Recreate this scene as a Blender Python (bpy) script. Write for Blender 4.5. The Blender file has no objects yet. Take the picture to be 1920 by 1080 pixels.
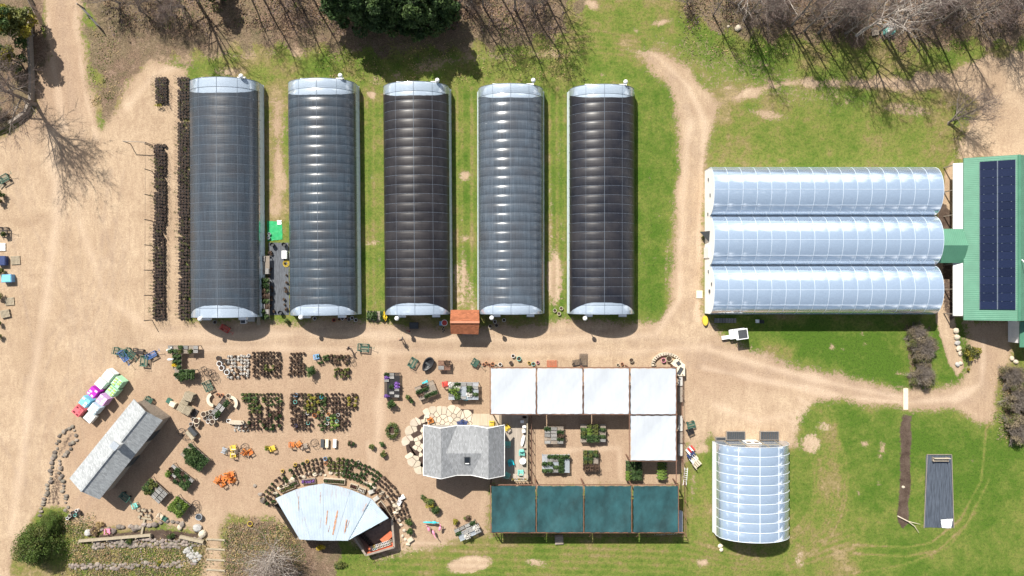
import bpy, math, random
import numpy as np
from mathutils import Vector, Matrix
R = math.radians
PI = math.pi
random.seed(7); rng = np.random.default_rng(7)
sc = bpy.context.scene
col = sc.collection
# ------------------------------------------------------------------ camera
H = 89.6                      # drone height in metres, looking straight down
cam = bpy.data.cameras.new('camera'); cam.lens = 24; cam.sensor_width = 36; cam.clip_end = 6000; cam.clip_start = 1
camo = bpy.data.objects.new('camera', cam); col.objects.link(camo)
camo.location = (0, 0, H); camo.rotation_euler = (0, 0, 0); sc.camera = camo
# ------------------------------------------------------------------ light
SUN_DIR = Vector((-0.48, 0.88, 0)).normalized() * math.cos(R(47)); SUN_DIR.z = math.sin(R(47))
sun = bpy.data.lights.new('sun', 'SUN'); sun.energy = 5.0; sun.angle = R(0.55); sun.color = (1.0, 0.95, 0.87)
suno = bpy.data.objects.new('sun', sun); col.objects.link(suno)
suno.rotation_euler = SUN_DIR.to_track_quat('Z', 'Y').to_euler(); suno.location = (-40, 80, 120)
world = bpy.data.worlds.new('World'); sc.world = world; world.use_nodes = True
wn = world.node_tree; wn.nodes.clear()
def wnode(t, **k):
    n = wn.nodes.new(t)
    for a, b in k.items(): setattr(n, a, b)
    return n
sky = wnode('ShaderNodeTexSky', sky_type='NISHITA'); sky.sun_disc = False
sky.sun_elevation = R(47); sky.sun_rotation = math.atan2(-0.48, 0.88); sky.air_density = 1.0; sky.dust_density = 1.6
tc = wnode('ShaderNodeTexCoord'); nz = wnode('ShaderNodeTexNoise'); nz.inputs['Scale'].default_value = 1.9
nz.inputs['Detail'].default_value = 9; nz.inputs['Roughness'].default_value = .58
wn.links.new(tc.outputs['Generated'], nz.inputs['Vector'])
cr = wnode('ShaderNodeValToRGB'); cr.color_ramp.elements[0].position = .55; cr.color_ramp.elements[1].position = .62
wn.links.new(nz.outputs['Fac'], cr.inputs['Fac'])
mx = wnode('ShaderNodeMix', data_type='RGBA'); wn.links.new(cr.outputs['Color'], mx.inputs['Factor'])
wn.links.new(sky.outputs['Color'], mx.inputs['A']); mx.inputs['B'].default_value = (24, 24.4, 25, 1)
bg = wnode('ShaderNodeBackground'); bg.inputs['Strength'].default_value = 0.05
wn.links.new(mx.outputs['Result'], bg.inputs['Color'])
wo = wnode('ShaderNodeOutputWorld'); wn.links.new(bg.outputs['Background'], wo.inputs['Surface'])
sc.view_settings.view_transform = 'Standard'; sc.view_settings.look = 'None'
sc.view_settings.exposure = 0.72; sc.view_settings.gamma = 1; sc.view_settings.use_curve_mapping = False
sc.cycles.transparent_max_bounces = 24

# ------------------------------------------------------------------ helpers
S = 0.07
def G(px, py, z=0.0):
    k = S * (H - z) / H
    return Vector(((px - 960) * k, (540 - py) * k, z))
def lin(c): return tuple((v / 255 / 12.92) if v / 255 <= .04045 else ((v / 255 + .055) / 1.055) ** 2.4 for v in c)

class NT:
    def __init__(s, name):
        s.m = bpy.data.materials.new(name); s.m.use_nodes = True; s.t = s.m.node_tree; s.t.nodes.clear()
        s.out = s.n('ShaderNodeOutputMaterial')
    def n(s, t, **k):
        x = s.t.nodes.new(t)
        for a, b in k.items(): setattr(x, a, b)
        return x
    def lk(s, a, b): s.t.links.new(a, b)
    def put(s, sock, v):
        if isinstance(v, bpy.types.NodeSocket): s.lk(v, sock)
        elif v is not None:
            if sock.type == 'RGBA' and len(v) == 3: v = (*v, 1)
            sock.default_value = v
    def coord(s):
        if not hasattr(s, '_c'): s._c = s.n('ShaderNodeTexCoord').outputs['Object']
        return s._c
    def noise(s, scale, detail=4, rough=.6, vec=None, dist=0, sc3=None):
        if sc3:
            mp = s.n('ShaderNodeMapping'); mp.inputs['Scale'].default_value = sc3; s.lk(vec or s.coord(), mp.inputs['Vector']); vec = mp.outputs[0]
        x = s.n('ShaderNodeTexNoise'); x.inputs['Scale'].default_value = scale; x.inputs['Detail'].default_value = detail
        x.inputs['Roughness'].default_value = rough; x.inputs['Distortion'].default_value = dist
        s.lk(vec or s.coord(), x.inputs['Vector']); return x.outputs['Fac']
    def math(s, op, a, b=None, c=None, clamp=False):
        x = s.n('ShaderNodeMath', operation=op); x.use_clamp = clamp
        s.put(x.inputs[0], a)
        if b is not None: s.put(x.inputs[1], b)
        if c is not None: s.put(x.inputs[2], c)
        return x.outputs[0]
    def mr(s, v, a, b, c=0.0, d=1.0, smooth=False):
        x = s.n('ShaderNodeMapRange'); x.interpolation_type = 'SMOOTHSTEP' if smooth else 'LINEAR'
        s.put(x.inputs[0], v)
        for i, q in enumerate((a, b, c, d)): x.inputs[i + 1].default_value = q
        return x.outputs[0]
    def mix(s, f, a, b, mode='MIX'):
        x = s.n('ShaderNodeMix', data_type='RGBA', blend_type=mode)
        s.put(x.inputs['Factor'], f); s.put(x.inputs['A'], a); s.put(x.inputs['B'], b); return x.outputs['Result']
    def bump(s, h, strength=.3, dist=.05):
        x = s.n('ShaderNodeBump'); x.inputs['Strength'].default_value = strength; x.inputs['Distance'].default_value = dist
        s.put(x.inputs['Height'], h); return x.outputs['Normal']
    def bsdf(s, **k):
        x = s.n('ShaderNodeBsdfPrincipled')
        for a, b in k.items():
            s.put(x.inputs[{'col': 'Base Color', 'rough': 'Roughness', 'metal': 'Metallic', 'nor': 'Normal', 'alpha': 'Alpha', 'spec': 'Specular IOR Level', 'coat': 'Coat Weight', 'coatr': 'Coat Roughness', 'trans': 'Transmission Weight', 'coatior': 'Coat IOR', 'sheen': 'Sheen Weight', 'aniso': 'Anisotropic'}[a]], b)
        return x
    def end(s, sh):
        s.lk(sh, s.out.inputs['Surface']); return s.m

def mat(name, c, rough=.75, var=.2, scale=4., metal=0., bump=.0, bscale=30., rand=0., c2=None, spec=.4, sc3=None, island=0., coat=0.):
    t = NT(name)
    n1 = t.noise(scale, 5, .65, sc3=sc3)
    lo = tuple(v * (1 - var) for v in c); hi = tuple(min(1, v * (1 + var)) for v in (c2 or c))
    cc = t.mix(t.mr(n1, .3, .7), lo, hi)
    if rand:
        oi = t.n('ShaderNodeObjectInfo')
        hs = t.n('ShaderNodeHueSaturation'); t.lk(cc, hs.inputs['Color'])
        t.lk(t.mr(oi.outputs['Random'], 0, 1, 1 - rand, 1 + rand), hs.inputs['Value'])
        t.lk(t.mr(t.math('FRACT', t.math('MULTIPLY', oi.outputs['Random'], 17.3)), 0, 1, .5 - rand * .06, .5 + rand * .06), hs.inputs['Hue'])
        cc = hs.outputs['Color']
    if island:
        g = t.n('ShaderNodeNewGeometry')
        hs = t.n('ShaderNodeHueSaturation'); t.lk(cc, hs.inputs['Color'])
        t.lk(t.mr(g.outputs['Random Per Island'], 0, 1, 1 - island, 1 + island), hs.inputs['Value'])
        t.lk(t.mr(t.math('FRACT', t.math('MULTIPLY', g.outputs['Random Per Island'], 13.7)), 0, 1, .5 - island * .05, .5 + island * .05), hs.inputs['Hue'])
        cc = hs.outputs['Color']
    kw = dict(col=cc, rough=rough, metal=metal, spec=spec, coat=coat)
    if bump: kw['nor'] = t.bump(t.noise(bscale, 3, .6, sc3=sc3), bump, .02)
    return t.end(t.bsdf(**kw).outputs[0])

def tag(o, label=None, cat=None, group=None, kind=None):
    if label: o['label'] = label
    if cat: o['category'] = cat
    if group: o['group'] = group
    if kind: o['kind'] = kind
    return o
def thing(name, label, cat, loc=(0, 0, 0), rz=0., group=None):
    o = bpy.data.objects.new(name, None); col.objects.link(o); o.empty_display_size = .3
    o.location = loc; o.rotation_euler = (0, 0, rz); return tag(o, label, cat, group)

class MB:
    def __init__(s): s.V = []; s.F = []; s.M = []; s.nv = 0
    def add(s, vs, fs, m=0):
        b = s.nv; s.V.extend([tuple(v) for v in vs]); s.nv += len(vs)
        for f in fs: s.F.append(tuple(b + i for i in f)); s.M.append(m)
        return s
    def face(s, pts, m=0): return s.add(pts, [tuple(range(len(pts)))], m)
    def box(s, c, d, rz=0., m=0, rot=None):
        x, y, z = d[0] / 2, d[1] / 2, d[2] / 2
        vs = [Vector((a * x, b * y, e * z)) for a in (-1, 1) for b in (-1, 1) for e in (-1, 1)]
        q = rot if rot is not None else Matrix.Rotation(rz, 3, 'Z')
        vs = [q @ v + Vector(c) for v in vs]
        return s.add(vs, [(0, 1, 3, 2), (4, 6, 7, 5), (0, 4, 5, 1), (2, 3, 7, 6), (0, 2, 6, 4), (1, 5, 7, 3)], m)
    def beam(s, a, b, w, h, m=0):
        a = Vector(a); b = Vector(b); d = b - a; L = d.length
        if L < 1e-5: return s
        q = d.to_track_quat('X', 'Z').to_matrix(); return s.box((a + b) / 2, (L, w, h), m=m, rot=q)
    def prism(s, pts, z0, z1, m=0, mt=None):
        n = len(pts); vs = [(p[0], p[1], z0) for p in pts] + [(p[0], p[1], z1) for p in pts]
        s.add(vs, [tuple(range(n - 1, -1, -1))] + [(i, (i + 1) % n, (i + 1) % n + n, i + n) for i in range(n)], m)
        return s.add([(p[0], p[1], z1) for p in pts], [tuple(range(n))], m if mt is None else mt)
    def slab(s, pts, th, m=0):           # pts 3d polygon given thickness downwards
        n = len(pts); vs = [tuple(p) for p in pts] + [(p[0], p[1], p[2] - th) for p in pts]
        return s.add(vs, [tuple(range(n)), tuple(range(2 * n - 1, n - 1, -1))] + [(i, i + n, (i + 1) % n + n, (i + 1) % n) for i in range(n)], m)
    def tube(s, pts, r, n=5, m=0, cap=True):
        pts = [Vector(p) for p in pts]; k = len(pts)
        rs = r if isinstance(r, (list, tuple)) else [r] * k
        vs = []; ref = Vector((0, 0, 1))
        for i in range(k):
            d = (pts[min(i + 1, k - 1)] - pts[max(i - 1, 0)])
            if d.length < 1e-6: d = Vector((0, 0, 1))
            d.normalize()
            a = d.cross(Vector((0, 0, 1)) if abs(d.z) < .9 else Vector((1, 0, 0))).normalized(); b = d.cross(a)
            for j in range(n):
                t = 2 * PI * j / n; vs.append(pts[i] + (a * math.cos(t) + b * math.sin(t)) * rs[i])
        fs = [(i * n + j, i * n + (j + 1) % n, (i + 1) * n + (j + 1) % n, (i + 1) * n + j) for i in range(k - 1) for j in range(n)]
        if cap: fs += [tuple(range(n - 1, -1, -1)), tuple(range((k - 1) * n, k * n))]
        return s.add(vs, fs, m)
    def cyl(s, c, r0, r1, h, n=10, m=0, mt=None, inset=0):
        c = Vector(c); vs = [(c.x + r0 * math.cos(2 * PI * j / n), c.y + r0 * math.sin(2 * PI * j / n), c.z) for j in range(n)]
        vs += [(c.x + r1 * math.cos(2 * PI * j / n), c.y + r1 * math.sin(2 * PI * j / n), c.z + h) for j in range(n)]
        s.add(vs, [tuple(range(n - 1, -1, -1))] + [(j, (j + 1) % n, n + (j + 1) % n, n + j) for j in range(n)], m)
        if inset:
            ri = r1 * .86; zz = c.z + h
            a = [(c.x + r1 * math.cos(2 * PI * j / n), c.y + r1 * math.sin(2 * PI * j / n), zz) for j in range(n)]
            b = [(c.x + ri * math.cos(2 * PI * j / n), c.y + ri * math.sin(2 * PI * j / n), zz) for j in range(n)]
            d = [(c.x + ri * .97 * math.cos(2 * PI * j / n), c.y + ri * .97 * math.sin(2 * PI * j / n), zz - inset) for j in range(n)]
            s.add(a + b + d, [(j, (j + 1) % n, n + (j + 1) % n, n + j) for j in range(n)] + [(n + j, n + (j + 1) % n, 2 * n + (j + 1) % n, 2 * n + j) for j in range(n)], m)
            s.add(d, [tuple(range(n))], m if mt is None else mt)
        else: s.add(vs[n:], [tuple(range(n))], m if mt is None else mt)
        return s
    def blob(s, c, r, nu=8, nv=5, m=0, j=.15, flat=0.):
        c = Vector(c); rx, ry, rz = r if isinstance(r, (tuple, list)) else (r, r, r)
        vs = [(c.x, c.y, c.z + rz)]
        ph = random.random() * 6
        for i in range(1, nv):
            t = PI * i / nv
            for k in range(nu):
                a = 2 * PI * k / nu + ph; q = 1 + random.uniform(-j, j)
                vs.append((c.x + rx * math.sin(t) * math.cos(a) * q, c.y + ry * math.sin(t) * math.sin(a) * q, c.z + rz * math.cos(t) * q))
        vs.append((c.x, c.y, c.z - rz))
        fs = [(0, 1 + k, 1 + (k + 1) % nu) for k in range(nu)]
        for i in range(nv - 2):
            for k in range(nu):
                a = 1 + i * nu; fs.append((a + k, a + nu + k, a + nu + (k + 1) % nu, a + (k + 1) % nu))
        L = len(vs) - 1; a = 1 + (nv - 2) * nu
        fs += [(L, a + (k + 1) % nu, a + k) for k in range(nu)]
        return s.add(vs, fs, m)
    def leaves(s, c, r, n, size, m=0, shell=.0, upb=.4, asp=1.6):
        rr = np.array(r if isinstance(r, (tuple, list)) else (r, r, r), float)
        d = rng.normal(size=(n, 3)); d /= np.linalg.norm(d, axis=1)[:, None]
        rad = (shell + (1 - shell) * rng.random(n)) ** .5
        p = np.array(c, float) + d * rr * rad[:, None]
        u = rng.normal(size=(n, 3)); nn = rng.normal(size=(n, 3)) * (1 - upb) + np.array((0, 0, 1.)) * upb + d * .4
        nn /= np.linalg.norm(nn, axis=1)[:, None]
        u -= nn * (u * nn).sum(1)[:, None]; u /= np.linalg.norm(u, axis=1)[:, None]; v = np.cross(nn, u)
        sz = size * rng.uniform(.6, 1.3, n)[:, None]; u = u * sz * asp * .5; v = v * sz * .5
        q = np.stack([p - u, p - v * .9, p + u, p + v * .9], 1).reshape(-1, 3)
        return s.add(q.tolist(), [(4 * i, 4 * i + 1, 4 * i + 2, 4 * i + 3) for i in range(n)], m)
    def mesh(s, name, mats, off=None, smooth=False):
        me = bpy.data.meshes.new(name)
        V = s.V if off is None else [(v[0] - off[0], v[1] - off[1], v[2] - off[2]) for v in s.V]
        me.from_pydata(V, [], s.F)
        for q in (mats if isinstance(mats, (list, tuple)) else [mats]): me.materials.append(q)
        me.polygons.foreach_set('material_index', s.M)
        if smooth: me.polygons.foreach_set('use_smooth', [True] * len(s.F))
        me.update(); return me
    def build(s, name, mats, parent=None, off=None, smooth=False):
        if off is not None and isinstance(off, bpy.types.Object): off = off.location
        o = bpy.data.objects.new(name, s.mesh(name, mats, off, smooth)); col.objects.link(o)
        if parent is not None: o.parent = parent
        return o
def link(name, me, parent=None, loc=(0, 0, 0), rz=0., scale=1.):
    o = bpy.data.objects.new(name, me); col.objects.link(o); o.location = loc; o.rotation_euler = (0, 0, rz)
    o.scale = (scale,) * 3 if not isinstance(scale, tuple) else scale
    if parent is not None: o.parent = parent
    return o
def copy_tree(o, loc=None, rz=None, label=None, group=None, scale=None):
    def cp(a, par):
        c = a.copy(); col.objects.link(c); c.parent = par
        for ch in list(a.children): cp(ch, c)
        return c
    c = cp(o, None)
    if loc is not None: c.location = loc
    if rz is not None: c.rotation_euler = (0, 0, rz)
    if label: c['label'] = label
    if group: c['group'] = group
    if scale: c.scale = (scale,) * 3
    return c

# ------------------------------------------------------------------ materials
M = {}
M['film'] = None
def film_mat(name, c, alpha, rough, coat=.5, gloss=.12):
    t = NT(name)
    n = t.noise(1.1, 3, .5, sc3=(1, 1, 1)); n2 = t.noise(5, 4, .6)
    cc = t.mix(t.mr(n2, .3, .75), tuple(v * .88 for v in c), c)
    b = t.bsdf(col=cc, rough=rough, spec=.6, coat=coat, coatr=.05, coatior=2.1, nor=t.bump(t.noise(1.3, 3, .5, sc3=(1, 1, 1)), .25, .04))
    tr = t.n('ShaderNodeBsdfTransparent'); tr.inputs[0].default_value = (.9, .95, 1, 1)
    tl = t.n('ShaderNodeBsdfTranslucent'); t.put(tl.inputs['Color'], tuple(v * .9 for v in c))
    gl = t.n('ShaderNodeBsdfGlossy'); gl.inputs['Roughness'].default_value = .13; gl.inputs['Color'].default_value = (.95, .97, 1, 1); t.lk(t.bump(t.noise(.8, 3, .5), .15, .05), gl.inputs['Normal'])
    fr = t.n('ShaderNodeLayerWeight'); fr.inputs['Blend'].default_value = .25; gm = t.n('ShaderNodeMixShader'); t.lk(t.math('ADD', gloss, t.math('MULTIPLY', fr.outputs['Fresnel'], .3)), gm.inputs[0]); t.lk(b.outputs[0], gm.inputs[1]); t.lk(gl.outputs[0], gm.inputs[2])
    a = t.n('ShaderNodeMixShader'); a.inputs[0].default_value = .12; t.lk(gm.outputs[0], a.inputs[1]); t.lk(tl.outputs[0], a.inputs[2])
    x = t.n('ShaderNodeMixShader'); x.inputs[0].default_value = 1 - alpha; t.lk(a.outputs[0], x.inputs[1]); t.lk(tr.outputs[0], x.inputs[2])
    return t.end(x.outputs[0])
def cloth_mat(name, c, rough=.36, spec=.5):
    t = NT(name)
    st = t.noise(1.2, 3, .6, sc3=(9, .25, 1)); wv = t.noise(.35, 3, .6); st2 = t.noise(1.5, 3, .6, sc3=(.3, 6, 1))
    cc = t.mix(t.mr(st, .3, .7), tuple(v * .68 for v in c), tuple(v * 1.32 for v in c))
    cc = t.mix(t.mr(wv, .35, .7), cc, t.mix(.5, cc, (.05, .045, .045, 1)))
    b = t.bsdf(col=cc, rough=t.mr(st2, .3, .7, rough - .05, rough + .08), spec=spec, nor=t.bump(st2, .25, .02))
    return t.end(b.outputs[0])
M['film_house'] = film_mat('greenhouse_film', (.52, .62, .74), .84, .22)
M['film_white'] = film_mat('white_greenhouse_film', (.47, .60, .78), .92, .15, .5, .34)
M['film_side'] = mat('side_film', (.55, .63, .66), .4, .12, 2, bump=.3, bscale=3)
M['cloth1'] = cloth_mat('shade_cloth_blue', (.040, .053, .068), .27, .7)
M['cloth2'] = cloth_mat('shade_cloth_slate', (.045, .062, .080), .28)
M['cloth3'] = cloth_mat('shade_cloth_black', (.013, .012, .015), .38, .4)
M['cloth4'] = cloth_mat('shade_cloth_grey', (.072, .092, .116), .25)
M['cloth5'] = cloth_mat('shade_cloth_charcoal', (.011, .012, .018), .36, .45)
M['steel'] = mat('galvanised_steel', (.42, .46, .50), .4, .15, 8, metal=.3)
M['whitepipe'] = mat('white_pipe', (.72, .76, .80), .5, .05)
M['filmhoop'] = mat('pipe_under_film', (.52, .60, .68), .5, .08)
M['hoopgrey'] = mat('grey_pipe', (.13, .16, .20), .5, .1)
M['wood'] = mat('weathered_wood', (.26, .22, .18), .8, .3, 2.5, sc3=(1, 6, 1), bump=.3)
M['woodpale'] = mat('pale_wood', (.33, .28, .20), .75, .2, 3, bump=.2)
M['deck'] = mat('deck_boards', (.36, .31, .26), .8, .22, 1.2, sc3=(7, .4, 1), bump=.3)
M['brownbeam'] = mat('brown_stained_wood', (.17, .09, .06), .75, .25, 4)
M['redwood'] = mat('orange_stained_wood', (.50, .13, .06), .7, .2, 4)
M['white'] = mat('white_paint', (.78, .79, .78), .5, .06, 5)
M['whitesiding'] = mat('white_siding', (.88, .88, .86), .55, .06, 5)
M['offwhite'] = mat('cream', (.62, .55, .42), .7, .15, 6)
M['black'] = mat('black_plastic', (.022, .022, .025), .45, .3, 8)
M['darkmetal'] = mat('dark_metal', (.05, .045, .045), .5, .3, 8)
M['charcoal'] = mat('charcoal', (.05, .055, .06), .6, .3, 8)
M['greenmetal'] = mat('green_painted_wire', (.04, .12, .09), .5, .25, 6)
M['bluemetal'] = mat('blue_painted_metal', (.07, .16, .38), .5, .25, 6)
M['glass'] = mat('dark_glass', (.02, .025, .03), .12, .1, 2, spec=.7)
M['soil'] = mat('soil', (.05, .032, .022), .95, .3, 10, rand=.2)
M['mulch'] = mat('mulch', (.055, .036, .028), .95, .4, 3, bump=.6)
M['terracotta'] = mat('terracotta', (.48, .19, .09), .8, .2, 6, rand=.15)
M['yellow'] = mat('yellow_paint', (.62, .45, .05), .5, .15, 5)
M['orange'] = mat('orange_paint', (.52, .17, .035), .6, .25, 6, rand=.15)
M['red'] = mat('red_paint', (.5, .05, .04), .5, .2, 6)
M['purple'] = mat('purple_plastic', (.10, .03, .12), .4, .25, 6)
M['turq'] = mat('turquoise_paint', (.03, .50, .58), .45, .15, 5)
M['seafoam'] = mat('seafoam_paint', (.18, .52, .46), .5, .15, 5)
M['skyblue'] = mat('sky_blue_glaze', (.16, .34, .55), .35, .2, 6)
M['navy'] = mat('navy', (.03, .05, .14), .5, .3, 6)
M['pink'] = mat('pink_plastic', (.72, .26, .38), .45, .15, 6)
M['teal'] = mat('teal_shade_cloth', (.013, .050, .055), .6, .3, .35, sc3=(1.6, 1, 1), c2=(.018, .070, .078), bump=.3, bscale=2)
M['canvas'] = mat('white_shade_cloth', (.41, .44, .475), .7, .05, .6, sc3=(4, 1, 1), bump=.4, bscale=.9)
M['stone'] = mat('field_stone', (.21, .175, .15), .85, .3, 1.5, bump=.5, bscale=8, island=.35)
M['darkstone'] = mat('dark_field_stone', (.17, .145, .12), .85, .3, 1.5, bump=.5, bscale=8, island=.4)
M['flag'] = mat('pale_flagstone', (.48, .41, .32), .85, .12, 1.5, bump=.3, bscale=8, island=.16)
M['concrete'] = mat('concrete', (.42, .41, .38), .85, .15, 4, bump=.2)
M['greystone'] = mat('cast_stone', (.36, .35, .33), .85, .2, 4, rand=.25)
M['bark'] = mat('grey_bark', (.20, .17, .145), .9, .25, 4)
M['palebark'] = mat('pale_bark', (.46, .41, .36), .85, .25, 3)
M['twig'] = mat('twig', (.17, .125, .11), .9, .3, 5)
M['litter'] = mat('dry_leaves', (.26, .17, .10), .9, .3, 5, island=.3)
def leafm(name, c, c2=None, isl=.4):
    t = NT(name); n = t.noise(.9, 4, .6)
    cc = t.mix(t.mr(n, .35, .65), c, c2 or tuple(v * 1.6 for v in c))
    g = t.n('ShaderNodeNewGeometry'); oi = t.n('ShaderNodeObjectInfo'); hs = t.n('ShaderNodeHueSaturation'); t.lk(cc, hs.inputs['Color'])
    t.lk(t.math('MULTIPLY', t.mr(g.outputs['Random Per Island'], 0, 1, 1 - isl, 1 + isl), t.mr(oi.outputs['Random'], 0, 1, .85, 1.15)), hs.inputs['Value'])
    b = t.bsdf(col=hs.outputs[0], rough=.6, spec=.3); tl = t.n('ShaderNodeBsdfTranslucent'); t.lk(hs.outputs[0], tl.inputs['Color'])
    a = t.n('ShaderNodeMixShader'); a.inputs[0].default_value = .25; t.lk(b.outputs[0], a.inputs[1]); t.lk(tl.outputs[0], a.inputs[2])
    return t.end(a.outputs[0])
M['leafdark'] = leafm('dark_foliage', (.028, .060, .018), (.055, .10, .028))
M['leafmid'] = leafm('mid_foliage', (.050, .095, .026), (.09, .14, .04))
M['leaflime'] = leafm('lime_foliage', (.15, .24, .04), (.24, .33, .07))
M['leafolive'] = leafm('olive_foliage', (.09, .11, .03), (.17, .18, .05))
M['leafgold'] = leafm('gold_foliage', (.22, .20, .03), (.34, .30, .04))
M['leafbrown'] = leafm('winter_brown_foliage', (.10, .065, .045), (.17, .11, .075))
M['leafred'] = leafm('dark_red_foliage', (.07, .025, .025), (.12, .045, .035))
M['leafcon'] = leafm('juniper_foliage', (.07, .12, .022), (.12, .18, .035), .3)
M['tan'] = leafm('tan_twigs', (.20, .16, .105), (.28, .23, .15), .4)
M['straw'] = leafm('straw_grass', (.32, .24, .12), (.45, .33, .16))
M['flyellow'] = leafm('yellow_flowers', (.75, .55, .03), (.85, .66, .05), .2)
M['flwhite'] = leafm('white_flowers', (.75, .72, .66), (.8, .78, .74), .2)
M['flpurple'] = leafm('violet_flowers', (.22, .10, .40), (.32, .18, .5), .2)

# shingles / metal roofs
def shingle(name, c, sx=3.2, sy=6., var=.3, ang=0.):
    t = NT(name); mp = t.n('ShaderNodeMapping'); t.lk(t.coord(), mp.inputs['Vector']); mp.inputs['Rotation'].default_value = (0, 0, ang)
    br = t.n('ShaderNodeTexBrick'); t.lk(mp.outputs[0], br.inputs['Vector']); br.inputs['Scale'].default_value = 1
    br.inputs['Brick Width'].default_value = .33; br.inputs['Row Height'].default_value = .15; br.inputs['Mortar Size'].default_value = .008
    br.inputs['Color1'].default_value = (*[v * (1 - var) for v in c], 1); br.inputs['Color2'].default_value = (*[min(1, v * (1 + var * .6)) for v in c], 1)
    br.inputs['Mortar'].default_value = (*[v * .5 for v in c], 1)
    n = t.noise(1.1, 4, .6); cc = t.mix(t.mr(n, .3, .7), br.outputs['Color'], t.mix(.5, br.outputs['Color'], (*[v * .8 for v in c], 1)))
    sp = t.noise(18, 2, .6); cc = t.mix(t.mr(sp, .45, .75, 0, .35), cc, (*[v * .45 for v in c], 1))
    return t.end(t.bsdf(col=cc, rough=.9, spec=.2, nor=t.bump(br.outputs['Fac'], .4, .02)).outputs[0])
M['shinglegrey'] = shingle('grey_shingles', (.38, .40, .41), ang=R(51))
M['shinglehouse'] = shingle('pale_grey_shingles', (.29, .30, .31), ang=R(90))
M['shinglered'] = shingle('red_brown_shingles', (.33, .12, .06), var=.35)
def ribmetal(name, c, axis, spacing=.25, rough=.4, rust=False, ang=0.):
    t = NT(name); mp = t.n('ShaderNodeMapping'); t.lk(t.coord(), mp.inputs['Vector']); mp.inputs['Rotation'].default_value = (0, 0, ang)
    sp = t.n('ShaderNodeSeparateXYZ'); t.lk(mp.outputs[0], sp.inputs[0])
    f = t.math('FRACT', t.math('DIVIDE', sp.outputs[axis], spacing)); rib = t.mr(t.math('ABSOLUTE', t.math('SUBTRACT', f, .5)), .38, .5)
    n = t.noise(.8, 4, .6); cc = t.mix(t.mr(n, .3, .7), tuple(v * .9 for v in c), tuple(min(1, v * 1.08) for v in c))
    cc = t.mix(t.math('MULTIPLY', rib, .35), cc, tuple(v * .6 for v in c) + (1,))
    ro = rough
    if rust:
        st = t.noise(1.4, 4, .7, sc3=(4, .5, 1)); a = t.math('MULTIPLY', t.mr(st, .5, .62), t.mr(t.noise(.35, 2, .5), .46, .58))
        cc = t.mix(t.math('MULTIPLY', a, .35, clamp=True), cc, (.30, .16, .10, 1))
        sh = t.math('FLOOR', t.math('DIVIDE', sp.outputs[axis], .8)); wn_ = t.n('ShaderNodeTexWhiteNoise', noise_dimensions='1D'); t.lk(sh, wn_.inputs['W'])
        cc = t.mix(t.mr(wn_.outputs[0], 0, 1, 0, .3), cc, (.40, .46, .52, 1))
    return t.end(t.bsdf(col=cc, rough=ro, metal=.15, spec=.5, nor=t.bump(rib, .5, .03)).outputs[0])
M['greenroof'] = ribmetal('green_metal_roof', (.085, .225, .150), 1, .24, .42)
M['greenroof2'] = ribmetal('green_metal_connector_roof', (.080, .225, .145), 0, .24, .42)
M['ribwhite'] = ribmetal('white_ribbed_siding', (.66, .67, .65), 1, .24, .5)
M['tin'] = ribmetal('weathered_tin', (.35, .42, .485), 0, .2, .45, True)
M['rust'] = mat('rust', (.30, .13, .07), .9, .4, 3, c2=(.42, .24, .15))
def panelm():
    t = NT('solar_cells'); sp = t.n('ShaderNodeSeparateXYZ'); t.lk(t.coord(), sp.inputs[0])
    def grid(o, d): return t.mr(t.math('ABSOLUTE', t.math('SUBTRACT', t.math('FRACT', t.math('DIVIDE', o, d)), .5)), .46, .5)
    g = t.math('MAXIMUM', grid(sp.outputs[0], .19), grid(sp.outputs[1], .19))
    oi = t.n('ShaderNodeObjectInfo')
    c = t.mix(oi.outputs['Random'], (.006, .011, .033, 1), (.010, .017, .048, 1)); c = t.mix(t.math('MULTIPLY', g, .35), c, (.03, .035, .06, 1))
    return t.end(t.bsdf(col=c, rough=.22, spec=.5).outputs[0])
M['pv'] = panelm()

# ------------------------------------------------------------------ the ground
def seg_sdf(poly, X, Y, closed=True):
    P = np.array(poly, float); n = len(P); d2 = np.full(X.shape, 1e12); ins = np.zeros(X.shape, bool)
    for i in range(n if closed else n - 1):
        a = P[i]; b = P[(i + 1) % n]; e = b - a; L = (e * e).sum() + 1e-9
        t = np.clip(((X - a[0]) * e[0] + (Y - a[1]) * e[1]) / L, 0, 1)
        d2 = np.minimum(d2, (X - a[0] - t * e[0]) ** 2 + (Y - a[1] - t * e[1]) ** 2)
        if closed:
            c = ((a[1] > Y) != (b[1] > Y)); xi = a[0] + (Y - a[1]) * e[0] / (e[1] if e[1] else 1e-9)
            ins ^= c & (X < xi)
    d = np.sqrt(d2) * S
    return np.where(ins, d, -d) if closed else d
gx = np.concatenate([-np.geomspace(2500, 76, 26)[:-1], np.arange(-76, 76.01, .22), np.geomspace(76, 2500, 26)[1:]])
gy = np.concatenate([-np.geomspace(2500, 46, 26)[:-1], np.arange(-46, 46.01, .22), np.geomspace(46, 2500, 26)[1:]])
XX, YY = np.meshgrid(gx, gy, indexing='ij'); PX = XX / S + 960; PY = 540 - YY / S
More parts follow.
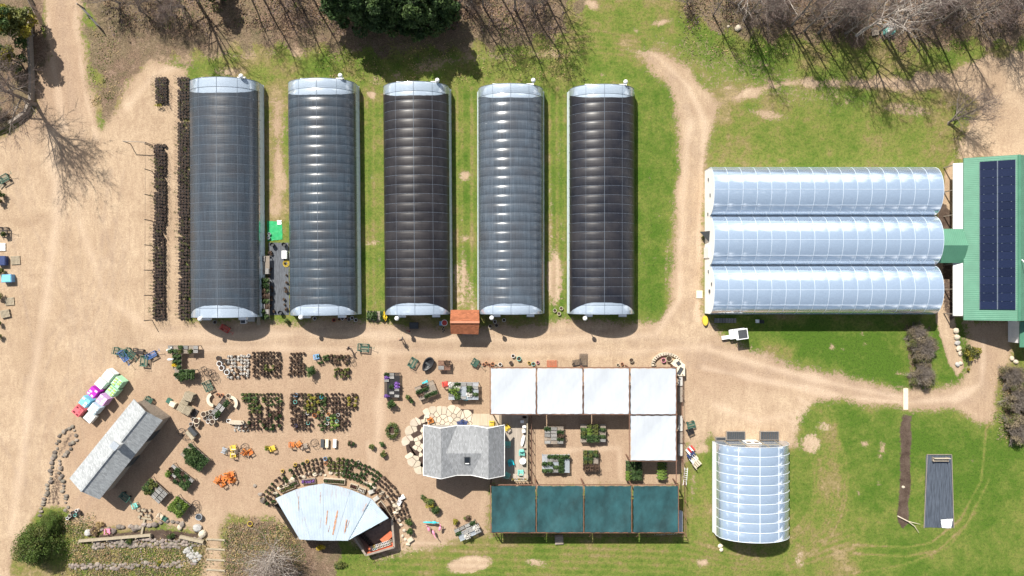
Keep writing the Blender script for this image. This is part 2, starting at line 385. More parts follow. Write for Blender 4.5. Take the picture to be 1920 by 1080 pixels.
# smooth random wobble of the region outlines
def wob(seed, wl, amp):
    r = np.random.default_rng(seed); o = np.zeros(XX.shape)
    for k in range(9):
        a = r.random() * 2 * PI; f = 2 * PI / (wl * r.uniform(.5, 1.8)); o += np.sin(XX * math.cos(a) * f + YY * math.sin(a) * f + r.random() * 6)
    return o * amp / 3
def soft(d, w): return np.clip(.5 + d / (2 * w), 0, 1)
YARD = [(76,-90),(152,-90),(156,60),(172,170),(190,240),(215,205),(240,150),(282,112),(350,128),(352,600),(500,604),(545,604),(675,600),(720,602),(850,620),(1070,600),(1195,602),(1238,600),(1256,560),(1262,450),(1270,280),(1266,200),(1242,150),(1205,118),(1182,95),(1225,86),(1290,128),(1330,172),(1352,196),(1335,245),(1322,300),(1318,590),(1345,622),(1395,648),(1460,675),(1540,694),(1620,716),(1700,730),(1760,726),(1800,712),(1818,690),(1812,640),(1810,600),(1895,600),(1898,680),(1874,715),(1868,770),(1862,792),(1835,790),(1800,772),(1740,768),(1650,764),(1575,750),(1532,756),(1500,785),(1490,815),(1500,838),(1345,832),(1335,810),(1300,850),(1288,835),(1283,912),(920,915),(918,1002),(880,1008),(830,1022),(770,1030),(750,1042),(690,1040),(640,1010),(560,1000),(500,975),(430,965),(418,990),(422,1180),(378,1180),(386,1000),(300,985),(240,990),(140,990),(100,955),(88,962),(45,1005),(32,1050),(35,1180),(-400,1180),(-400,262),(0,255),(40,235),(66,205),(70,150),(92,110),(86,60)]
sand = soft(seg_sdf(YARD, PX, PY) + wob(1, 5, .25), 1.5)
def up(arr, poly, w, val=1., wb=0., seed=3):
    return np.maximum(arr, val * soft(seg_sdf(poly, PX, PY) + (wob(seed, 4, wb) if wb else 0), w))
sand = up(sand, [(1345,196),(1400,166),(1480,149),(1600,150),(1750,139),(1850,108),(2000,80),(2300,60),(2300,330),(1795,300),(1800,250),(1838,205),(1800,172),(1700,168),(1600,164),(1480,160),(1380,188)], 1.1, 1.0, .4)
sand = up(sand, [(1766,380),(1772,320),(1787,300),(1790,600),(1808,690),(1795,706),(1778,680),(1754,600),(1752,490)], .4)
sand = up(sand, [(502,180),(538,180),(538,400),(504,400)], 1.2, .64, .6)
sand = up(sand, [(690,150),(820,95),(1080,92),(1090,110),(900,118),(720,160)], 1.5, .6, .5)
sand = up(sand, [(280,100),(700,88),(700,100),(480,112),(300,128)], 1.5, .62, .5)
sand = up(sand, [(846,490),(893,490),(893,590),(846,590)], 1.0, .56, .4)
sand = up(sand, [(1180,60),(1330,60),(1700,205),(1600,215),(1420,205),(1350,200)], 1.5, .40, .4)
def ell(arr, cx, cy, rx, ry, val=1., rot=0., w=.5):
    c, s_ = math.cos(rot), math.sin(rot); dx = PX - cx; dy = PY - cy
    q = np.sqrt(((dx * c + dy * s_) / rx) ** 2 + ((-dx * s_ + dy * c) / ry) ** 2); d = (1 - q) * min(rx, ry) * S
    return np.maximum(arr, val * soft(d, w))
for e in [(880,1058,42,16,1,-.15),(1005,1055,22,7,.8,.2),(1240,42,18,6,.9,-.2),(1110,8,16,9,.9,.5),(1192,57,6,4,.8,0),(1085,32,5,4,.8,0),(1130,140,4,7,.8,.2),(697,178,9,8,.9,.3),(872,330,12,11,.75,0),(873,447,11,7,.7,0),(870,520,8,60,.7,0),(698,455,16,6,.7,0),(1033,430,5,130,.62,0),(1040,520,18,60,.68,0),(1049,300,3,70,.6,0),(522,320,10,60,.85,0),(1250,500,4,60,.7,.03),(1520,832,20,22,.66,.4),(1545,800,18,12,.56,0),(1318,1055,14,9,.75,0),(1500,1050,12,30,.5,0),(1622,832,9,6,.8,0),(1655,840,7,12,.75,0),(1650,855,6,8,.7,0),(1648,906,4,5,.7,0),(1310,1000,6,10,.5,0),(1610,925,5,7,.6,0),(1560,650,5,6,.85,0),(1580,655,3,3,.8,0),(1615,627,4,4,.8,0),(1620,645,4,3,.8,0),(1686,700,12,5,.7,0),(1300,905,10,50,.45,0),(1310,840,25,14,.7,0),(430,135,35,10,.65,0),(1440,215,40,12,.62,.2),(1700,205,60,15,.55,.1),(1365,165,28,8,.6,0),(1180,690,10,2,.3,0)]:
    sand = ell(sand, *e[:4], val=e[4], rot=e[5])
for q in range(46):
    sand = ell(sand, rng.uniform(1000, 1900), rng.uniform(10, 1075), rng.uniform(2, 6), rng.uniform(2, 5), val=rng.uniform(.45, .66), rot=rng.random() * 3)
for (x0, x1) in ((503, 538), (682, 716), (850, 893), (1028, 1064)):
    for q in range(16):
        sand = ell(sand, rng.uniform(x0, x1), rng.uniform(160, 590), rng.uniform(2, 5), rng.uniform(5, 22), val=rng.uniform(.4, .62))
for k in range(70):
    sand = ell(sand, rng.uniform(1200, 1275), rng.uniform(150, 600), rng.uniform(2, 5), rng.uniform(4, 14), val=rng.uniform(.3, .5))
# keep greenery bits out of the sand
def cut(arr, poly, w, val=0.):
    m = soft(seg_sdf(poly, PX, PY) + wob(11, 4, .3), w); return arr * (1 - m) + val * m
sand = cut(sand, [(80,955),(120,960),(130,1000),(130,1180),(25,1180),(28,1040)], .8)
lush = np.full(XX.shape, .45) + wob(21, 16, .16) + wob(22, 5, .10) + wob(23, 2.2, .05)
def blend(arr, poly, w, val, wb=.5, seed=5):
    m = soft(seg_sdf(poly, PX, PY) + wob(seed, 6, wb), w); return arr * (1 - m) + val * m
lush = blend(lush, [(1190,130),(1255,180),(1262,560),(1240,610),(1190,600)], 2, .85)
lush = blend(lush, [(1395,610),(1690,610),(1695,730),(1550,695)], .8, 1.0)
lush = blend(lush, [(1695,620),(1812,600),(1812,720),(1700,735)], 1.5, .85)
lush = blend(lush, [(1330,230),(1400,200),(1780,210),(1785,310),(1325,312)], 2, .40)
lush = blend(lush, [(1430,220),(1640,220),(1620,290),(1440,290)], 3, .68)
lush = blend(lush, [(1050,60),(1190,110),(1260,200),(1190,300),(1190,160),(1060,150)], 2, .62)
lush = blend(lush, [(1290,60),(1470,80),(1450,150),(1330,160)], 2, .72)
lush = blend(lush, [(1480,755),(1690,770),(1680,1000),(1500,960)], 3, .95)
lush = blend(lush, [(1715,780),(1900,800),(1920,1000),(1720,1000)], 3, .92)
lush = blend(lush, [(660,1010),(1300,1010),(1340,1180),(640,1180)], 2, .62)
lush = blend(lush, [(1285,840),(1335,840),(1335,1010),(1285,1010)], 1, .5)
lush = blend(lush, [(676,160),(716,160),(716,600),(676,600)], 1, .62)
lush = blend(lush, [(850,160),(893,160),(893,600),(850,600)], 1, .72)
lush = blend(lush, [(1024,160),(1064,160),(1064,600),(1024,600)], 1, .72)
lush = blend(lush, [(500,160),(538,160),(538,455),(500,455)], 1, .2)
lush = blend(lush, [(640,140),(1050,125),(1060,170),(640,165)], 2, .5)
lush = blend(lush, [(1500,940),(1560,700),(1640,1000),(1400,1180),(1280,1080)], 3, .58)
lush = blend(lush, [(1640,1000),(1930,1000),(1930,1180),(1600,1180)], 3, .72)
litter = np.zeros(XX.shape)
litter = up(litter, [(150,-100),(1100,-100),(1075,20),(1040,70),(980,88),(700,98),(480,88),(330,112),(250,140),(205,235),(170,150)], 2.5, 1, .8)
litter = up(litter, [(1290,-200),(2400,-200),(2400,80),(1880,80),(1640,85),(1460,75),(1340,55),(1280,20)], 2.2, 1, .8)
litter = up(litter, [(-400,-100),(80,-100),(90,110),(60,230),(-400,265)], 1, 1, .4)
litter = up(litter, [(120,985),(380,1000),(385,1080),(385,1180),(120,1180)], 1.2, .42, .4)
litter = up(litter, [(420,975),(500,975),(640,1010),(640,1060),(600,1180),(420,1180)], 1.5, .9, .5)
litter = up(litter, [(1870,700),(1930,690),(2300,690),(2300,860),(1930,860),(1880,800)], 1.5, .7, .5)
litter = up(litter, [(1690,605),(1750,605),(1755,730),(1695,735)], 1.0, .55, .4)
litter = np.maximum(litter, soft(np.abs(YY) - 62, 15)) ; litter = np.maximum(litter, soft(np.abs(XX) - 95, 20) * .6)
dark = np.zeros(XX.shape)
dark = up(dark, [(1693,778),(1711,778),(1710,820),(1706,860),(1707,900),(1703,940),(1702,980),(1692,990),(1682,972),(1684,930),(1688,880),(1687,830)], .4, 1., .12)
dark = up(dark, [(1758,385),(1772,380),(1784,400),(1786,460),(1758,460)], .3, .8)
dark = up(dark, [(1765,490),(1786,490),(1790,600),(1780,605),(1768,580)], .3, .6)
dark = up(dark, [(500,455),(545,455),(545,592),(500,592)], .25, .55)
dark = up(dark, [(160,1003),(300,990),(375,1000),(370,1018),(200,1022)], .4, .7)
dark = up(dark, [(138,802),(118,822),(106,850),(96,900),(84,950),(115,950),(118,900),(108,868),(124,845),(140,815)], .4, .5)
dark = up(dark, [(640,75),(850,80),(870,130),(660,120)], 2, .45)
# grey compacted tracks, mower and tyre marks
track = np.zeros(XX.shape)
def tr(pl, w, v, sp=None):
    global track
    d = seg_sdf(pl, PX, PY, False); track = np.maximum(track, v * np.clip(1 - d / w, 0, 1) ** .7)
def arc(cx, cy, rx, ry, a0, a1, n=24): return [(cx + rx * math.cos(a0 + (a1 - a0) * i / n), cy + ry * math.sin(a0 + (a1 - a0) * i / n)) for i in range(n + 1)]
for k in range(13): tr(arc(1440, 900, 88 + 5 * k + rng.uniform(-2, 2), 112 + 4.6 * k, -1.1 + rng.uniform(-.1, .1), 2.5 - .06 * k), .22, .35 + .35 * rng.random())
for k in range(4): tr([(1280, 1010 + 12 * k), (1380, 1040 + 9 * k), (1480, 1035 + 11 * k), (1600, 990 + 12 * k)], .3, .55)
tr([(1600, 1022), (1700, 1026), (1745, 1018), (1800, 975), (1840, 900), (1850, 800)], .22, .9); tr([(1600, 1038), (1700, 1043), (1760, 1032), (1815, 980), (1855, 900)], .22, .8)
tr([(1600, 1075), (1700, 1058), (1780, 1025), (1830, 960)], .22, .6)
for k in range(6): tr([(1510 + 9 * k, 760), (1540 + 8 * k, 850), (1535 + 7 * k, 930), (1490 + 6 * k, 1000)], .3, .5)
for k in range(5): tr([(700, 1015 + 14 * k), (900, 1022 + 13 * k), (1100, 1028 + 13 * k), (1280, 1035 + 13 * k)], .3, .5)
for (x, v) in ((857, .7), (866, .5), (884, .7), (1030, .6), (1044, .7), (1058, .4), (688, .4), (700, .5)): tr([(x, 165), (x + 1, 590)], .3, v)
for k in range(5): tr([(1010, 60 + 12 * k), (1120, 58 + 10 * k), (1200, 70 + 9 * k)], .3, .5)
rut = np.zeros(XX.shape)
def rt(pl, w, v):
    global rut
    d = seg_sdf(pl, PX, PY, False); rut = np.maximum(rut, v * np.clip(1 - d / w, 0, 1))
rt([(112, -60), (118, 60), (130, 160), (150, 240), (140, 350)], 1.4, .8); rt([(60, 240), (110, 320), (100, 500), (60, 700), (50, 900), (25, 1100)], 1.6, .5)
for k in range(26):
    x0, y0 = rng.uniform(-20, 200), rng.uniform(300, 1000); a = rng.uniform(-1.9, -1.1); c = rng.uniform(-.004, .004); P_ = [(x0, y0)]
    for q in range(10): P_.append((P_[-1][0] + 22 * math.cos(a), P_[-1][1] + 22 * math.sin(a))); a += c * 22
    rt(P_, rng.uniform(.2, .4), rng.uniform(.7, 1.5)); rt([(x + 24, y + 3) for x, y in P_], .25, rng.uniform(.5, 1.1))
for k in range(16):
    y = rng.uniform(612, 655); rt([(300, y + rng.uniform(-6, 6)), (600, y + rng.uniform(-6, 6)), (900, y + rng.uniform(-5, 5)), (1150, y + rng.uniform(-5, 15)), (1400, y + 40 + rng.uniform(-8, 25)), (1690, 745 + rng.uniform(-12, 12))], rng.uniform(.15, .3), rng.uniform(.5, 1.1))
for k in range(12):
    d = rng.uniform(-22, 22); rt([(1290 + d, 600), (1286 + d, 400), (1300 + d * .7, 250), (1275 + d * .5, 160), (1215, 105 + d * .3)], rng.uniform(.15, .3), rng.uniform(.5, 1.1))
rt([(330, 640), (600, 640), (900, 650), (1200, 640), (1290, 560), (1295, 400), (1300, 240), (1260, 140)], 1.2, .7)
rt([(240, 640), (300, 660), (350, 680)], 2.5, .6); rt([(1180, 640), (1400, 690), (1600, 730), (1740, 750), (1840, 740), (1845, 650)], 1.6, .8); rt([(850, 660), (950, 655)], 1.4, .8)
for w_, v_, P_ in ((1.0, .6, [(95, 250), (110, 380), (80, 600), (50, 800), (20, 1000)]), (.9, .5, [(150, 420), (200, 560), (300, 630), (500, 632)]), (.7, .55, [(300, 625), (700, 628), (1000, 640), (1230, 628), (1275, 560), (1280, 380), (1292, 230)]), (.7, .5, [(300, 652), (620, 655), (850, 665), (1180, 660), (1330, 650)]), (.5, .6, [(1308, 600), (1312, 400), (1322, 230), (1290, 160), (1225, 100)]),
    (.6, .7, [(1330, 655), (1450, 690), (1600, 728), (1690, 745)]), (.6, .7, [(1320, 690), (1440, 715), (1590, 745), (1690, 755), (1790, 748), (1840, 720), (1845, 640)]), (.8, .5, [(1340, 760), (1420, 790), (1470, 780)]), (.6, .5, [(85, 0), (92, 90), (110, 170), (120, 240)]), (.5, .5, [(140, -20), (146, 80), (160, 180), (180, 260)]), (.7, .5, [(720, 660), (710, 800), (700, 900), (690, 830)]), (.5, .5, [(1020, 845), (1160, 840), (1165, 900)]), (.9, .6, [(240, 200), (290, 140), (330, 120)])):
    d = seg_sdf(P_, PX, PY, False) + wob(31, 6, .2); track = np.maximum(track, v_ * np.clip(1 - d / w_, 0, 1) * (sand > .6))
pink = np.zeros(XX.shape)
pink = up(pink, [(130,790),(250,720),(330,640),(480,650),(700,650),(900,670),(925,690),(925,1010),(700,1020),(500,960),(300,980),(120,980)], 3, .9, .8)
pink = up(pink, [(925,690),(1290,690),(1290,910),(925,910)], 1, .75, .3)
pink = up(pink, [(1270,650),(1420,670),(1740,740),(1860,730),(1890,600),(1810,600),(1860,790),(1700,765),(1560,750),(1480,720),(1290,760)], 2, .7, .5)
pink = up(pink, [(0,0),(150,0),(180,220),(60,250),(-60,260)], 2, .8, .5)
green2 = np.clip(lush, 0, 1)
def tname():
    t = NT('ground_cover')
    a = t.n('ShaderNodeAttribute', attribute_name='maskA'); b = t.n('ShaderNodeAttribute', attribute_name='maskB')
    sa = t.n('ShaderNodeSeparateColor'); t.lk(a.outputs['Color'], sa.inputs[0]); sb = t.n('ShaderNodeSeparateColor'); t.lk(b.outputs['Color'], sb.inputs[0])
    sandc, lushc, littc = sa.outputs; darkc, trackc, pinkc = sb.outputs; rutc = a.outputs['Alpha']
    nbig = t.noise(.12, 4, .55); nmid = t.noise(.7, 5, .65); nfine = t.noise(3.2, 5, .72); nvf = t.noise(11, 3, .7); nv2 = t.noise(26, 2, .7)
    stk = t.noise(1.0, 5, .65, sc3=(2.2, .5, 1)); tuf = t.noise(1.7, 6, .75, dist=.5)
    # sand
    s1 = t.mix(t.mr(nbig, .35, .65), (.385, .285, .190, 1), (.46, .352, .243, 1))
    s1 = t.mix(t.mr(t.noise(.28, 6, .7, dist=.8), .45, .62, 0, .55), s1, (.29, .205, .135, 1))
    s1 = t.mix(t.math('MULTIPLY', pinkc, t.mr(nmid, .3, .7, .55, 1)), s1, (.325, .225, .155, 1))
    s1 = t.mix(t.mr(stk, .42, .68, 0, .45), s1, (.27, .185, .125, 1))
    s1 = t.mix(t.math('MULTIPLY', t.math('SUBTRACT', 1.0, t.mr(sandc, .5, .8)), .6), s1, (.27, .19, .125, 1))
    s1 = t.mix(t.math('MULTIPLY', rutc, t.mr(nmid, .35, .65, .1, .55)), s1, (.275, .205, .155, 1))
    s1 = t.mix(t.mr(nfine, .48, .72, 0, .55), s1, (.22, .15, .10, 1)); s1 = t.mix(t.mr(nvf, .58, .78, 0, .5), s1, (.60, .47, .34, 1))
    s1 = t.mix(t.mr(nv2, .6, .75, 0, .5), s1, (.18, .125, .09, 1))
    s1 = t.mix(t.math('MULTIPLY', trackc, t.mr(nfine, .3, .7, .35, .95)), s1, (.545, .425, .315, 1))
    # grass
    g = t.math('ADD', lushc, t.mr(nmid, .25, .75, -.22, .22)); g = t.math('ADD', g, t.mr(tuf, .3, .7, -.22, .22)); g = t.math('ADD', g, t.mr(t.noise(.22, 3, .6), .35, .65, -.16, .22))
    g = t.math('SUBTRACT', g, t.math('MULTIPLY', trackc, .55))
    cr_ = t.n('ShaderNodeValToRGB'); e = cr_.color_ramp.elements; e[0].position = 0; e[0].color = (.30, .225, .125, 1); e[1].position = 1; e[1].color = (.062, .122, .013, 1)
    for p, c in ((.28, (.195, .165, .062, 1)), (.5, (.150, .172, .038, 1)), (.72, (.105, .150, .025, 1))):
        q = e.new(p); q.color = c
    t.lk(g, cr_.inputs[0]); gc = cr_.outputs[0]
    gc = t.mix(t.mr(nvf, .5, .75, 0, .5), gc, t.mix(.5, gc, (.26, .25, .10, 1))); gc = t.mix(t.mr(nfine, .48, .68, 0, .7), gc, t.mix(.75, gc, (.022, .04, .010, 1)))
    # leaf litter
    vor = t.n('ShaderNodeTexVoronoi'); vor.inputs['Scale'].default_value = 2.3; vor.inputs['Randomness'].default_value = 1; t.lk(t.coord(), vor.inputs['Vector'])
    sv = t.n('ShaderNodeSeparateColor'); t.lk(vor.outputs['Color'], sv.inputs[0])
    lt = t.mix(t.mr(t.noise(7, 4, .8), .35, .65), (.10, .066, .045, 1), (.27, .18, .125, 1)); lt = t.mix(t.mr(sv.outputs[1], .6, 1, 0, .35), lt, (.40, .29, .21, 1)); lt = t.mix(t.mr(nbig, .4, .6, 0, .45), lt, (.19, .165, .09, 1))
    lt = t.mix(t.mr(nvf, .5, .66, 0, .75), lt, (.07, .045, .035, 1)); lt = t.mix(t.mr(nv2, .58, .7, 0, .7), lt, (.44, .31, .23, 1))
    lt = t.mix(t.mr(nmid, .42, .7, 0, .6), lt, (.105, .10, .045, 1)); lt = t.mix(t.mr(nfine, .55, .75, 0, .6), lt, (.075, .05, .035, 1))
    lt = t.mix(t.mr(t.noise(4.5, 3, .8), .5, .62, 0, .6), lt, (.06, .042, .034, 1))
    # combine
    lm = t.mr(t.math('ADD', littc, t.mr(t.math('ADD', t.math('MULTIPLY', nmid, .5), t.math('MULTIPLY', nfine, .5)), .3, .7, -.32, .32)), .44, .60, smooth=True)
    sm = t.mr(t.math('ADD', sandc, t.mr(t.math('ADD', t.math('MULTIPLY', tuf, .55), t.math('MULTIPLY', nfine, .45)), .3, .7, -.40, .40)), .36, .66, smooth=True)
    c = t.mix(lm, gc, lt); c = t.mix(sm, c, s1)
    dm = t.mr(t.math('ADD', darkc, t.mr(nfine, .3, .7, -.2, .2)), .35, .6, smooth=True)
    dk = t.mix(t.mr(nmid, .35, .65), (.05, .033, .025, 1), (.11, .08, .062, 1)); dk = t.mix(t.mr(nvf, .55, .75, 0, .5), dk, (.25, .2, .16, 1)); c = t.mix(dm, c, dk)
    hv = t.n('ShaderNodeHueSaturation'); t.lk(c, hv.inputs['Color']); t.lk(t.mr(t.noise(7, 4, .85), .33, .67, .72, 1.28), hv.inputs['Value']); c = hv.outputs['Color']
    hgt = t.math('ADD', t.math('MULTIPLY', nfine, .5), t.math('MULTIPLY', nvf, t.math('SUBTRACT', 1.0, t.math('MULTIPLY', sm, .8))))
    hgt = t.math('ADD', hgt, t.math('MULTIPLY', stk, .3))
    return t.end(t.bsdf(col=c, rough=.95, spec=.12, nor=t.bump(hgt, .55, .12)).outputs[0])
M['ground'] = tname()
nx, ny = XX.shape
# regions become separate setting objects sharing the same surface
cx_ = (XX[:-1, :-1] + XX[1:, 1:]) / 2; cy_ = (YY[:-1, :-1] + YY[1:, 1:]) / 2
fs_sand = sand[:-1, :-1] > .5; fs_lit = (litter[:-1, :-1] > .5); cpx = cx_ / S + 960; cpy = 540 - cy_ / S
reg = np.zeros(fs_sand.shape, int)            # 0 lawn
reg[fs_lit] = 1; reg[fs_sand] = 2
reg[fs_sand & (((cpx > 1240) & (cpy < 600) & (cpx < 1330)) | (cpx > 1330))] = 3
idx = np.arange(nx * ny).reshape(nx, ny)
quads = np.stack([idx[:-1, :-1], idx[1:, :-1], idx[1:, 1:], idx[:-1, 1:]], -1).reshape(-1, 4); regf = reg.reshape(-1)
ZZ = np.zeros(XX.shape)
VV = np.stack([XX, YY, ZZ], -1).reshape(-1, 3)
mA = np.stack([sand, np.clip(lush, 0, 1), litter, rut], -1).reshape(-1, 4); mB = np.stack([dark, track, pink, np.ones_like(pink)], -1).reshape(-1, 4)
for k, nm in ((0, 'lawn'), (1, 'ground'), (2, 'gravel_yard'), (3, 'dirt_road')):
    f = quads[regf == k]; used, inv = np.unique(f, return_inverse=True)
    me = bpy.data.meshes.new(nm); nf = len(f); me.vertices.add(len(used)); me.vertices.foreach_set('co', VV[used].ravel())
    me.loops.add(nf * 4); me.loops.foreach_set('vertex_index', inv.ravel().astype(np.int32)); me.polygons.add(nf)
    me.polygons.foreach_set('loop_start', np.arange(0, nf * 4, 4, dtype=np.int32)); me.polygons.foreach_set('loop_total', np.full(nf, 4, np.int32))
    me.update(calc_edges=True)
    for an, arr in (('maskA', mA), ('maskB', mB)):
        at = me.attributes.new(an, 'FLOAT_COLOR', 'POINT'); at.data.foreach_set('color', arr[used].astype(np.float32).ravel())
    me.materials.append(M['ground']); o = bpy.data.objects.new(nm, me); col.objects.link(o); o['kind'] = 'structure'

# ------------------------------------------------------------------ hoop houses
def arch_pts(W, hs, ht, n, t0=0., t1=PI):
    return [(W / 2 * math.cos(t0 + (t1 - t0) * i / n), hs + (ht - hs) * math.sin(t0 + (t1 - t0) * i / n), t0 + (t1 - t0) * i / n) for i in range(n + 1)]
def arch_skin(W, hs, ht, ys, bays, y00, bay, off=0., bulge=.08, t0=0., t1=PI, nt=30, sag=0., edge=None):
    """arched sheet along Y; inflated between the hoops"""
    mb = MB(); pr = arch_pts(W, hs, ht, nt, t0, t1); vs = []
    for j, y in enumerate(ys):
        b = bulge * abs(math.sin(PI * (y - y00) / bay)) ** .6
        for i, (x, z, t) in enumerate(pr):
            nx_, nz_ = math.cos(t) * (ht - hs), math.sin(t) * W / 2; l = math.hypot(nx_, nz_) or 1
            k = b * min(1, 1.6 * math.sin(t)) + off
            yy = y + (edge(x, j) if edge and (j == 0 or j == len(ys) - 1) else 0)
            vs.append((x + nx_ / l * k, yy, z + nz_ / l * k))
    n = nt + 1
    mb.add(vs, [(j * n + i, j * n + i + 1, (j + 1) * n + i + 1, (j + 1) * n + i) for j in range(len(ys) - 1) for i in range(nt)])
    return mb
def yrange(a, b, bay, y00, sub=8):
    step = bay / sub; ks = np.arange(math.ceil((a - y00) / step - 1e-6), math.floor((b - y00) / step + 1e-6) + 1)
    ys = sorted(set([round(a, 4), round(b, 4)] + [round(y00 + k * step, 4) for k in ks])); return ys
def hoop_mesh(W, hs, ht, r=.03, out=.0, mm='whitepipe'):
    mb = MB(); mb.tube([(W / 2 + out, 0, 0)] + [(x * (1 + out * 2 / W), 0, z + out) for x, z, t in arch_pts(W, hs, ht, 22)] + [(-W / 2 - out, 0, 0)], r, 5); return mb.mesh('hoop', M[mm], smooth=True)
def hoop_house(label, cat, cx, cy, W, y0, y1, hs, ht, nb, cloth, cn, cs, bulge, rz=0., vents=((-.22, 0), (.3, 0)), film='film_house', cloth_t=R(9), hoop_out=.0, wide_w=0.):
    L = y1 - y0; root = thing('hoop_greenhouse', label, cat, (cx, cy, 0), rz, 'dark shaded hoop greenhouses in a row' if cloth else None)
    bay = L / nb
    arch_skin(W, hs, ht, yrange(y0, y1, bay, y0), nb, y0, bay, 0, bulge, bulge and 0, PI).build('film_roof', M[film], root, smooth=True)
    if cloth:
        r_ = random.Random(int(cx * 10)); wv = [r_.uniform(-.12, .12) for _ in range(40)]
        arch_skin(W, hs, ht, yrange(y0 + cs, y1 - cn, bay, y0), nb, y0, bay, .035, bulge, cloth_t, PI - cloth_t, 28, edge=lambda x, j: wv[int((x + W / 2) / W * 19) + (20 if j else 0)] * .25 + ((-1 if j == 0 else .6) * (cs - .12) * abs(2 * x / W) ** 3.5)).build('shade_cloth', M[cloth], root, smooth=True)
    hm = hoop_mesh(W, hs, ht, .026, (.02 if cloth else .022) + hoop_out, 'hoopgrey' if cloth else 'whitepipe')
    for k in range(nb + 1): link('hoop', hm, root, (0, y0 + k * bay, 0))
    for xf in (0, .55, -.55):
        z = hs + (ht - hs) * math.sqrt(1 - xf * xf) + .03 + hoop_out
        z += .02 + bulge * .9 if cloth else 0; mb = MB(); mb.beam((xf * W / 2, y0, z), (xf * W / 2, y1, z), (.035 if xf == 0 else .018) if cloth else .05, .02); mb.build('purlin', M['hoopgrey' if cloth else 'whitepipe'], root)
    for s_ in (-1, 1):
        mb = MB(); n = nb * 3; prev = None      # slack roll-up side curtain
        pts = []
        for k in range(n + 1):
            y = y0 + L * k / n; o_ = .02 + .05 * math.sin(k * 1.3) ** 2
            pts.append(((W / 2 + o_ + .14) * s_, y, .25)); pts.append(((W / 2 + .06 + o_ * .5) * s_, y, hs * .62)); pts.append(((W / 2 + .0) * s_, y, hs + .03))
        mb.add(pts, [(3 * k + a, 3 * k + a + 1, 3 * k + a + 4, 3 * k + a + 3) for k in range(n) for a in (0, 1)]); mb.build('side_curtain', M['film_side'], root, smooth=True)
        mb = MB(); mb.box(((W / 2 + .03) * s_, (y0 + y1) / 2, .14), (.05, L, .28)); mb.build('baseboard', M['wood'], root)
        mb = MB(); mb.tube([((W / 2 + .2) * s_, y0, .3), ((W / 2 + .2) * s_, y1, .3)], .03, 6); mb.build('roll_pipe', M['steel'], root)
    for s_, y in ((-1, y0 + .02), (1, y1 - .02)):
        mb = MB(); pr = [(W / 2, 0)] + [(x, z) for x, z, t in arch_pts(W * .99, hs, ht * .995, 20)] + [(-W / 2, 0)]
        mb.add([(x, y, z) for x, z in pr], [tuple(range(len(pr)))]); e = mb.build('end_wall', M[film], root)
        mb = MB()
        for x in (-W * .36, -W * .14, W * .14, W * .36): mb.box((x, y + .05 * s_, (hs + (ht - hs) * math.sqrt(1 - (2 * x / W) ** 2)) / 2), (.09, .05, hs + (ht - hs) * math.sqrt(1 - (2 * x / W) ** 2) - .05))
        mb.box((0, y + .055 * s_, 2.3), (W * .9 * .8, .04, .09)); mb.build('wall_frame', M['woodpale'], e)
        mb = MB(); mb.box((0, y + .1 * s_, 1.1), (1.9, .06, 2.2)); d = mb.build('door', M['white'], e)
        mb = MB()
        for sx in (-.5, .5): mb.box((sx, y + .135 * s_, 1.5), (.6, .02, .8))
        mb.build('door_window', M['glass'], d)
        for vx, _ in vents:
            mb = MB(); mb.box((vx * W, y + .18 * s_, 2.55), (.95, .3, .6)); mb.box((vx * W, y + .36 * s_, 2.6), (1.0, .08, .1), m=1); mb.build('vent_hood', [M['white'], M['steel']], e)
    return root
OR = ['first', 'second', 'third', 'fourth', 'fifth', 'sixth', 'seventh', 'eighth', 'ninth', 'tenth', 'eleventh', 'twelfth', 'thirteenth', 'fourteenth', 'fifteenth', 'sixteenth', 'seventeenth', 'eighteenth', 'nineteenth', 'twentieth']
HO = [  # apparent top-left, top-right, bottom-left, bottom-right of the eaves (z=1.25)
 ((357, 488, 148, 360, 490, 597), 'cloth1', 'hoop greenhouse under blue-grey shade cloth, leftmost beside the long rows of potted trees', 25, .018, 2.0, 1.55),
 ((540, 669, 150, 545, 672, 593), 'cloth2', 'hoop greenhouse with slate shade cloth, right of the green ground sheet', 25, .085, 2.1, 1.45),
 ((718, 843, 156, 722, 845, 592), 'cloth3', 'black shaded hoop greenhouse whose lower right corner touches the red-roofed shed', 25, .055, 1.8, 1.5),
 ((895, 1020, 160, 898, 1018, 591), 'cloth4', 'palest grey-blue shaded hoop greenhouse, just right of the red-roofed shed', 25, .10, 1.8, 1.4),
 ((1066, 1190, 161, 1067, 1189, 591), 'cloth5', 'charcoal shaded hoop greenhouse, rightmost of the five beside the curving dirt track', 25, .05, 1.7, 1.5)]
for i, ((tl, tr_, ty, bl, br_, by), cl, lab, nb, bu, cn, cs) in enumerate(HO):
    a = G((tl + bl) / 2, 0, 1.25).x; b = G((tr_ + br_) / 2, 0, 1.25).x; y1 = G(0, ty + 8, 1.25).y; y0 = G(0, by - 3, 1.25).y
    cx = (a + b) / 2; cy = (y0 + y1) / 2; rz = math.atan2(((bl + br_) - (tl + tr_)) / 2 * S, (y1 - y0)) * 1.0
    hoop_house(lab, 'greenhouse', cx, cy, b - a - .15, y0 - cy, y1 - cy, 1.25, 3.95 if i != 3 else 4.0, nb, cl, cn, cs, bu, rz)
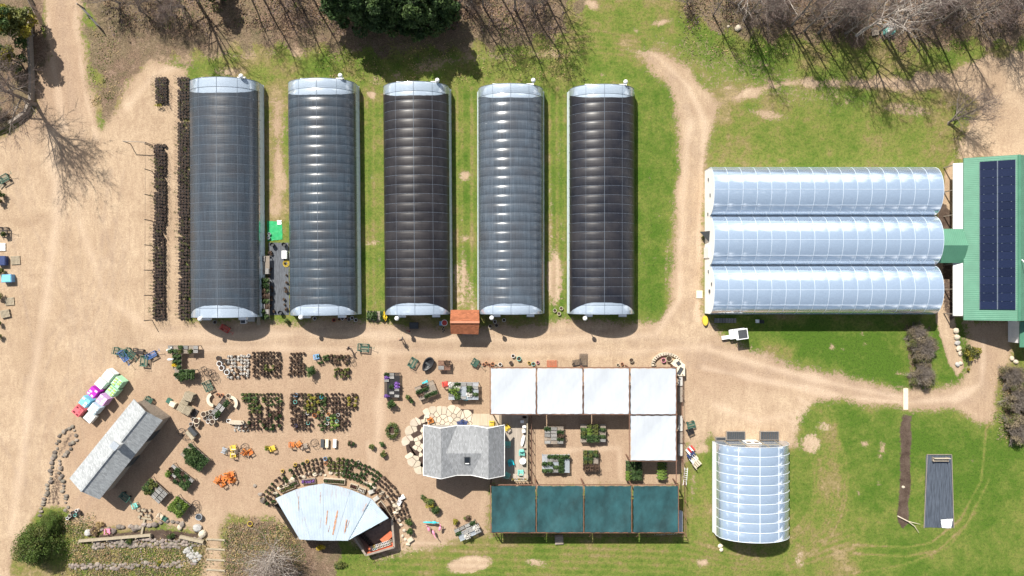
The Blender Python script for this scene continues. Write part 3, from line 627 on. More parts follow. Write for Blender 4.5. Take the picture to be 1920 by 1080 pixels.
# white ball lamps on poles at both ends of each house
def globe_lamp():
    t = thing('globe_lamp', 'x', 'lamp'); MB().cyl((0, 0, 0), .055, .045, 3.3, 8).build('pole', M['steel'], t)
    MB().cyl((0, 0, 3.25), .12, .12, .1, 10).build('collar', M['charcoal'], t)
    MB().blob((0, 0, 3.6), .29, 14, 9, j=0).build('globe', M['white'], t, smooth=True); return t
g0 = globe_lamp(); hn = ['first', 'second', 'third', 'fourth', 'fifth']
for k, (x, y) in enumerate([(452, 144), (638, 143), (820, 152), (1000, 152), (1173, 155), (375, 598), (564, 595), (744, 597), (922, 596), (1097, 597)]):
    o = g0 if k == 0 else copy_tree(g0); p = G(x, y, 3.6); o.location = (p.x, p.y, 0)
    if k < 5: o.location.y += .1
    tag(o, 'white ball lamp at the %s end of the %s dark greenhouse from the left' % ('upper' if k < 5 else 'lower', hn[k % 5]), 'lamp', 'ball lamps at the greenhouse ends')
# ------------------------------------------------------------------ three-bay white greenhouse
def multibay():
    x0 = G(1321, 0, .0).x; x1 = G(1751, 0, 2.4).x; root = thing('gutter_greenhouse', 'large white three-bay greenhouse with joined arched roofs, left of the green-roofed barn', 'greenhouse', ((x0 + x1) / 2, G(0, 452, 2.4).y, 0))
    L = x1 - x0; ye = [G(0, v, 2.4).y - root.location.y for v in (313.5, 405, 497.5, 589)]; hs, ht = 2.4, 4.45; nb = 16; bay = (L) / nb
    for k in range(3):
        W = ye[k] - ye[k + 1]; yc = (ye[k] + ye[k + 1]) / 2
        mb = arch_skin(W - .12, hs, ht, yrange(-L / 2, L / 2, bay, -L / 2, 6), nb, -L / 2, bay, 0, .03)
        mb.V = [(-v[1], v[0] + yc, v[2]) for v in mb.V]; f = mb.build('roof_bay', M['film_white'], root, smooth=True)
        if k == 0: f['label'] = 'upper arched film roof bay'
        if k == 1: f['label'] = 'middle arched film roof bay reflecting clouds'
        if k == 2: f['label'] = 'lower arched film roof bay'
        hm = MB(); hm.tube([(0, x, z + .004) for x, z, t in arch_pts(W - .12, hs, ht, 22)], .024, 5); hm = hm.mesh('hoop', M['filmhoop'], smooth=True)
        for q in range(nb + 1): link('hoop', hm, f, (-L / 2 + q * bay, yc, 0))
        for fx in (0, .62, -.62):
            z = hs + (ht - hs) * math.sqrt(1 - fx * fx) + .03; mb = MB(); mb.beam((-L / 2, yc + fx * W / 2, z), (L / 2, yc + fx * W / 2, z), .035, .03); mb.build('purlin', M['filmhoop'], f)
    # repair patches on the middle bay
    for px, w in ((1446, 1.0),):
        x = G(px, 0, 3).x - root.location.x
    for v in (1, 2):
        mb = MB(); mb.box((0, ye[v], hs + .02), (L, .2, .08)); mb.build('gutter', M['steel'], root)
    for s_ in (-1, 1):
        x = s_ * (L / 2 - .03); pr = []
        for k in range(3):
            W = ye[k] - ye[k + 1]; yc = (ye[k] + ye[k + 1]) / 2; pr += [(yc + a, z) for a, z, t in arch_pts(W - .05, hs, ht, 14)]
        pr = [(ye[0], 0)] + pr + [(ye[3], 0)]
        mb = MB(); mb.add([(x, a, z) for a, z in pr], [tuple(range(len(pr)))]); w = mb.build('end_wall', M['whitesiding'], root)
        if s_ < 0:
            mb = MB()
            for a, z, hh in ((ye[0] - 1.5, 1.8, .12), (ye[0] - 3.6, 2.6, .12), (ye[1] + .3, 1.6, .12), (ye[2] - .8, 1.8, .1), (ye[2] - 3.3, 2.3, .45), (ye[2] - 2.4, 3.2, .12)): mb.box((x - .06, a, z), (.1, .42, hh))
            mb.build('wall_vent', M['charcoal'], w)
            mb = MB(); mb.add([(x - .02, ye[1] - 1.9, 0.2), (x - .9, ye[1] - 1.9, 0.9), (x - .02, ye[1] - 1.9, 2.4), (x - .02, ye[1] - 3.3, 2.0)], [(0, 1, 2), (0, 1, 3), (1, 2, 3)]); mb.build('door_flap', M['charcoal'], w)
            mb = MB(); mb.box((x - .08, ye[1] - 4.6, 1.1), (.08, 1.4, 2.2)); mb.build('door', M['white'], w)
    for y, sy in ((ye[0], 1), (ye[3], -1)):
        mb = MB(); mb.box((0, y - .03 * sy, hs / 2), (L, .05, hs)); mb.build('side_wall', M['film_white'], root)
        mb = MB(); mb.box((0, y + .02 * sy, .15), (L, .06, .3)); mb.build('baseboard', M['wood'], root)
    return root
multibay()
o = MB(); p = G(1311, 552); o.box((0, 0, .06), (.8, 1.0, .12)); ob = o.build('door_step', M['offwhite']); ob.location = (p.x, p.y, 0); tag(ob, 'pale square step at the left wall of the white three-bay greenhouse', 'step')
# ------------------------------------------------------------------ small white greenhouse, lower right
def small_gh():
    a = G(1343, 0, 1.3).x; b = G(1477, 0, 1.3).x; y1 = G(0, 826, 0).y; y0 = G(0, 1003, 1.3).y; cx = (a + b) / 2; cy = (y0 + y1) / 2
    W = b - a; root = hoop_house('small white hoop greenhouse standing alone on the grass at lower right', 'greenhouse', cx, cy, W, y0 - cy, y1 - cy, 1.3, 4.1, 10, None, 0, 0, .06, 0, vents=(), film='film_white', hoop_out=.03)
    if 'group' in root: del root['group']
    for c in list(root.children):
        if c.name.startswith('side_curtain'): c.data.materials[0] = M['white']
small_gh()
def cold_frame(px, py, w, d, lab):
    p = G(px, py); t = thing('cold_frame', lab, 'cold frame', (p.x, p.y, 0), 0, 'cold frames at the small greenhouse')
    mb = MB()
    for sx in (-1, 1): mb.box((sx * w / 2, 0, .2), (.06, d, .4))
    for sy in (-1, 1): mb.box((0, sy * d / 2, .2), (w, .06, .4))
    mb.build('frame', M['wood'], t); mb = MB()
    for k in range(9): mb.box((-w / 2 + w * (k + .5) / 9, 0, .36), (w / 9 - .05, d * .95, .04), m=0)
    mb.build('slats', M['charcoal'], t)
cold_frame(1378, 816, 2.4, 1.1, 'dark slatted cold frame left of the small greenhouse doorway'); cold_frame(1441, 816, 2.4, 1.1, 'dark slatted cold frame right of the small greenhouse doorway')
cold_frame(1350, 822, 1.3, .45, 'narrow dark rack at the upper left corner of the small greenhouse')
# ------------------------------------------------------------------ barn with solar panels
def barn():
    x0 = G(1807, 0, 2.75).x + .4; y1 = G(0, 297, 2.6).y; y0 = G(0, 600, 2.6).y; ze, zr = 2.75, 5.1
    xe = G(1807, 0, ze).x; xr = G(1911, 0, zr).x; x2 = xr + (xr - xe); root = thing('barn', 'long barn with green metal roof and dark solar panels at the right edge', 'barn', ((xe + x2) / 2, (y0 + y1) / 2, 0)); o = root.location
    mb = MB(); mb.slab([(xe, y0, ze), (xr, y0, zr), (xr, y1, zr), (xe, y1, ze)], .12); w = mb.build('roof', M['greenroof'], root, o); w['label'] = 'left green metal roof slope'
    mb = MB(); mb.slab([(xr, y0, zr), (x2, y0, ze), (x2, y1, ze), (xr, y1, zr)], .12); mb.build('roof', M['greenroof'], root, o)
    mb = MB(); mb.beam((xr, y0, zr + .05), (xr, y1, zr + .05), .35, .05); mb.build('ridge_cap', M['greenroof2'], root, o)
    mb = MB(); a, b = y0 + .45, y1 - .45; xr2 = x2 - .4; zz = 2.6
    for q in ([(x0, a, 0), (x0, b, 0), (x0, b, zz), (x0, a, zz)], [(xr2, a, 0), (xr2, b, 0), (xr2, b, zz), (xr2, a, zz)]): mb.face(q)
    for y in (a, b): mb.face([(x0, y, 0), (xr2, y, 0), (xr2, y, zz), (xr2 - .01, y, ze - .05), (xr, y, zr - .15), (xe + .3, y, ze - .02), (x0, y, zz)])
    mb.build('wall', M['ribwhite'], root, o)
    lx = G(1787, 0, 2.1).x; mb = MB(); mb.slab([(lx, a + .1, 2.1), (xe + .3, a + .1, ze - .14), (xe + .3, b - .1, ze - .14), (lx, b - .1, 2.1)], .08); mb.build('added_lean_to', M['ribwhite'], root, o)  # open lean-to added, tilted so the white strip catches full sun
    for k in range(7): mb = MB(); mb.box((lx + .12, a + .3 + (b - a - .6) * k / 6, 1.0), (.12, .12, 2.0)); mb.build('post', M['wood'], root, o)  # posts made up to carry the added lean-to
    mb = MB(); mb.box(((x0 + xr) / 2 - 1, a - .05, 1.3), (3.2, .08, 2.6)); mb.build('door', M['white'], root, o); mb = MB(); mb.box(((x0 + xr) / 2 + 4, a - .05, 1.1), (1.1, .08, 2.2)); mb.build('door', M['white'], root, o)
    # solar panels: two columns
    sl = math.atan2(zr - ze, xr - xe); n = 18; ca, cb = 1835, 1903
    ya, yb = G(0, 303, 3.6).y, G(0, 580, 3.6).y; xs = [xe + (xr - xe) * f for f in (.275, .925)]; ph = (ya - yb) / n; wl = (xs[1] - xs[0]) / 2
    pm = MB(); pm.box((0, 0, 0), (wl / math.cos(sl) - .04, ph - .03, .04)); pm = pm.mesh('solar_panel', M['pv'])
    fm = MB()
    for s_ in (-1, 1):
        fm.box((s_ * (wl / math.cos(sl) / 2 - .03), 0, .005), (.04, ph - .02, .045)); fm.box((s_ * wl * .28, ph / 2 - .01, .03), (.09, .05, .03))
    fm = fm.mesh('panel_frame', M['hoopgrey'])
    for c in range(2):
        for k in range(n):
            x = xs[0] + wl * (c + .5); z = ze + (zr - ze) * (x - xe) / (xr - xe) + .14
            q = link('solar_panel', pm, root, (x - o.x, yb + ph * (k + .5) - o.y, z)); q.rotation_euler = (0, -sl, 0)
            link('panel_frame', fm, q)
    mb = MB(); mb.tube([G(1916, 487, 5.1), G(1914, 497, 5.0) + Vector((0, 0, 1.0))], .06, 6); mb.build('roof_pipe', M['white'], root, o)
    # lower wing with a window on the wall facing the yard
    wx = G(1890, 0).x; wy1 = G(0, 600).y; wy0 = G(0, 641).y; wz = 2.4
    mb = MB(); mb.face([(wx, wy0, 0), (wx, wy1 - .1, 0), (wx, wy1 - .1, wz), (wx, wy0, wz)]); mb.face([(wx, wy0, 0), (wx + 12, wy0, 0), (wx + 12, wy0, wz), (wx, wy0, wz)]); mb.build('wing_wall', M['whitesiding'], root, o)
    mb = MB(); cxw = (wy0 + wy1) / 2; mb.box((wx - .03, cxw - .1, 1.35), (.06, 1.5, 1.3)); f = mb.build('window', M['white'], root, o)
    mb = MB()
    for a_ in (-.35, .35):
        for z in (1.05, 1.65): mb.box((wx - .07, cxw - .1 + a_, z), (.03, .58, .5))
    mb.build('pane', M['glass'], f)
    mb = MB(); mb.slab([(wx + .1 - .35, wy0 - .5, wz + .02), (wx + 12, wy0 - .5, wz + .5), (wx + 12, wy1 - .1, wz + .5), (wx - .25, wy1 - .1, wz + .02)], .1); mb.build('wing_roof', M['greenroof2'], root, o)
    return root
barn()
def connector():
    xa = G(1752, 0, 2.6).x - .3; xb = G(1796, 0, 0).x; yr = G(0, 460, 3.4).y; yn = G(0, 429, 2.6).y; ys_ = G(0, 493, 2.6).y; zr, ze = 3.5, 2.6; xb2 = G(1805, 0, 2.6).x
    t = thing('covered_walkway', 'green roofed walkway joining the white greenhouse to the barn', 'walkway', ((xa + xb) / 2, yr, 0)); o = t.location
    mb = MB(); mb.slab([(xa, yr, zr), (xb2 + .15, yr, zr), (xb2 + .15, yn, ze), (xa, yn, ze)], .08); mb.build('roof', M['greenroof2'], t, o)
    mb = MB(); mb.slab([(xa, yr, zr), (xa - .3, ys_, ze - .1), (xb2 + .15, ys_, ze - .1), (xb2 + .15, yr, zr)], .08); mb.build('roof', M['greenroof2'], t, o)
    mb = MB(); mb.box(((xa + xb) / 2, yn - .3, 1.27), (xb - xa - .1, .1, 2.5)); mb.box(((xa + xb) / 2, ys_ + .3, 1.22), (xb - xa - .1, .1, 2.4)); mb.build('wall', M['whitesiding'], t, o)
    mb = MB(); mb.box((xb - .6, ys_ + .22, 1.05), (.9, .06, 2.0)); mb.build('door', M['charcoal'], t, o)
connector()
# ------------------------------------------------------------------ red-roofed shed between greenhouses three and four
def red_shed():
    z, zr = 2.3, 3.2; A = G(845, 581, z); B = G(898, 581, z); C = G(897, 627, z); D = G(845, 626, z); r0 = G(844, 604, zr); r1 = G(899, 604, zr); c = (A + C) / 2
    t = thing('garden_shed', 'small shed with red-brown shingle roof between two dark greenhouses', 'shed', (c.x, c.y, 0)); o = t.location
    mb = MB(); mb.slab([D, C, r1, r0], .1); mb.build('roof', M['shinglered'], t, o); mb = MB(); mb.slab([r0, r1, B, A], .1); mb.build('roof', M['shinglered'], t, o)
    mb = MB(); mb.beam(r0 + Vector((0, 0, .03)), r1 + Vector((0, 0, .03)), .25, .06); mb.build('ridge_cap', mat('ridge_shingle', (.46, .20, .12), .9), t, o)
    mb = MB(); i = .3; x0, x1, y0, y1 = A.x + i, B.x - i, D.y + i, A.y - i
    for q in ([(x0, y0), (x1, y0)], [(x1, y1), (x0, y1)]): mb.face([(*q[0], 0), (*q[1], 0), (*q[1], z - .05), (*q[0], z - .05)])
    for x in (x0, x1): mb.face([(x, y0, 0), (x, y1, 0), (x, y1, z - .05), (x, r0.y, zr - .15), (x, y0, z - .05)])
    mb.build('wall', M['wood'], t, o)
    mb = MB(); mb.box(((x0 + x1) / 2 - .6, y0 - .04, 1.0), (.9, .06, 2)); mb.build('door', M['brownbeam'], t, o)
    mb = MB(); mb.box(((x0 + x1) / 2 + .2, y0 - .35, .85), (1.3, .5, .06)); mb.box(((x0 + x1) / 2 + .2, y0 - .35, .4), (1.2, .4, .8)); mb.build('counter', M['wood'], t, o)
red_shed()
# ------------------------------------------------------------------ shop house
def house():
    P = {'wn': G(794, 797, 3.1), 'ws': G(794, 891, 3.1), 'ln': G(827, 803, 4.9), 'ls': G(827, 898, 4.9), 'vln': G(857, 798, 3.75), 'vls': G(857, 891, 3.7),
         'cl': G(836, 850, 4.55), 'cr': G(904, 850, 4.55), 'vrn': G(888, 798, 3.75), 'vrs': G(884, 891, 3.7), 'rn': G(916, 803, 4.9), 'rs': G(916, 898, 4.9), 'en': G(946, 797, 3.1), 'es': G(946, 892, 3.1)}
    t = thing('shop_building', 'grey shingled shop building with twin gables and a roof window', 'building', (G(870, 845).x, G(870, 845).y, 0)); o = t.location
    for ks in (('wn', 'ws', 'ls', 'ln'), ('ln', 'ls', 'cl'), ('ln', 'cl', 'vln'), ('ls', 'vls', 'cl'), ('cl', 'cr', 'vrn', 'vln'), ('cl', 'vls', 'vrs', 'cr'), ('rn', 'vrn', 'cr'), ('rn', 'cr', 'rs'), ('rs', 'cr', 'vrs'), ('rn', 'rs', 'es', 'en')):
        pass
    groups = [[('wn', 'ws', 'ls', 'ln')], [('ln', 'ls', 'cl'), ('ln', 'cl', 'vln'), ('ls', 'vls', 'cl')], [('cl', 'cr', 'vrn', 'vln')], [('cl', 'vls', 'vrs', 'cr')], [('rn', 'vrn', 'cr'), ('rn', 'cr', 'rs'), ('rs', 'cr', 'vrs')], [('rn', 'rs', 'es', 'en')]]
    for g in groups:
        mb = MB()
        for ks in g: mb.slab([P[k] for k in ks], .14)
        mb.build('roof', M['shinglehouse'], t, o)
    mb = MB()
    for a, b in (('wn', 'ln'), ('ln', 'vln'), ('vln', 'vrn'), ('vrn', 'rn'), ('rn', 'en'), ('ws', 'ls'), ('ls', 'vls'), ('vls', 'vrs'), ('vrs', 'rs'), ('rs', 'es'), ('wn', 'ws'), ('en', 'es')):
        mb.beam(P[a] - Vector((0, 0, .08)), P[b] - Vector((0, 0, .08)), .06, .2)
    mb.build('fascia', M['whitesiding'], t, o)
    yn = P['wn'].y - .6; ysn = P['ws'].y + .7; xs = ['w', 'l', 'vl', 'vr', 'r', 'e']; mb = MB(); dz = Vector((0, 0, .2))
    for s_, y in (('n', yn), ('s', ysn)):
        for a, b in zip(xs[:-1], xs[1:]):
            A, B = P[a + s_], P[b + s_]; ax = max(A.x, P['wn'].x + .45); bx = min(B.x, P['en'].x - .45)
            mb.face([(ax, y, 0), (bx, y, 0), (bx, y, B.z - .25), (ax, y, A.z - .25)])
    for x in (P['wn'].x + .45, P['en'].x - .45): mb.face([(x, yn, 0), (x, ysn, 0), (x, ysn, 3.1), (x, yn, 3.1)])
    mb.build('wall', mat('grey_siding', (.30, .29, .27), .8), t, o)
    q = G(876, 863.5, 4.25); sl = math.atan2(P['cl'].z - P['vls'].z, P['cl'].y - P['vls'].y); rot = Matrix.Rotation(sl, 3, 'X')
    mb = MB(); mb.box(q + Vector((0, 0, .06)), (.72, 1.05, .12), rot=rot); sk = mb.build('roof_window', M['charcoal'], t, o)
    mb = MB(); mb.box(q + Vector((0, -.02, .125)), (.56, .88, .02), rot=rot); mb.build('pane', M['glass'], sk, None if False else o)
    mb = MB(); mb.box(q + Vector((0, -.36, .13)), (.5, .12, .03), rot=rot); mb.build('blind', M['white'], sk, o)
    mb = MB(); mb.box((G(870, 0).x, ysn - .05, 1.05), (1.8, .08, 2.1)); mb.build('door', M['glass'], t, o)
    for wx_ in (G(946, 0).x - 1.9, G(800, 0).x + 2.2): mb = MB(); mb.box((wx_, ysn - .05, 1.6), (1.1, .06, 1.0)); mb.build('window', M['glass'], t, o)
house()
# timber deck right of the shop
def deck():
    t = thing('timber_deck', 'weathered grey timber deck along the right side of the shop', 'deck', (G(968, 840).x, G(968, 840).y, 0)); o = t.location
    mb = MB(); a = G(941, 775); b = G(989, 897)
    n = 22
    for k in range(n):
        x = a.x + (b.x - a.x) * (k + .5) / n; mb.box((x, (a.y + b.y) / 2, .28 + random.uniform(-.006, .006)), ((b.x - a.x) / n - .014, a.y - b.y, .04))
    mb.build('floor_boards', M['deck'], t, o)
    mb = MB(); a2 = G(886, 775); b2 = G(940, 800)
    for k in range(24):
        x = a2.x + (b2.x - a2.x) * (k + .5) / 24; mb.box((x, (a2.y + b2.y) / 2, .28), ((b2.x - a2.x) / 24 - .014, a2.y - b2.y, .04))
    mb.build('floor_boards', mat('new_deck_boards', (.46, .38, .28), .8, .2, 1.2, sc3=(7, .4, 1)), t, o)
    mb = MB(); mb.box(((a.x + b.x) / 2, (a.y + b.y) / 2, .13), (b.x - a.x - .1, a.y - b.y - .1, .25)); mb.build('base', M['wood'], t, o)
    mb = MB(); ly = [a.y - (a.y - b.y) * k / 9 for k in range(10)]
    for y in ly: mb.box((b.x - .06, y, .75), (.1, .1, 1.0))
    mb.box((b.x - .06, (a.y + b.y) / 2, 1.25), (.16, a.y - b.y, .05)); mb.box((b.x - .06, (a.y + b.y) / 2, .75), (.05, a.y - b.y, .06)); mb.box((b.x - .06, (a.y + b.y) / 2, .5), (.05, a.y - b.y, .06))
    mb.box(((b.x + G(964, 0).x) / 2, b.y + .06, 1.25), (b.x - G(964, 0).x, .16, .05))
    for k in range(5): mb.box((b.x - .5 * k - .06, b.y + .06, .75), (.08, .08, 1.0))
    mb.build('railing', M['woodpale'], t, o)
    mb = MB(); mb.box((b.x - .4, a.y - 4.2 / 2 - .2, .72), (.5, 4.2, .08)); mb.box((G(978, 893).x - .2, b.y + .5, .72), (2.2, .6, .08)); mb.box((G(976, 779).x, G(0, 779).y, .72), (2.0, .5, .08)); mb.build('bench', M['deck'], t, o)
deck()
# flagstone terrace around the shop's left side
def patio():
    mb = MB(); r_ = random.Random(3)
    def inside(x, y):
        q = ((x - 835) / 72) ** 2 + ((y - 832) / 64) ** 2
        return q < 1 and x < 888 and not (x > 797 and y > 800)
    pts = []
    for _ in range(6000):
        x, y = r_.uniform(762, 890), r_.uniform(766, 897)
        if inside(x, y) and all((x - a) ** 2 + (y - b) ** 2 > 49 for a, b in pts): pts.append((x, y))
    for x, y in pts:
        # irregular cell: nearest-neighbour clipped polygon
        poly = [(x + 11 * math.cos(k * PI / 5), y + 11 * math.sin(k * PI / 5)) for k in range(10)]
        for a, b in pts:
            if (a, b) == (x, y) or (a - x) ** 2 + (b - y) ** 2 > 600: continue
            mxp, myp = (x + a) / 2, (y + b) / 2; nx_, ny_ = a - x, b - y; l = math.hypot(nx_, ny_); nx_ /= l; ny_ /= l; out = []
            for i in range(len(poly)):
                p, q = poly[i], poly[(i + 1) % len(poly)]; dp = (p[0] - mxp) * nx_ + (p[1] - myp) * ny_ + .45; dq = (q[0] - mxp) * nx_ + (q[1] - myp) * ny_ + .45
                if dp <= 0: out.append(p)
                if dp * dq < 0: s_ = dp / (dp - dq); out.append((p[0] + (q[0] - p[0]) * s_, p[1] + (q[1] - p[1]) * s_))
            poly = out
            if len(poly) < 3: break
        if len(poly) >= 3 and not (x < 797 and r_.random() < .32):
            mb.prism([G(*p) for p in reversed(poly)], -.01, r_.uniform(.035, .07))
    o = mb.build('flagstone_terrace', M['flag']); o['kind'] = 'structure'
    mb = MB(); P_ = [G(835 + 74 * math.cos(a), 832 + 66 * math.sin(a)) for a in [PI * .62 + k * PI * .9 / 24 for k in range(25)]] + [G(888, 768), G(888, 800), G(797, 800), G(797, 893)]
    mb.prism([(p.x, p.y) for p in P_][::-1], -.02, .012); o = mb.build('terrace_bed', M['mulch']); o['kind'] = 'structure'
patio()
# ------------------------------------------------------------------ long grey shed
def long_shed():
    ze, zr = 3.1, 4.35; A0, A1 = G(250.6, 748.6, ze), G(130, 897, ze); R0, R1 = G(272, 771, zr), G(151.5, 921.5, zr); B0, B1 = G(304.5, 788.5, ze), G(186.5, 936.5, ze); c = (R0 + R1) / 2
    t = thing('long_shed', 'long narrow shed with pale grey shingle roof set at an angle', 'shed', (c.x, c.y, 0)); o = t.location
    mb = MB(); mb.slab([A0, A1, R1, R0], .12); mb.build('roof', M['shinglegrey'], t, o); mb = MB(); mb.slab([R0, R1, B1, B0], .12); w = mb.build('roof', M['shinglegrey'], t, o); w['label'] = 'shaded right roof slope'
    d = (A1 - A0).normalized(); n = Vector((-d.y, d.x, 0)); ax = (B0 - A0); s_ = ax.dot(n); n = n if s_ > 0 else -n
    L0 = A0 + d * .35 + n * .35; L1 = A1 - d * .35 + n * .35; K0 = B0 + d * .35 - n * .35; K1 = B1 - d * .35 - n * .35
    mb = MB(); z = ze - .02
    for a, b in ((L0, L1), (K0, K1)): mb.face([(a.x, a.y, 0), (b.x, b.y, 0), (b.x, b.y, z), (a.x, a.y, z)])
    for a, b, r in ((L0, K0, R0 + d * .35), (L1, K1, R1 - d * .35)): mb.face([(a.x, a.y, 0), (b.x, b.y, 0), (b.x, b.y, z), (r.x, r.y, zr - .18), (a.x, a.y, z)])
    mb.build('wall', M['wood'], t, o)
    q = G(225.5, 831, 4.1); ang = math.atan2(d.y, d.x); q = R0 + (R1 - R0) * .41
    mb = MB(); mb.box((q.x, q.y, zr + .35), (.75, .75, 1.1), ang); mb.build('cupola', M['white'], t, o)
    mb = MB(); mb.box((q.x, q.y, zr + .93), (.9, .9, .07), ang); mb.build('cupola_cap', M['steel'], t, o)
    mb = MB(); mb.beam(R0 + Vector((0, 0, .03)), R1 + Vector((0, 0, .03)), .22, .04); mb.build('ridge_cap', M['shinglegrey'], t, o)
    mb = MB()
    for f in (.25, .6): mb = MB(); m_ = K0 + (K1 - K0) * f; mb.box((m_.x, m_.y, 1.05), (1.6, .1, 2.1), ang); mb.build('door', M['charcoal'], t, o)
long_shed()
# display counter at the shed's upper end
def stall():
    c = G(287, 771); t = thing('display_counter', 'pale counter with purple goods at the upper end of the long shed', 'counter', (c.x, c.y, 0), R(-37))
    mb = MB(); mb.box((0, .2, .85), (2.9, .5, .06)); mb.box((0, .2, .42), (2.8, .4, .82)); mb.build('counter_top', M['woodpale'], t)
    mb = MB(); mb.box((0, -.25, .6), (2.7, .35, .05)); mb.build('shelf', M['purple'], t)
    r_ = random.Random(5)
    for k in range(7):
        m = MB(); m.cyl((0, 0, 0), .08, .1, .2, 8); o = m.build('jar', [M['purple'], M['pink'], M['white']][k % 3]); p = Matrix.Rotation(R(-37), 3, 'Z') @ Vector((-1.2 + k * .4, .2, .88)) + c; o.location = p; tag(o, 'small jar on the pale counter at the upper end of the long shed', 'jar', 'jars on the shed counter')
stall()
# ------------------------------------------------------------------ tin fan-roofed building
def fan_building():
    zn, zs = 2.9, 4.0
    N = [G(516.6, 934.8, 3.1)] + [G(x, y, zn) for x, y in ((535, 926), (554, 918), (580, 911), (606, 906.5), (632, 911), (657, 918), (676, 926), (696, 935))]
    Sx = [G(562, 1011.5, zs), G(572, 1012, zs), G(583, 1012.5, zs), G(594, 1013, zs), G(606, 1013.5, zs), G(617, 1013.5, zs), G(629, 1013.5, zs), G(640, 1013.5, zs), G(652.6, 1013.5, zs)]
    c = G(620, 960); t = thing('fan_roofed_building', 'fan-shaped building with a weathered tin roof streaked with rust', 'building', (c.x, c.y, 0)); o = t.location
    mb = MB()
    for i in range(8):
        a, b, c2, d = N[i], N[i + 1], Sx[i + 1], Sx[i]; dz = .035 * (i % 2)
        mb.slab([a + Vector((0, 0, dz)), d + Vector((0, 0, dz)), c2 + Vector((0, 0, dz)), b + Vector((0, 0, dz))], .06)
    mb.build('roof', M['tin'], t, o)
    E = G(728.5, 971.5, 2.7); F = G(670, 1003, 3.3)
    mb = MB(); mb.slab([N[8], Sx[8], F, E], .06); w = mb.build('roof', ribmetal('weathered_tin_lean_to', (.40, .50, .57), 0, .2, .4, True, R(60)), t, o); w['label'] = 'darker right-hand roof wing'
    # rust streaks lying on the sheets (irregular outlines)
    def on(px, py):
        f = min(1, max(0, (py - 910) / 103)); return G(px, py, zn + (zs - zn) * f + .065)
    r_ = random.Random(9)
    for (x0, y0, x1, y1, w_) in ((633, 957, 624, 1003, 4), (614, 957, 611, 985, 2.2), (650, 974, 646, 1000, 2.4), (651, 974, 642, 975, 1.2), (688, 943, 680, 958, 1.4), (601, 922, 600, 945, .9), (559, 930, 560, 958, .9), (660, 1006, 668, 1001, 1.6), (655, 975, 650, 990, .9), (602, 970, 600, 990, .5), (618, 985, 615, 998, .8)):
        L_ = []; R_ = []; n = 12
        for k in range(n + 1):
            f = k / n; x = x0 + (x1 - x0) * f; y = y0 + (y1 - y0) * f; h = w_ * .5 * r_.uniform(.45, 1.1) * (1 if 0 < k < n else .5); L_.append(on(x - h, y)); R_.append(on(x + h, y))
        mb = MB(); mb.add(L_ + R_, [(k, k + 1, n + 2 + k, n + 1 + k) for k in range(n)]); s_ = mb.build('rust_streak', M['rust'], t, o)
    mb = MB(); gi = [G(526, 936), G(554, 920), G(606, 908), G(657, 920), G(688, 938), G(720, 972), G(668, 996), G(650, 998), G(566, 998)]
    for a, b in zip(gi, gi[1:] + gi[:1]): mb.face([(a.x, a.y, 0), (b.x, b.y, 0), (b.x, b.y, 2.55), (a.x, a.y, 2.55)])
    mb.build('wall', M['wood'], t, o)
    # walled terrace to its right
    W_ = [G(667, 1000), G(690, 1034), G(742, 1019), G(738, 968)]
    mb = MB(); h = 1.25
    for k, (a, b) in enumerate(zip(W_[:-1], W_[1:])):
        mb.beam(a + Vector((0, 0, h / 2)), b + Vector((0, 0, h / 2)), .08, h, m=1 if k == 1 else 0)
        mb.beam(a + Vector((0, 0, h + .02)), b + Vector((0, 0, h + .02)), .25, .05, m=0)
    mb.build('terrace_wall', [M['wood'], M['redwood']], t, o)
    mb = MB(); mb.prism([(p.x, p.y) for p in reversed([G(667, 1000), G(690, 1034), G(742, 1019), G(738, 968), G(720, 972)])], .0, .08); mb.build('terrace_floor', mat('terrace_planks', (.20, .14, .115), .85, .3, 2), t, o)
    mb = MB(); a, b = G(694, 1030), G(738, 1015); mb.beam(a + Vector((0, .1, .7)), b + Vector((0, .1, .7)), .9, .05); mb.beam(G(718, 1012) + Vector((0, 0, .7)), G(737, 995) + Vector((0, 0, .7)), .8, .05); mb.build('plank_bench', M['redwood'], t, o)
fan_building()

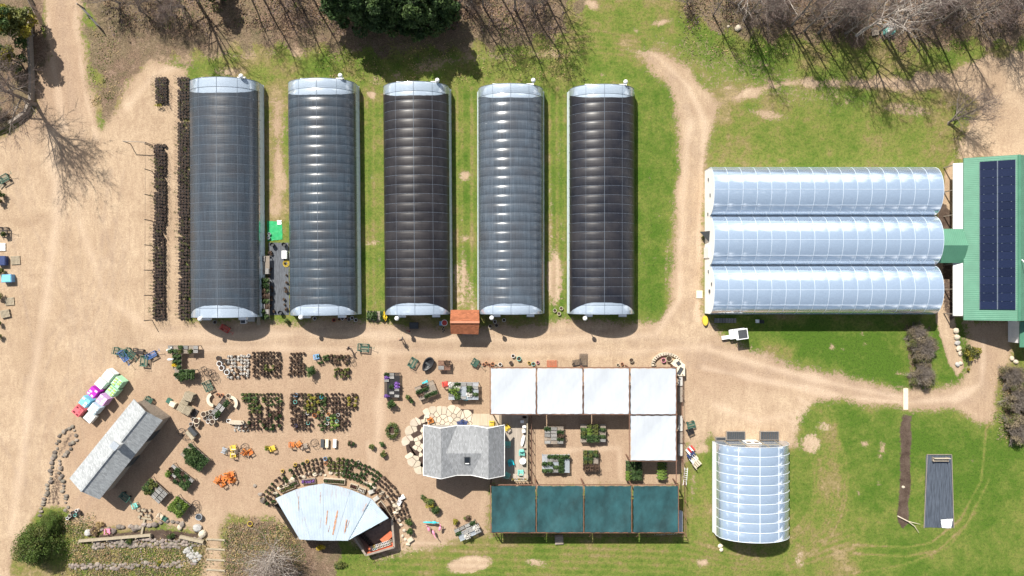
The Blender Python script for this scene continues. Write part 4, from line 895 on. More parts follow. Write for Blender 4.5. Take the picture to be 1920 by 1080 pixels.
# ------------------------------------------------------------------ shade pergolas
def pergola(label, X, Y, cells, z, clothm, posts, name='shade_pergola'):
    c = G((X[0] + X[-1]) / 2, (Y[0] + Y[-1]) / 2); t = thing(name, label, 'pergola', (c.x, c.y, 0)); o = t.location
    for px, py in posts:
        p = G(px, py, z); mb = MB(); mb.box((p.x, p.y, z / 2 - .05), (.14, .14, z - .1)); mb.build('post', M['brownbeam'], t, o)
    for py, xa, xb in Y_beams[name + label[:4]]:
        mb = MB(); mb.beam(G(xa, py, z - .06), G(xb, py, z - .06), .10, .16); mb.build('beam', M['brownbeam'], t, o)
    for px, ya, yb in X_beams[name + label[:4]]:
        mb = MB(); mb.beam(G(px, ya, z + .01), G(px, yb, z + .01), .09, .13); mb.build('rafter', M['brownbeam'], t, o)
    for ci, (x0, y0, x1, y1) in enumerate(cells):
        A, B = G(x0, y0, z), G(x1, y1, z); n = 20; mb = MB(); vs = []; r_ = random.Random(int(x0 + y0)); ph = [r_.random() * 6 for _ in range(4)]
        for i in range(n + 1):
            for j in range(n + 1):
                u, v = i / n, j / n; e = .05; 
                sx = e * math.sin(v * PI * 5 + ph[0]) ** 2 * (1 if u == 0 else -1 if u == 1 else 0); sy = e * math.sin(u * PI * 5 + ph[1]) ** 2 * (-1 if v == 0 else 1 if v == 1 else 0)
                sag = -.16 * math.sin(PI * u) * math.sin(PI * v) + .05 * math.sin(u * 9 + ph[2]) * math.sin(v * 7 + ph[3]) + .02 * math.sin((u + v) * 31 + ph[0]) * abs(math.sin(v * 5))
                vs.append((A.x + (B.x - A.x) * u + sx, A.y + (B.y - A.y) * v + sy, z + .12 + sag))
        mb.add(vs, [(i * (n + 1) + j, (i + 1) * (n + 1) + j, (i + 1) * (n + 1) + j + 1, i * (n + 1) + j + 1) for i in range(n) for j in range(n)])
        mb.build('shade_cloth', clothm, t, o, smooth=True)
    return t
Y_beams = {}; X_beams = {}
Y_beams['shade_pergolawhit'] = [(689, 919, 1270), (777, 919, 1270), (864, 1180, 1270)]
X_beams['shade_pergolawhit'] = [(919, 689, 777), (1005.5, 689, 777), (1093, 689, 777), (1180, 689, 864), (1268, 689, 905)]
pergola('white cloth shade pergola in an L shape above the sales yard', [919, 1270], [689, 864], [(920.5, 690.5, 1004.5, 776), (1007, 690.5, 1092, 776), (1094.5, 690.5, 1179, 776), (1182, 690.5, 1267, 776.5), (1182, 779, 1267, 863)], 3.0, M['canvas'],
        [(919, 690), (1005, 690), (1093, 690), (1180, 690), (1268, 690), (919, 776), (1005, 776), (1093, 776), (1180, 776), (1268, 776), (1181, 863), (1268, 863)])
Y_beams['shade_pergolateal'] = [(909, 920, 1272), (998.5, 920, 1283)]
X_beams['shade_pergolateal'] = [(920, 909, 998), (1005.5, 909, 999), (1094.5, 909, 999), (1184.5, 909, 999), (1272, 909, 999)]
pergola('teal cloth shade pergola along the lower edge of the sales yard', [919, 1272], [909, 999], [(921.5, 910.5, 1004, 997.5), (1007, 910.5, 1093, 997.5), (1096, 910.5, 1183, 997.5), (1187, 910.5, 1271, 997.5)], 3.0, M['teal'],
        [(920, 910), (1005, 910), (1094, 910), (1184, 910), (1272, 910), (920, 998), (1005, 998), (1094, 998), (1184, 998), (1272, 998)])
# wire fence round the sales yard, with its posts
def fence(label, pts, h=1.2, every=2.6, m='brownbeam', name='rail_fence', rails=(.25, .7, 1.15), cat='fence', pr=.05, wire=.018):
    P = [G(*p) for p in pts]; c = P[0]; t = thing(name, label, cat, (c.x, c.y, 0)); o = t.location
    for a, b in zip(P[:-1], P[1:]):
        L = (b - a).length; n = max(1, round(L / every))
        for k in range(n + 1):
            if k == n and b != P[-1]: continue
            q = a + (b - a) * k / n; mb = MB(); mb.cyl((q.x, q.y, 0), pr, pr, h, 6); mb.build('post', M[m], t, o)
        for r in rails:
            mb = MB(); mb.beam(a + Vector((0, 0, r)), b + Vector((0, 0, r)), wire * 2, wire * 2); mb.build('rail', M[m], t, o)
    return t
fence('brown rail fence closing the right side and lower edge of the sales yard', [(1276, 700), (1277, 860), (1282, 905), (1283, 1000), (925, 1000)], 1.3)
fence('brown rail between the white and teal pergolas beside the timber deck', [(996, 780), (997, 903)], 1.1, 1.4)
# curved concrete counter at the upper right corner
def corner_counter():
    c = G(1262, 690); t = thing('corner_counter', 'cream angular counter with a dark sink at the upper right corner of the white pergola', 'counter', (c.x, c.y, 0)); o = t.location
    mb = MB(); mb.prism([(p.x, p.y) for p in reversed([G(*q) for q in ((1256, 681), (1267, 672), (1281, 682), (1281, 703), (1266, 703), (1266, 690))])], .0, .95); mb.build('counter_body', M['offwhite'], t, o)
    mb = MB(); p = G(1269, 680); mb.box((p.x, p.y, .965), (.5, .55, .03), R(35)); p = G(1272, 694); mb.box((p.x, p.y, .965), (.5, 1.0, .03), R(-30)); w = mb.build('sink', M['charcoal'], t, o)
corner_counter()
def block_row(label, pts, size, m, cat, name, grp, h=.35):
    pass
def arc_wall():
    t = thing('low_wall', 'curved row of cream blocks above the corner counter', 'low wall', G(1248, 668)); o = t.location
    mb = MB()
    for k in range(15):
        a = PI * (1.02 + .86 * k / 14); p = G(1249 + 26 * math.cos(a), 684 + 21 * math.sin(a)); mb.box((p.x, p.y, .2), (.42, .34, .4), -a + PI / 2 + random.uniform(-.1, .1))
    mb.build('blocks', M['flag'], t, o)
arc_wall()
# wall shelving along the right of the pergola
for k, (y0, y1, m_) in enumerate([(705, 722, 'concrete'), (724, 752, 'wood'), (778, 806, 'concrete'), (808, 828, 'wood'), (830, 852, 'concrete'), (955, 996, 'steel')]):
    p = G(1277, (y0 + y1) / 2); L = (y1 - y0) * S; t = thing('display_rack', '%s narrow rack from the top along the outer right side of the pergolas' % OR[k], 'rack', (p.x - .25, p.y, 0), 0, 'racks along the pergola fence')
    mb = MB()
    for z in (.35, .8): mb.box((0, 0, z), (.5, L, .04)); 
    mb.build('shelf_boards', M[m_], t); mb = MB()
    for sy in (-1, 1):
        for sx in (-1, 1): mb.box((sx * .22, sy * (L / 2 - .05), .42), (.05, .05, .84))
    mb.build('legs', M['wood'], t)

# ------------------------------------------------------------------ trees
def rand_perp(d, r):
    v = Vector((r.gauss(0, 1), r.gauss(0, 1), r.gauss(0, 1))); v -= d * v.dot(d); return v.normalized()
def bare_tree_meshes(seed, h, r0, spread=1., twigs=1., clear=.3, mt='bark', mtw='twig', multi=1, tw=.011):
    r = random.Random(seed); trunk = MB(); crown = MB(); count = [0]
    def grow(p, d, L, rad, lvl, mb):
        n = 4 if lvl < 2 else 3; pts = [p.copy()]; rs = [rad]; q = p.copy(); dd = d.copy(); kids = []
        for i in range(n):
            dd = (dd + rand_perp(dd, r) * (.10 + .07 * lvl) + Vector((0, 0, .05 if lvl else .03))).normalized(); q = q + dd * (L / n); pts.append(q.copy())
            rs.append(rad * (1 - .75 * (i + 1) / n)); kids.append((q.copy(), dd.copy(), rs[-1]))
        mb.tube(pts, rs, (6, 5, 4, 3, 3)[min(lvl, 4)], 0 if lvl < 3 else 1, cap=False)
        return kids
    for mlt in range(multi):
        d0 = Vector((r.gauss(0, .06 + .28 * (multi > 1)), r.gauss(0, .06 + .28 * (multi > 1)), 1)).normalized()
        q = Vector((r.gauss(0, .12), r.gauss(0, .12), -.1)) if multi > 1 else Vector((0, 0, -.1)); pts = [q.copy()]; rs = [r0 * 1.25]; dd = d0; n = 9; nodes = []
        for i in range(n):
            dd = (dd + Vector((r.gauss(0, .06), r.gauss(0, .06), .08))).normalized(); q = q + dd * h / n * (1 if multi == 1 else .8); pts.append(q.copy()); rs.append(r0 * (1 - .9 * (i + 1) / n) + .012)
            nodes.append((q.copy(), dd.copy(), rs[-1], (i + 1) / n))
        trunk.tube(pts, rs, 8, 0, cap=False)
        for q, dd, rad, f in nodes:
            if f < clear: continue
            for b in range(3 if multi == 1 else 2):
                side = rand_perp(dd, r); d1 = (dd * r.uniform(.35, .75) + side * r.uniform(.6, 1)).normalized(); L1 = h * .36 * spread * (1.15 - f * .75) * r.uniform(.6, 1.1)
                k1 = grow(q, d1, L1, max(.02, rad * .55), 1, crown)
                for p1, e1, r1 in k1:
                    for c in range(2):
                        d2 = (e1 * .8 + rand_perp(e1, r) * r.uniform(.5, .9)).normalized(); k2 = grow(p1, d2, L1 * r.uniform(.3, .55), max(.013, r1 * .6), 2, crown)
                        for p2, e2, r2 in k2:
                            for e in range(int(round(2 * twigs))):
                                d3 = (e2 + rand_perp(e2, r) * r.uniform(.5, .9)).normalized(); L3 = L1 * r.uniform(.12, .28)
                                a = p2 + d3 * L3 * .5 + rand_perp(d3, r) * L3 * .08; crown.tube([p2, a, a + (d3 + rand_perp(d3, r) * .3) * L3 * .5], [tw, tw * .8, tw * .4], 3, 1, cap=False)
    return trunk.mesh('trunk', [M[mt], M[mtw]], smooth=True), crown.mesh('crown', [M[mt], M[mtw]], smooth=True)
def proto_bare(*a, **k):
    tm, cm = bare_tree_meshes(*a, **k); return tm, cm
def put_tree(meshes, px, py, rz, s, label, cat, name, group=None, names=('trunk', 'crown'), sz=None):
    p = G(px, py); t = thing(name, label, cat, (p.x, p.y, 0), rz, group); t.scale = (s, s, sz or s)
    for n, m in zip(names, meshes): link(n, m, t)
    return t
BT = [proto_bare(11, 12.5, .17, .95), proto_bare(12, 13.0, .15, .8, clear=.45), proto_bare(13, 11.5, .14, 1.05), proto_bare(14, 12, .19, 1.15, mt='palebark')]
rt_ = random.Random(4)
top = [(352, -30, 3, 1.3), (452, -45, 1, 1.0), (482, -22, 1, 1.0), (508, -34, 2, 1.0), (552, -18, 1, 1.05), (572, -28, 1, 1.0), (592, -55, 0, 1.1), (884, 4, 0, 1.0), (906, 12, 2, .85), (966, 18, 1, .95), (986, 0, 1, 1.0), (1012, -22, 0, 1.0), (1035, -30, 2, .9)]
for k, (x, y, v, s) in enumerate(top): put_tree(BT[v], x, y, rt_.random() * 6, s, '%s bare tree from the left along the upper edge above the dark greenhouses' % OR[k], 'tree', 'bare_tree', 'bare trees along the upper edge')
right = [(1337, 28, 2, .75), (1394, 36, 1, .95), (1484, 48, 1, .95), (1508, 58, 2, .95), (1534, 62, 1, .9), (1558, 56, 0, 1.0), (1585, 62, 1, 1.0), (1606, 66, 3, 1.05), (1648, 60, 0, .95), (1662, 66, 3, 1.0), (1692, 44, 1, 1.05), (1708, 48, 1, 1.0), (1748, 50, 1, 1.0), (1790, 54, 2, .95), (1846, 44, 1, .9), (1452, 12, 3, .95), (1530, 5, 2, 1.0)]
for k, (x, y, v, s) in enumerate(right): put_tree(BT[v], x, y, rt_.random() * 6, s, '%s bare tree from the left in the row above the white three-bay greenhouse' % OR[k], 'tree', 'bare_tree', 'bare trees above the white greenhouse')
BF = proto_bare(27, 12, .24, 1.9, 2.2, clear=.12, tw=.014)
BW = proto_bare(21, 7.5, .12, 1.5, 1.4, clear=.15, multi=2); BR = proto_bare(22, 5.2, .095, 1.9, .6, clear=.2, mt='palebark', mtw='twig', multi=6, tw=.009)
put_tree(BW, 1778, 232, .5, .95, 'spreading bare tree standing by the upper left corner of the green-roofed barn', 'tree', 'bare_tree')
put_tree(BR, 512, 1040, 1.1, 1.2, 'pale many-stemmed bare tree below the tin fan-shaped roof', 'tree', 'bare_tree')
put_tree(BW, 565, 1072, 2.5, .6, 'small twiggy bare tree at the lower edge right of the pale many-stemmed tree', 'tree', 'bare_tree')
put_tree(BF, 66, 196, 2.2, 1.0, 'bare tree at the left edge that throws a fan of branch shadows on the sand', 'tree', 'bare_tree')
put_tree(BT[2], 62, 178, .4, .9, 'bare tree beside the curved wall at upper left', 'tree', 'bare_tree')
for k, (x, y, s) in enumerate([(262, 20, .75), (300, 2, .8), (330, 28, .55)]): put_tree(BW, x, y, k * 2.1, s, '%s low brushy bare tree from the left, above the sandy track at upper left' % OR[k], 'tree', 'bare_tree', 'brushy trees at upper left')
for k, (x, y, s) in enumerate([(612, 6, .5), (1290, 10, .5), (1600, 20, .8), (1720, 15, .7), (1505, 25, .6), (1440, 30, .55), (1668, 20, .75), (1790, 18, .7), (1560, 30, .6), (1860, 20, .7), (870, -15, .6), (1020, 8, .5)]): put_tree(BW, x, y, k * 1.3 + .7, s, 'low tangled bare tree in the leaf litter along the upper edge', 'tree', 'bare_tree', 'tangled small trees in the upper woods')
def leafy_meshes(seed, h, r, n, leaf, mats, base=.15, conical=.5, clumps=26):
    rr = random.Random(seed); tr_ = MB(); tr_.tube([(0, 0, -.1), (rr.gauss(0, .1), rr.gauss(0, .1), h * .5), (0, 0, h * .95)], [r * .07 + .04, r * .045 + .02, .02], 7, 0)
    cr = MB(); per = n // clumps
    for k in range(clumps):
        f = rr.random() ** 1.2; z = h * (base + (1 - base) * f); R_ = r * (1 - conical * f) * rr.uniform(.35, .98) if k > 3 else 0; a = rr.random() * 2 * PI; q = (R_ * math.cos(a), R_ * math.sin(a), z)
        tr_.tube([(0, 0, z * .8), q], [.04, .015], 4, 0); cs = r * rr.uniform(.24, .42) * (1 - conical * .4 * f)
        cr.leaves(q, (cs, cs, cs * .75), per, leaf, m=rr.choice(range(len(mats))), shell=.35, upb=.35)
    return tr_.mesh('trunk', M['bark']), cr.mesh('crown', [M[m] for m in mats])
PN = [leafy_meshes(31, 9, 2.9, 9000, .26, ['leafdark', 'leafdark', 'leafmid'], .2, .6, 46), leafy_meshes(32, 8.5, 2.6, 8000, .24, ['leafmid', 'leafdark', 'leafmid'], .2, .55, 42)]
for k, (x, y, v, s) in enumerate([(655, 22, 0, 1.0), (690, 40, 0, 1.0), (722, 52, 0, .9), (758, 38, 1, 1.05), (790, 52, 1, 1.0), (828, 40, 1, 1.0), (700, -10, 0, 1.1), (760, -8, 0, 1.1), (806, 0, 1, 1.1)]):
    put_tree(PN[v], x, y, k * 1.7, s, '%s evergreen from the left in the dark clump at the upper edge above the second and third greenhouses' % OR[k] if False else '%s evergreen from the left in the dark green clump at the upper edge' % OR[k], 'tree', 'evergreen_tree', 'evergreens at the upper edge')
PG = leafy_meshes(33, 8.5, 3.1, 9000, .26, ['leafolive', 'leafmid', 'leafgold'], .25, .6, 44)
put_tree(PG, 62, 66, 0, .82, 'yellow-green conifer at the upper left corner beside the dirt road', 'tree', 'evergreen_tree')
put_tree(PG, 40, 120, 2, .55, 'smaller dark conifer below the yellow-green one at upper left', 'tree', 'evergreen_tree')
put_tree(PN[0], 412, -10, 1, .6, 'small dark evergreen at the upper edge above the leftmost greenhouse', 'tree', 'evergreen_tree')
CD = leafy_meshes(34, 3.4, 2.7, 22000, .11, ['leafcon', 'leafcon', 'leafolive', 'leafcon'], .1, .4, 150)
put_tree(CD, 84, 1014, 0, .98, 'broad round green shrub beside the sand road at lower left', 'shrub', 'evergreen_shrub')
put_tree(CD, 102, 976, 1, .5, 'small green shrub just above the broad round one at lower left', 'shrub', 'evergreen_shrub')
def brush(seed, h, r, nst, mats=('twig', 'leafbrown', 'leafolive')):
    rr = random.Random(seed); st = MB(); lf = MB()
    for k in range(nst):
        a = rr.random() * 2 * PI; R_ = r * math.sqrt(rr.random()) * (1 + .22 * math.sin(3 * a + seed) + .14 * math.sin(7 * a)); top_ = Vector((R_ * math.cos(a), R_ * math.sin(a), h * (1 - .5 * (R_ / r) ** 2) * rr.uniform(.7, 1.05))); b = Vector((top_.x * .35, top_.y * .35, -.02))
        m_ = (b + top_) / 2 + Vector((0, 0, .2)); st.tube([b, m_, top_], [.022, .016, .006], 3, 0, cap=False)
        for j in range(3): st.tube([m_.lerp(top_, j * .3), m_.lerp(top_, j * .3) + Vector((rr.gauss(0, .25), rr.gauss(0, .25), rr.uniform(.1, .5)))], [.012, .005], 3, 0, cap=False)
    
    for k in range(26):
        a = rr.random() * 6.3; q = r * math.sqrt(rr.random()) * (.8 + .25 * math.sin(3 * a + seed)); lf.leaves((q * math.cos(a), q * math.sin(a), h * rr.uniform(.3, .75)), (r * rr.uniform(.15, .34),) * 3, int(nst * .4), .075, m=int(rr.random() < .35), shell=.1, upb=.3)
    return st.mesh('stems', M[mats[0]]), lf.mesh('foliage', [M[mats[1]], M[mats[2]]])
B1 = brush(41, 1.9, 1.7, 520, ('bark', 'tan', 'leafolive'))
for k, (x, y, s, lab) in enumerate([(1713, 622, .8, 'olive twiggy shrub at the top of the column right of the green lawn'), (1722, 652, 1.15, 'large grey-brown twiggy shrub in the middle of the column right of the green lawn'), (1722, 700, 1.05, 'twiggy shrub at the bottom of the column, touching the drive'), (1890, 705, 1.0, 'brown twiggy shrub at the right edge below the barn'), (1905, 745, 1.3, 'large pale twiggy shrub at the right edge below the barn'), (1902, 800, 1.2, 'olive twiggy shrub lowest at the right edge above the lawn'), (6, 225, .8, 'brown brush inside the curved wall at the left edge')]):
    put_tree(B1, x, y, k, s, lab, 'shrub', 'twiggy_shrub', names=('stems', 'foliage'))
CG = leafy_meshes(35, 1.2, 1.2, 1500, .13, ['leafgold', 'leafolive'], .2, .2, 20)
put_tree(CG, 1814, 658, 0, 1.0, 'low gold-green juniper spreading beside the drive below the barn', 'shrub', 'evergreen_shrub')
# loose leaves, tufts and twigs on the unkept ground
def scatter(name, label, cat, regions, n, mats, size, zr=.12):
    mb = MB(); tot = sum((x1 - x0) * (y1 - y0) for x0, y0, x1, y1 in regions)
    for (x0, y0, x1, y1) in regions:
        k = int(n * (x1 - x0) * (y1 - y0) / tot); cl = max(1, k // 26)
        for q in range(cl):
            p = G(rng.uniform(x0, x1), rng.uniform(y0, y1)); r_ = rng.uniform(.5, 2.4); mb.leaves((p.x, p.y, zr * .5), (r_, r_, zr * .5), 26, size, rng.integers(len(mats)), 0, .6)
    o = mb.build(name, [M[m] for m in mats]); tag(o, label, cat, kind='stuff')
scatter('leaf_litter', 'loose dead leaves and weeds scattered over the wooded upper edge', 'leaf litter', [(200, -10, 1050, 60), (1290, -10, 1925, 50)], 15000, ['litter', 'leafbrown', 'litter', 'leafbrown', 'twig', 'leafolive', 'twig'], .15)
scatter('terrace_weeds', 'dry grass and green weeds growing over the terraces at lower left', 'weeds', [(130, 1022, 380, 1080), (425, 985, 560, 1080), (120, 975, 170, 1010), (1880, 700, 1925, 820)], 24000, ['straw', 'tan', 'leafolive', 'litter', 'tan', 'straw', 'leafmid'], .12, .2)
scatter('edge_grass', 'tufts of rough grass along the road edges and below the woods', 'grass', [(600, 80, 1100, 150), (1290, 60, 1800, 110), (170, 60, 215, 200), (640, 1015, 760, 1050)], 7000, ['leafolive', 'straw', 'leafolive'], .12, .12)
# ------------------------------------------------------------------ plants in pots
def pot_mesh(kind, seed, r=.17, h=.26, ph=.5, potm='black'):
    rr = random.Random(seed); mb = MB(); mb.cyl((0, 0, 0), r * .82, r, h, 8, 0, 1, .04)
    if kind == 'stick':
        for k in range(rr.randint(4, 6)):
            a = rr.random() * 6.3; q = Vector((math.cos(a) * rr.uniform(.05, .16), math.sin(a) * rr.uniform(.05, .16), h + ph * rr.uniform(.6, 1))); mb.tube([(0, 0, h - .05), q * .6 + Vector((0, 0, .05)), q], [.014, .01, .005], 3, 2, cap=False)
        mb.leaves((0, 0, h + ph * .55), (.15, .15, ph * .4), 16, .07, 3)
    elif kind == 'leafy': mb.leaves((0, 0, h + ph * .35), (r * 1.25, r * 1.25, ph * .5), 70, .1, 3, .3)
    elif kind == 'low': mb.leaves((0, 0, h + .05), (r * .95, r * .95, .12), 26, .09, 3, .2)
    elif kind == 'tree':
        top_ = ph; mb.tube([(0, 0, h - .05), (rr.gauss(0, .02), rr.gauss(0, .02), h + top_ * .5), (rr.gauss(0, .05), rr.gauss(0, .05), h + top_)], [.018, .013, .006], 3, 2, cap=False)
        for k in range(7):
            z = h + top_ * rr.uniform(.35, .9); a = rr.random() * 6.3; L = rr.uniform(.12, .32); mb.tube([(0, 0, z), (math.cos(a) * L, math.sin(a) * L, z + L * .8)], [.009, .004], 3, 2, cap=False)
        if seed % 3 == 0: mb.leaves((0, 0, h + ph * .6), (.22, .22, ph * .35), 26, .08, 3)
    return mb
def potset(kind, n, mats, **k): return [pot_mesh(kind, 100 + i, **k).mesh('potted_plant', [M[m] for m in mats]) for i in range(n)]
PS = {'stick': potset('stick', 4, ['black', 'soil', 'twig', 'leafbrown']), 'stickg': potset('stick', 3, ['black', 'soil', 'twig', 'leafolive']),
      'green': potset('leafy', 3, ['black', 'soil', 'twig', 'leafmid']), 'dark': potset('leafy', 3, ['black', 'soil', 'twig', 'leafdark'], ph=.45), 'olive': potset('leafy', 3, ['black', 'soil', 'twig', 'leafolive']),
      'lime': potset('leafy', 2, ['black', 'soil', 'twig', 'leaflime']), 'brown': potset('leafy', 3, ['black', 'soil', 'twig', 'leafbrown'], ph=.35), 'red': potset('stick', 3, ['black', 'soil', 'twig', 'leafred']),
      'low': potset('low', 3, ['black', 'soil', 'twig', 'leafmid']), 'bare': potset('low', 2, ['black', 'soil', 'twig', 'leafbrown'], r=.16), 'yel': potset('leafy', 2, ['black', 'soil', 'twig', 'flyellow'], ph=.3), 'white': potset('low', 2, ['greystone', 'soil', 'twig', 'flwhite']),
      'gold': potset('leafy', 2, ['black', 'soil', 'twig', 'leafgold'])}
TR = potset('tree', 5, ['black', 'soil', 'twig', 'leafolive'], r=.205, h=.36, ph=1.5)
def block(x0, y0, x1, y1, dx, dy, kinds, name, label, cat, group, skip=0., rz=0., jit=.10, hole=None, px0=None):
    r_ = random.Random(int(x0 * 7 + y0)); n = 0; nx_ = int((x1 - x0) / dx) + 1; ny_ = int((y1 - y0) / dy) + 1
    for i in range(nx_):
        for j in range(ny_):
            if r_.random() < skip: continue
            x = x0 + i * dx + r_.gauss(0, jit) * dx; y = y0 + j * dy + r_.gauss(0, jit) * dy
            if hole and hole(x, y): continue
            k = kinds(x, y, r_) if callable(kinds) else r_.choice(kinds)
            p = G(x, y); o = link(name, r_.choice(PS[k]), None, (p.x, p.y, 0), r_.random() * 6, r_.uniform(.88, 1.12)); tag(o, label, cat, group); n += 1
    return n
block(477, 661, 526, 705, 6.1, 6.2, lambda x, y, r: 'olive' if 500 < x < 515 and 685 < y < 698 else r.choice(['stick', 'stick', 'bare', 'brown']), 'potted_shrub', 'potted shrub in the square block second from left in the upper row', 'potted shrub', 'pots in the square block', .04)
block(546, 663, 571, 704, 6.1, 6.4, ['stick', 'bare', 'brown'], 'potted_shrub', 'potted shrub in the narrow block left of the dark bushy evergreen', 'potted shrub', 'pots in the narrow block', .05)
block(598, 667, 655, 707, 6.2, 6.4, lambda x, y, r: r.choice(['dark', 'green']) if x < 618 and y < 680 else ('olive' if y > 686 and r.random() < .5 else r.choice(['stick', 'brown', 'stickg'])), 'potted_shrub', 'potted shrub in the right-hand block of the upper row', 'potted shrub', 'pots in the upper right block', .06, hole=lambda x, y: (x < 625 and y > 685) or (x > 622 and 683 < y < 689))
block(457, 739, 529, 805, 6.4, 6.4, lambda x, y, r: r.choice(['olive', 'stickg', 'green']) if x < 497 and y < 776 else (r.choice(['green', 'stickg', 'low']) if y < 762 else r.choice(['stick', 'red', 'brown', 'dark'])), 'potted_perennial', 'potted perennial in the left block of the lower row', 'potted perennial', 'pots in the lower left block', .07, hole=lambda x, y: (490 < x < 500 and 755 < y < 778) or (x < 465 and 755 < y < 790))
block(548, 739, 668, 805, 6.3, 6.4, lambda x, y, r: r.choice(['olive', 'gold', 'stickg']) if (572 < x < 600 and y < 772) else r.choice(['lime', 'green']) if (620 < x < 636 and y > 772) else r.choice(['green', 'stickg']) if 598 < x < 612 else r.choice(['gold', 'brown']) if x > 655 and y < 765 else r.choice(['stick', 'red', 'bare', 'brown', 'stick']), 'potted_plant', 'potted plant in the long right block of the lower row among coloured pots', 'potted plant', 'pots in the long lower block', .10, hole=lambda x, y: (586 < x < 598 and y > 783) or (x > 656 and y > 768))
for x, y in [(430 + i * 6, 668 + j * 6.4) for i in range(7) for j in range(7)]:
    if rng.random() < .15: continue
    p = G(x + rng.normal() * .7, y + rng.normal() * .7); o = link('cast_planter', random.choice(PS['white'] if x < 440 or rng.random() < .35 else PS['bare'] if rng.random() < .3 else PS['white']), None, (p.x, p.y, 0), rng.random() * 6, 1.05); tag(o, 'small grey cast planter in the leftmost block of the upper row', 'planter', 'grey planters')
# arc of pots round the fan-roofed building
nrs = 0
for ia in range(42):
    a = PI * 1.17 + ia * (PI * .735) / 41
    for ir in range(5):
        if (ia % 9 == 8 and ia < 20) or rng.random() < .08: continue
        rad = 1.0 - ir * .048; x = 622 + 152 * rad * math.cos(a) * 1.0; y = 1012 + 154 * rad * math.sin(a)
        if ia < 20 and ir > 3: continue
        f = ia / 41; k = 'dark' if .52 < f < .74 else 'olive' if .42 < f <= .52 else random.choice(['stick', 'red', 'brown']) if f > .74 else random.choice(['stick', 'dark', 'stickg'])
        if .3 < f < .42: k = random.choice(['stick', 'brown', 'stickg'])
        p = G(x + rng.normal() * .6, y + rng.normal() * .6); o = link('potted_rose', random.choice(PS[k]), None, (p.x, p.y, 0), rng.random() * 6, rng.uniform(.9, 1.15)); tag(o, 'potted plant in the long arc of rows around the tin-roofed building', 'potted plant', 'pots in the arc'); nrs += 1
# tall potted trees in the two long rows left of the first greenhouse
sl = []
for i in range(4):
    for j in range(76):
        y = 149 + j * 5.95
        if 222 < y < 228 or random.random() < .03: continue
        sl.append((338 + i * 5.6 + (1.5 if y > 400 else 0) + rng.normal() * .4, y + rng.normal() * .5))
for i in range(4):
    for j in range(55):
        y = 274 + j * 5.95
        if random.random() < .04: continue
        sl.append((294 + i * 5.5 + (-2 if y > 420 else 0) + rng.normal() * .4, y + rng.normal() * .5))
for i in range(4):
    for j in range(9): sl.append((296.5 + i * 5.4 + rng.normal() * .4, 149 + j * 5.4 + rng.normal() * .4))
sl.sort(key=lambda q: (q[0] - 960) ** 2 + (q[1] - 540) ** 2)
rest = []
for k, (x, y) in enumerate(sl):
    p = G(x, y); m = TR[k % 5]
    if k < 300:
        o = link('potted_tree', m, None, (p.x, p.y, 0), rng.random() * 6, rng.uniform(.88, 1.12)); tag(o, 'black potted sapling in the long rows left of the leftmost greenhouse', 'potted tree', 'potted saplings in long rows')
    else: rest.append((p, m, rng.random() * 6, rng.uniform(.88, 1.12)))
mb = MB(); cache = {}
for p, m, a, s in rest:
    if m.name not in cache: cache[m.name] = ([v.co.copy() for v in m.vertices], [tuple(f.vertices) for f in m.polygons], [f.material_index for f in m.polygons])
    V, F, MI = cache[m.name]; q = Matrix.Rotation(a, 3, 'Z'); b = mb.nv
    mb.V.extend([tuple(q @ v * s + p) for v in V]); mb.nv += len(V); mb.F.extend([tuple(b + i for i in f) for f in F]); mb.M.extend(MI)
o = mb.build('potted_trees', [M[m] for m in ['black', 'soil', 'twig', 'leafolive']]); tag(o, 'remaining black potted saplings at the far ends of the long rows', 'potted trees', kind='stuff')
p = G(300, 199); o = MB(); o.leaves((0, 0, .5), (.5, .3, .25), 60, .12, 0); o = o.build('yellow_shrub', M['leafgold']); o.location = (p.x, p.y, 0); tag(o, 'small yellow-green potted shrub at the lower end of the short sapling block', 'potted shrub')
# trellis of posts and wire beside the saplings
fence('post and wire trellis beside the left row of potted saplings', [(286, 275), (285, 600)], 1.9, 3.22, 'darkmetal', 'wire_trellis', (1.75,), 'trellis', .06, .008)
def tpost(px, py): 
    pass
t = thing('post_frame', 'wooden rail frame with a cross bar at the top left of the wire trellis', 'frame', G(262, 272)); mb = MB(); mb.cyl((-1.2, .15, 0), .06, .06, 1.8, 6); mb.cyl((1.6, 0, 0), .06, .06, 1.8, 6); mb.build('posts', M['wood'], t); mb = MB(); mb.beam((-1.2, .15, 1.75), (1.6, 0, 1.75), .08, .08); mb.build('cross_bar', M['wood'], t)
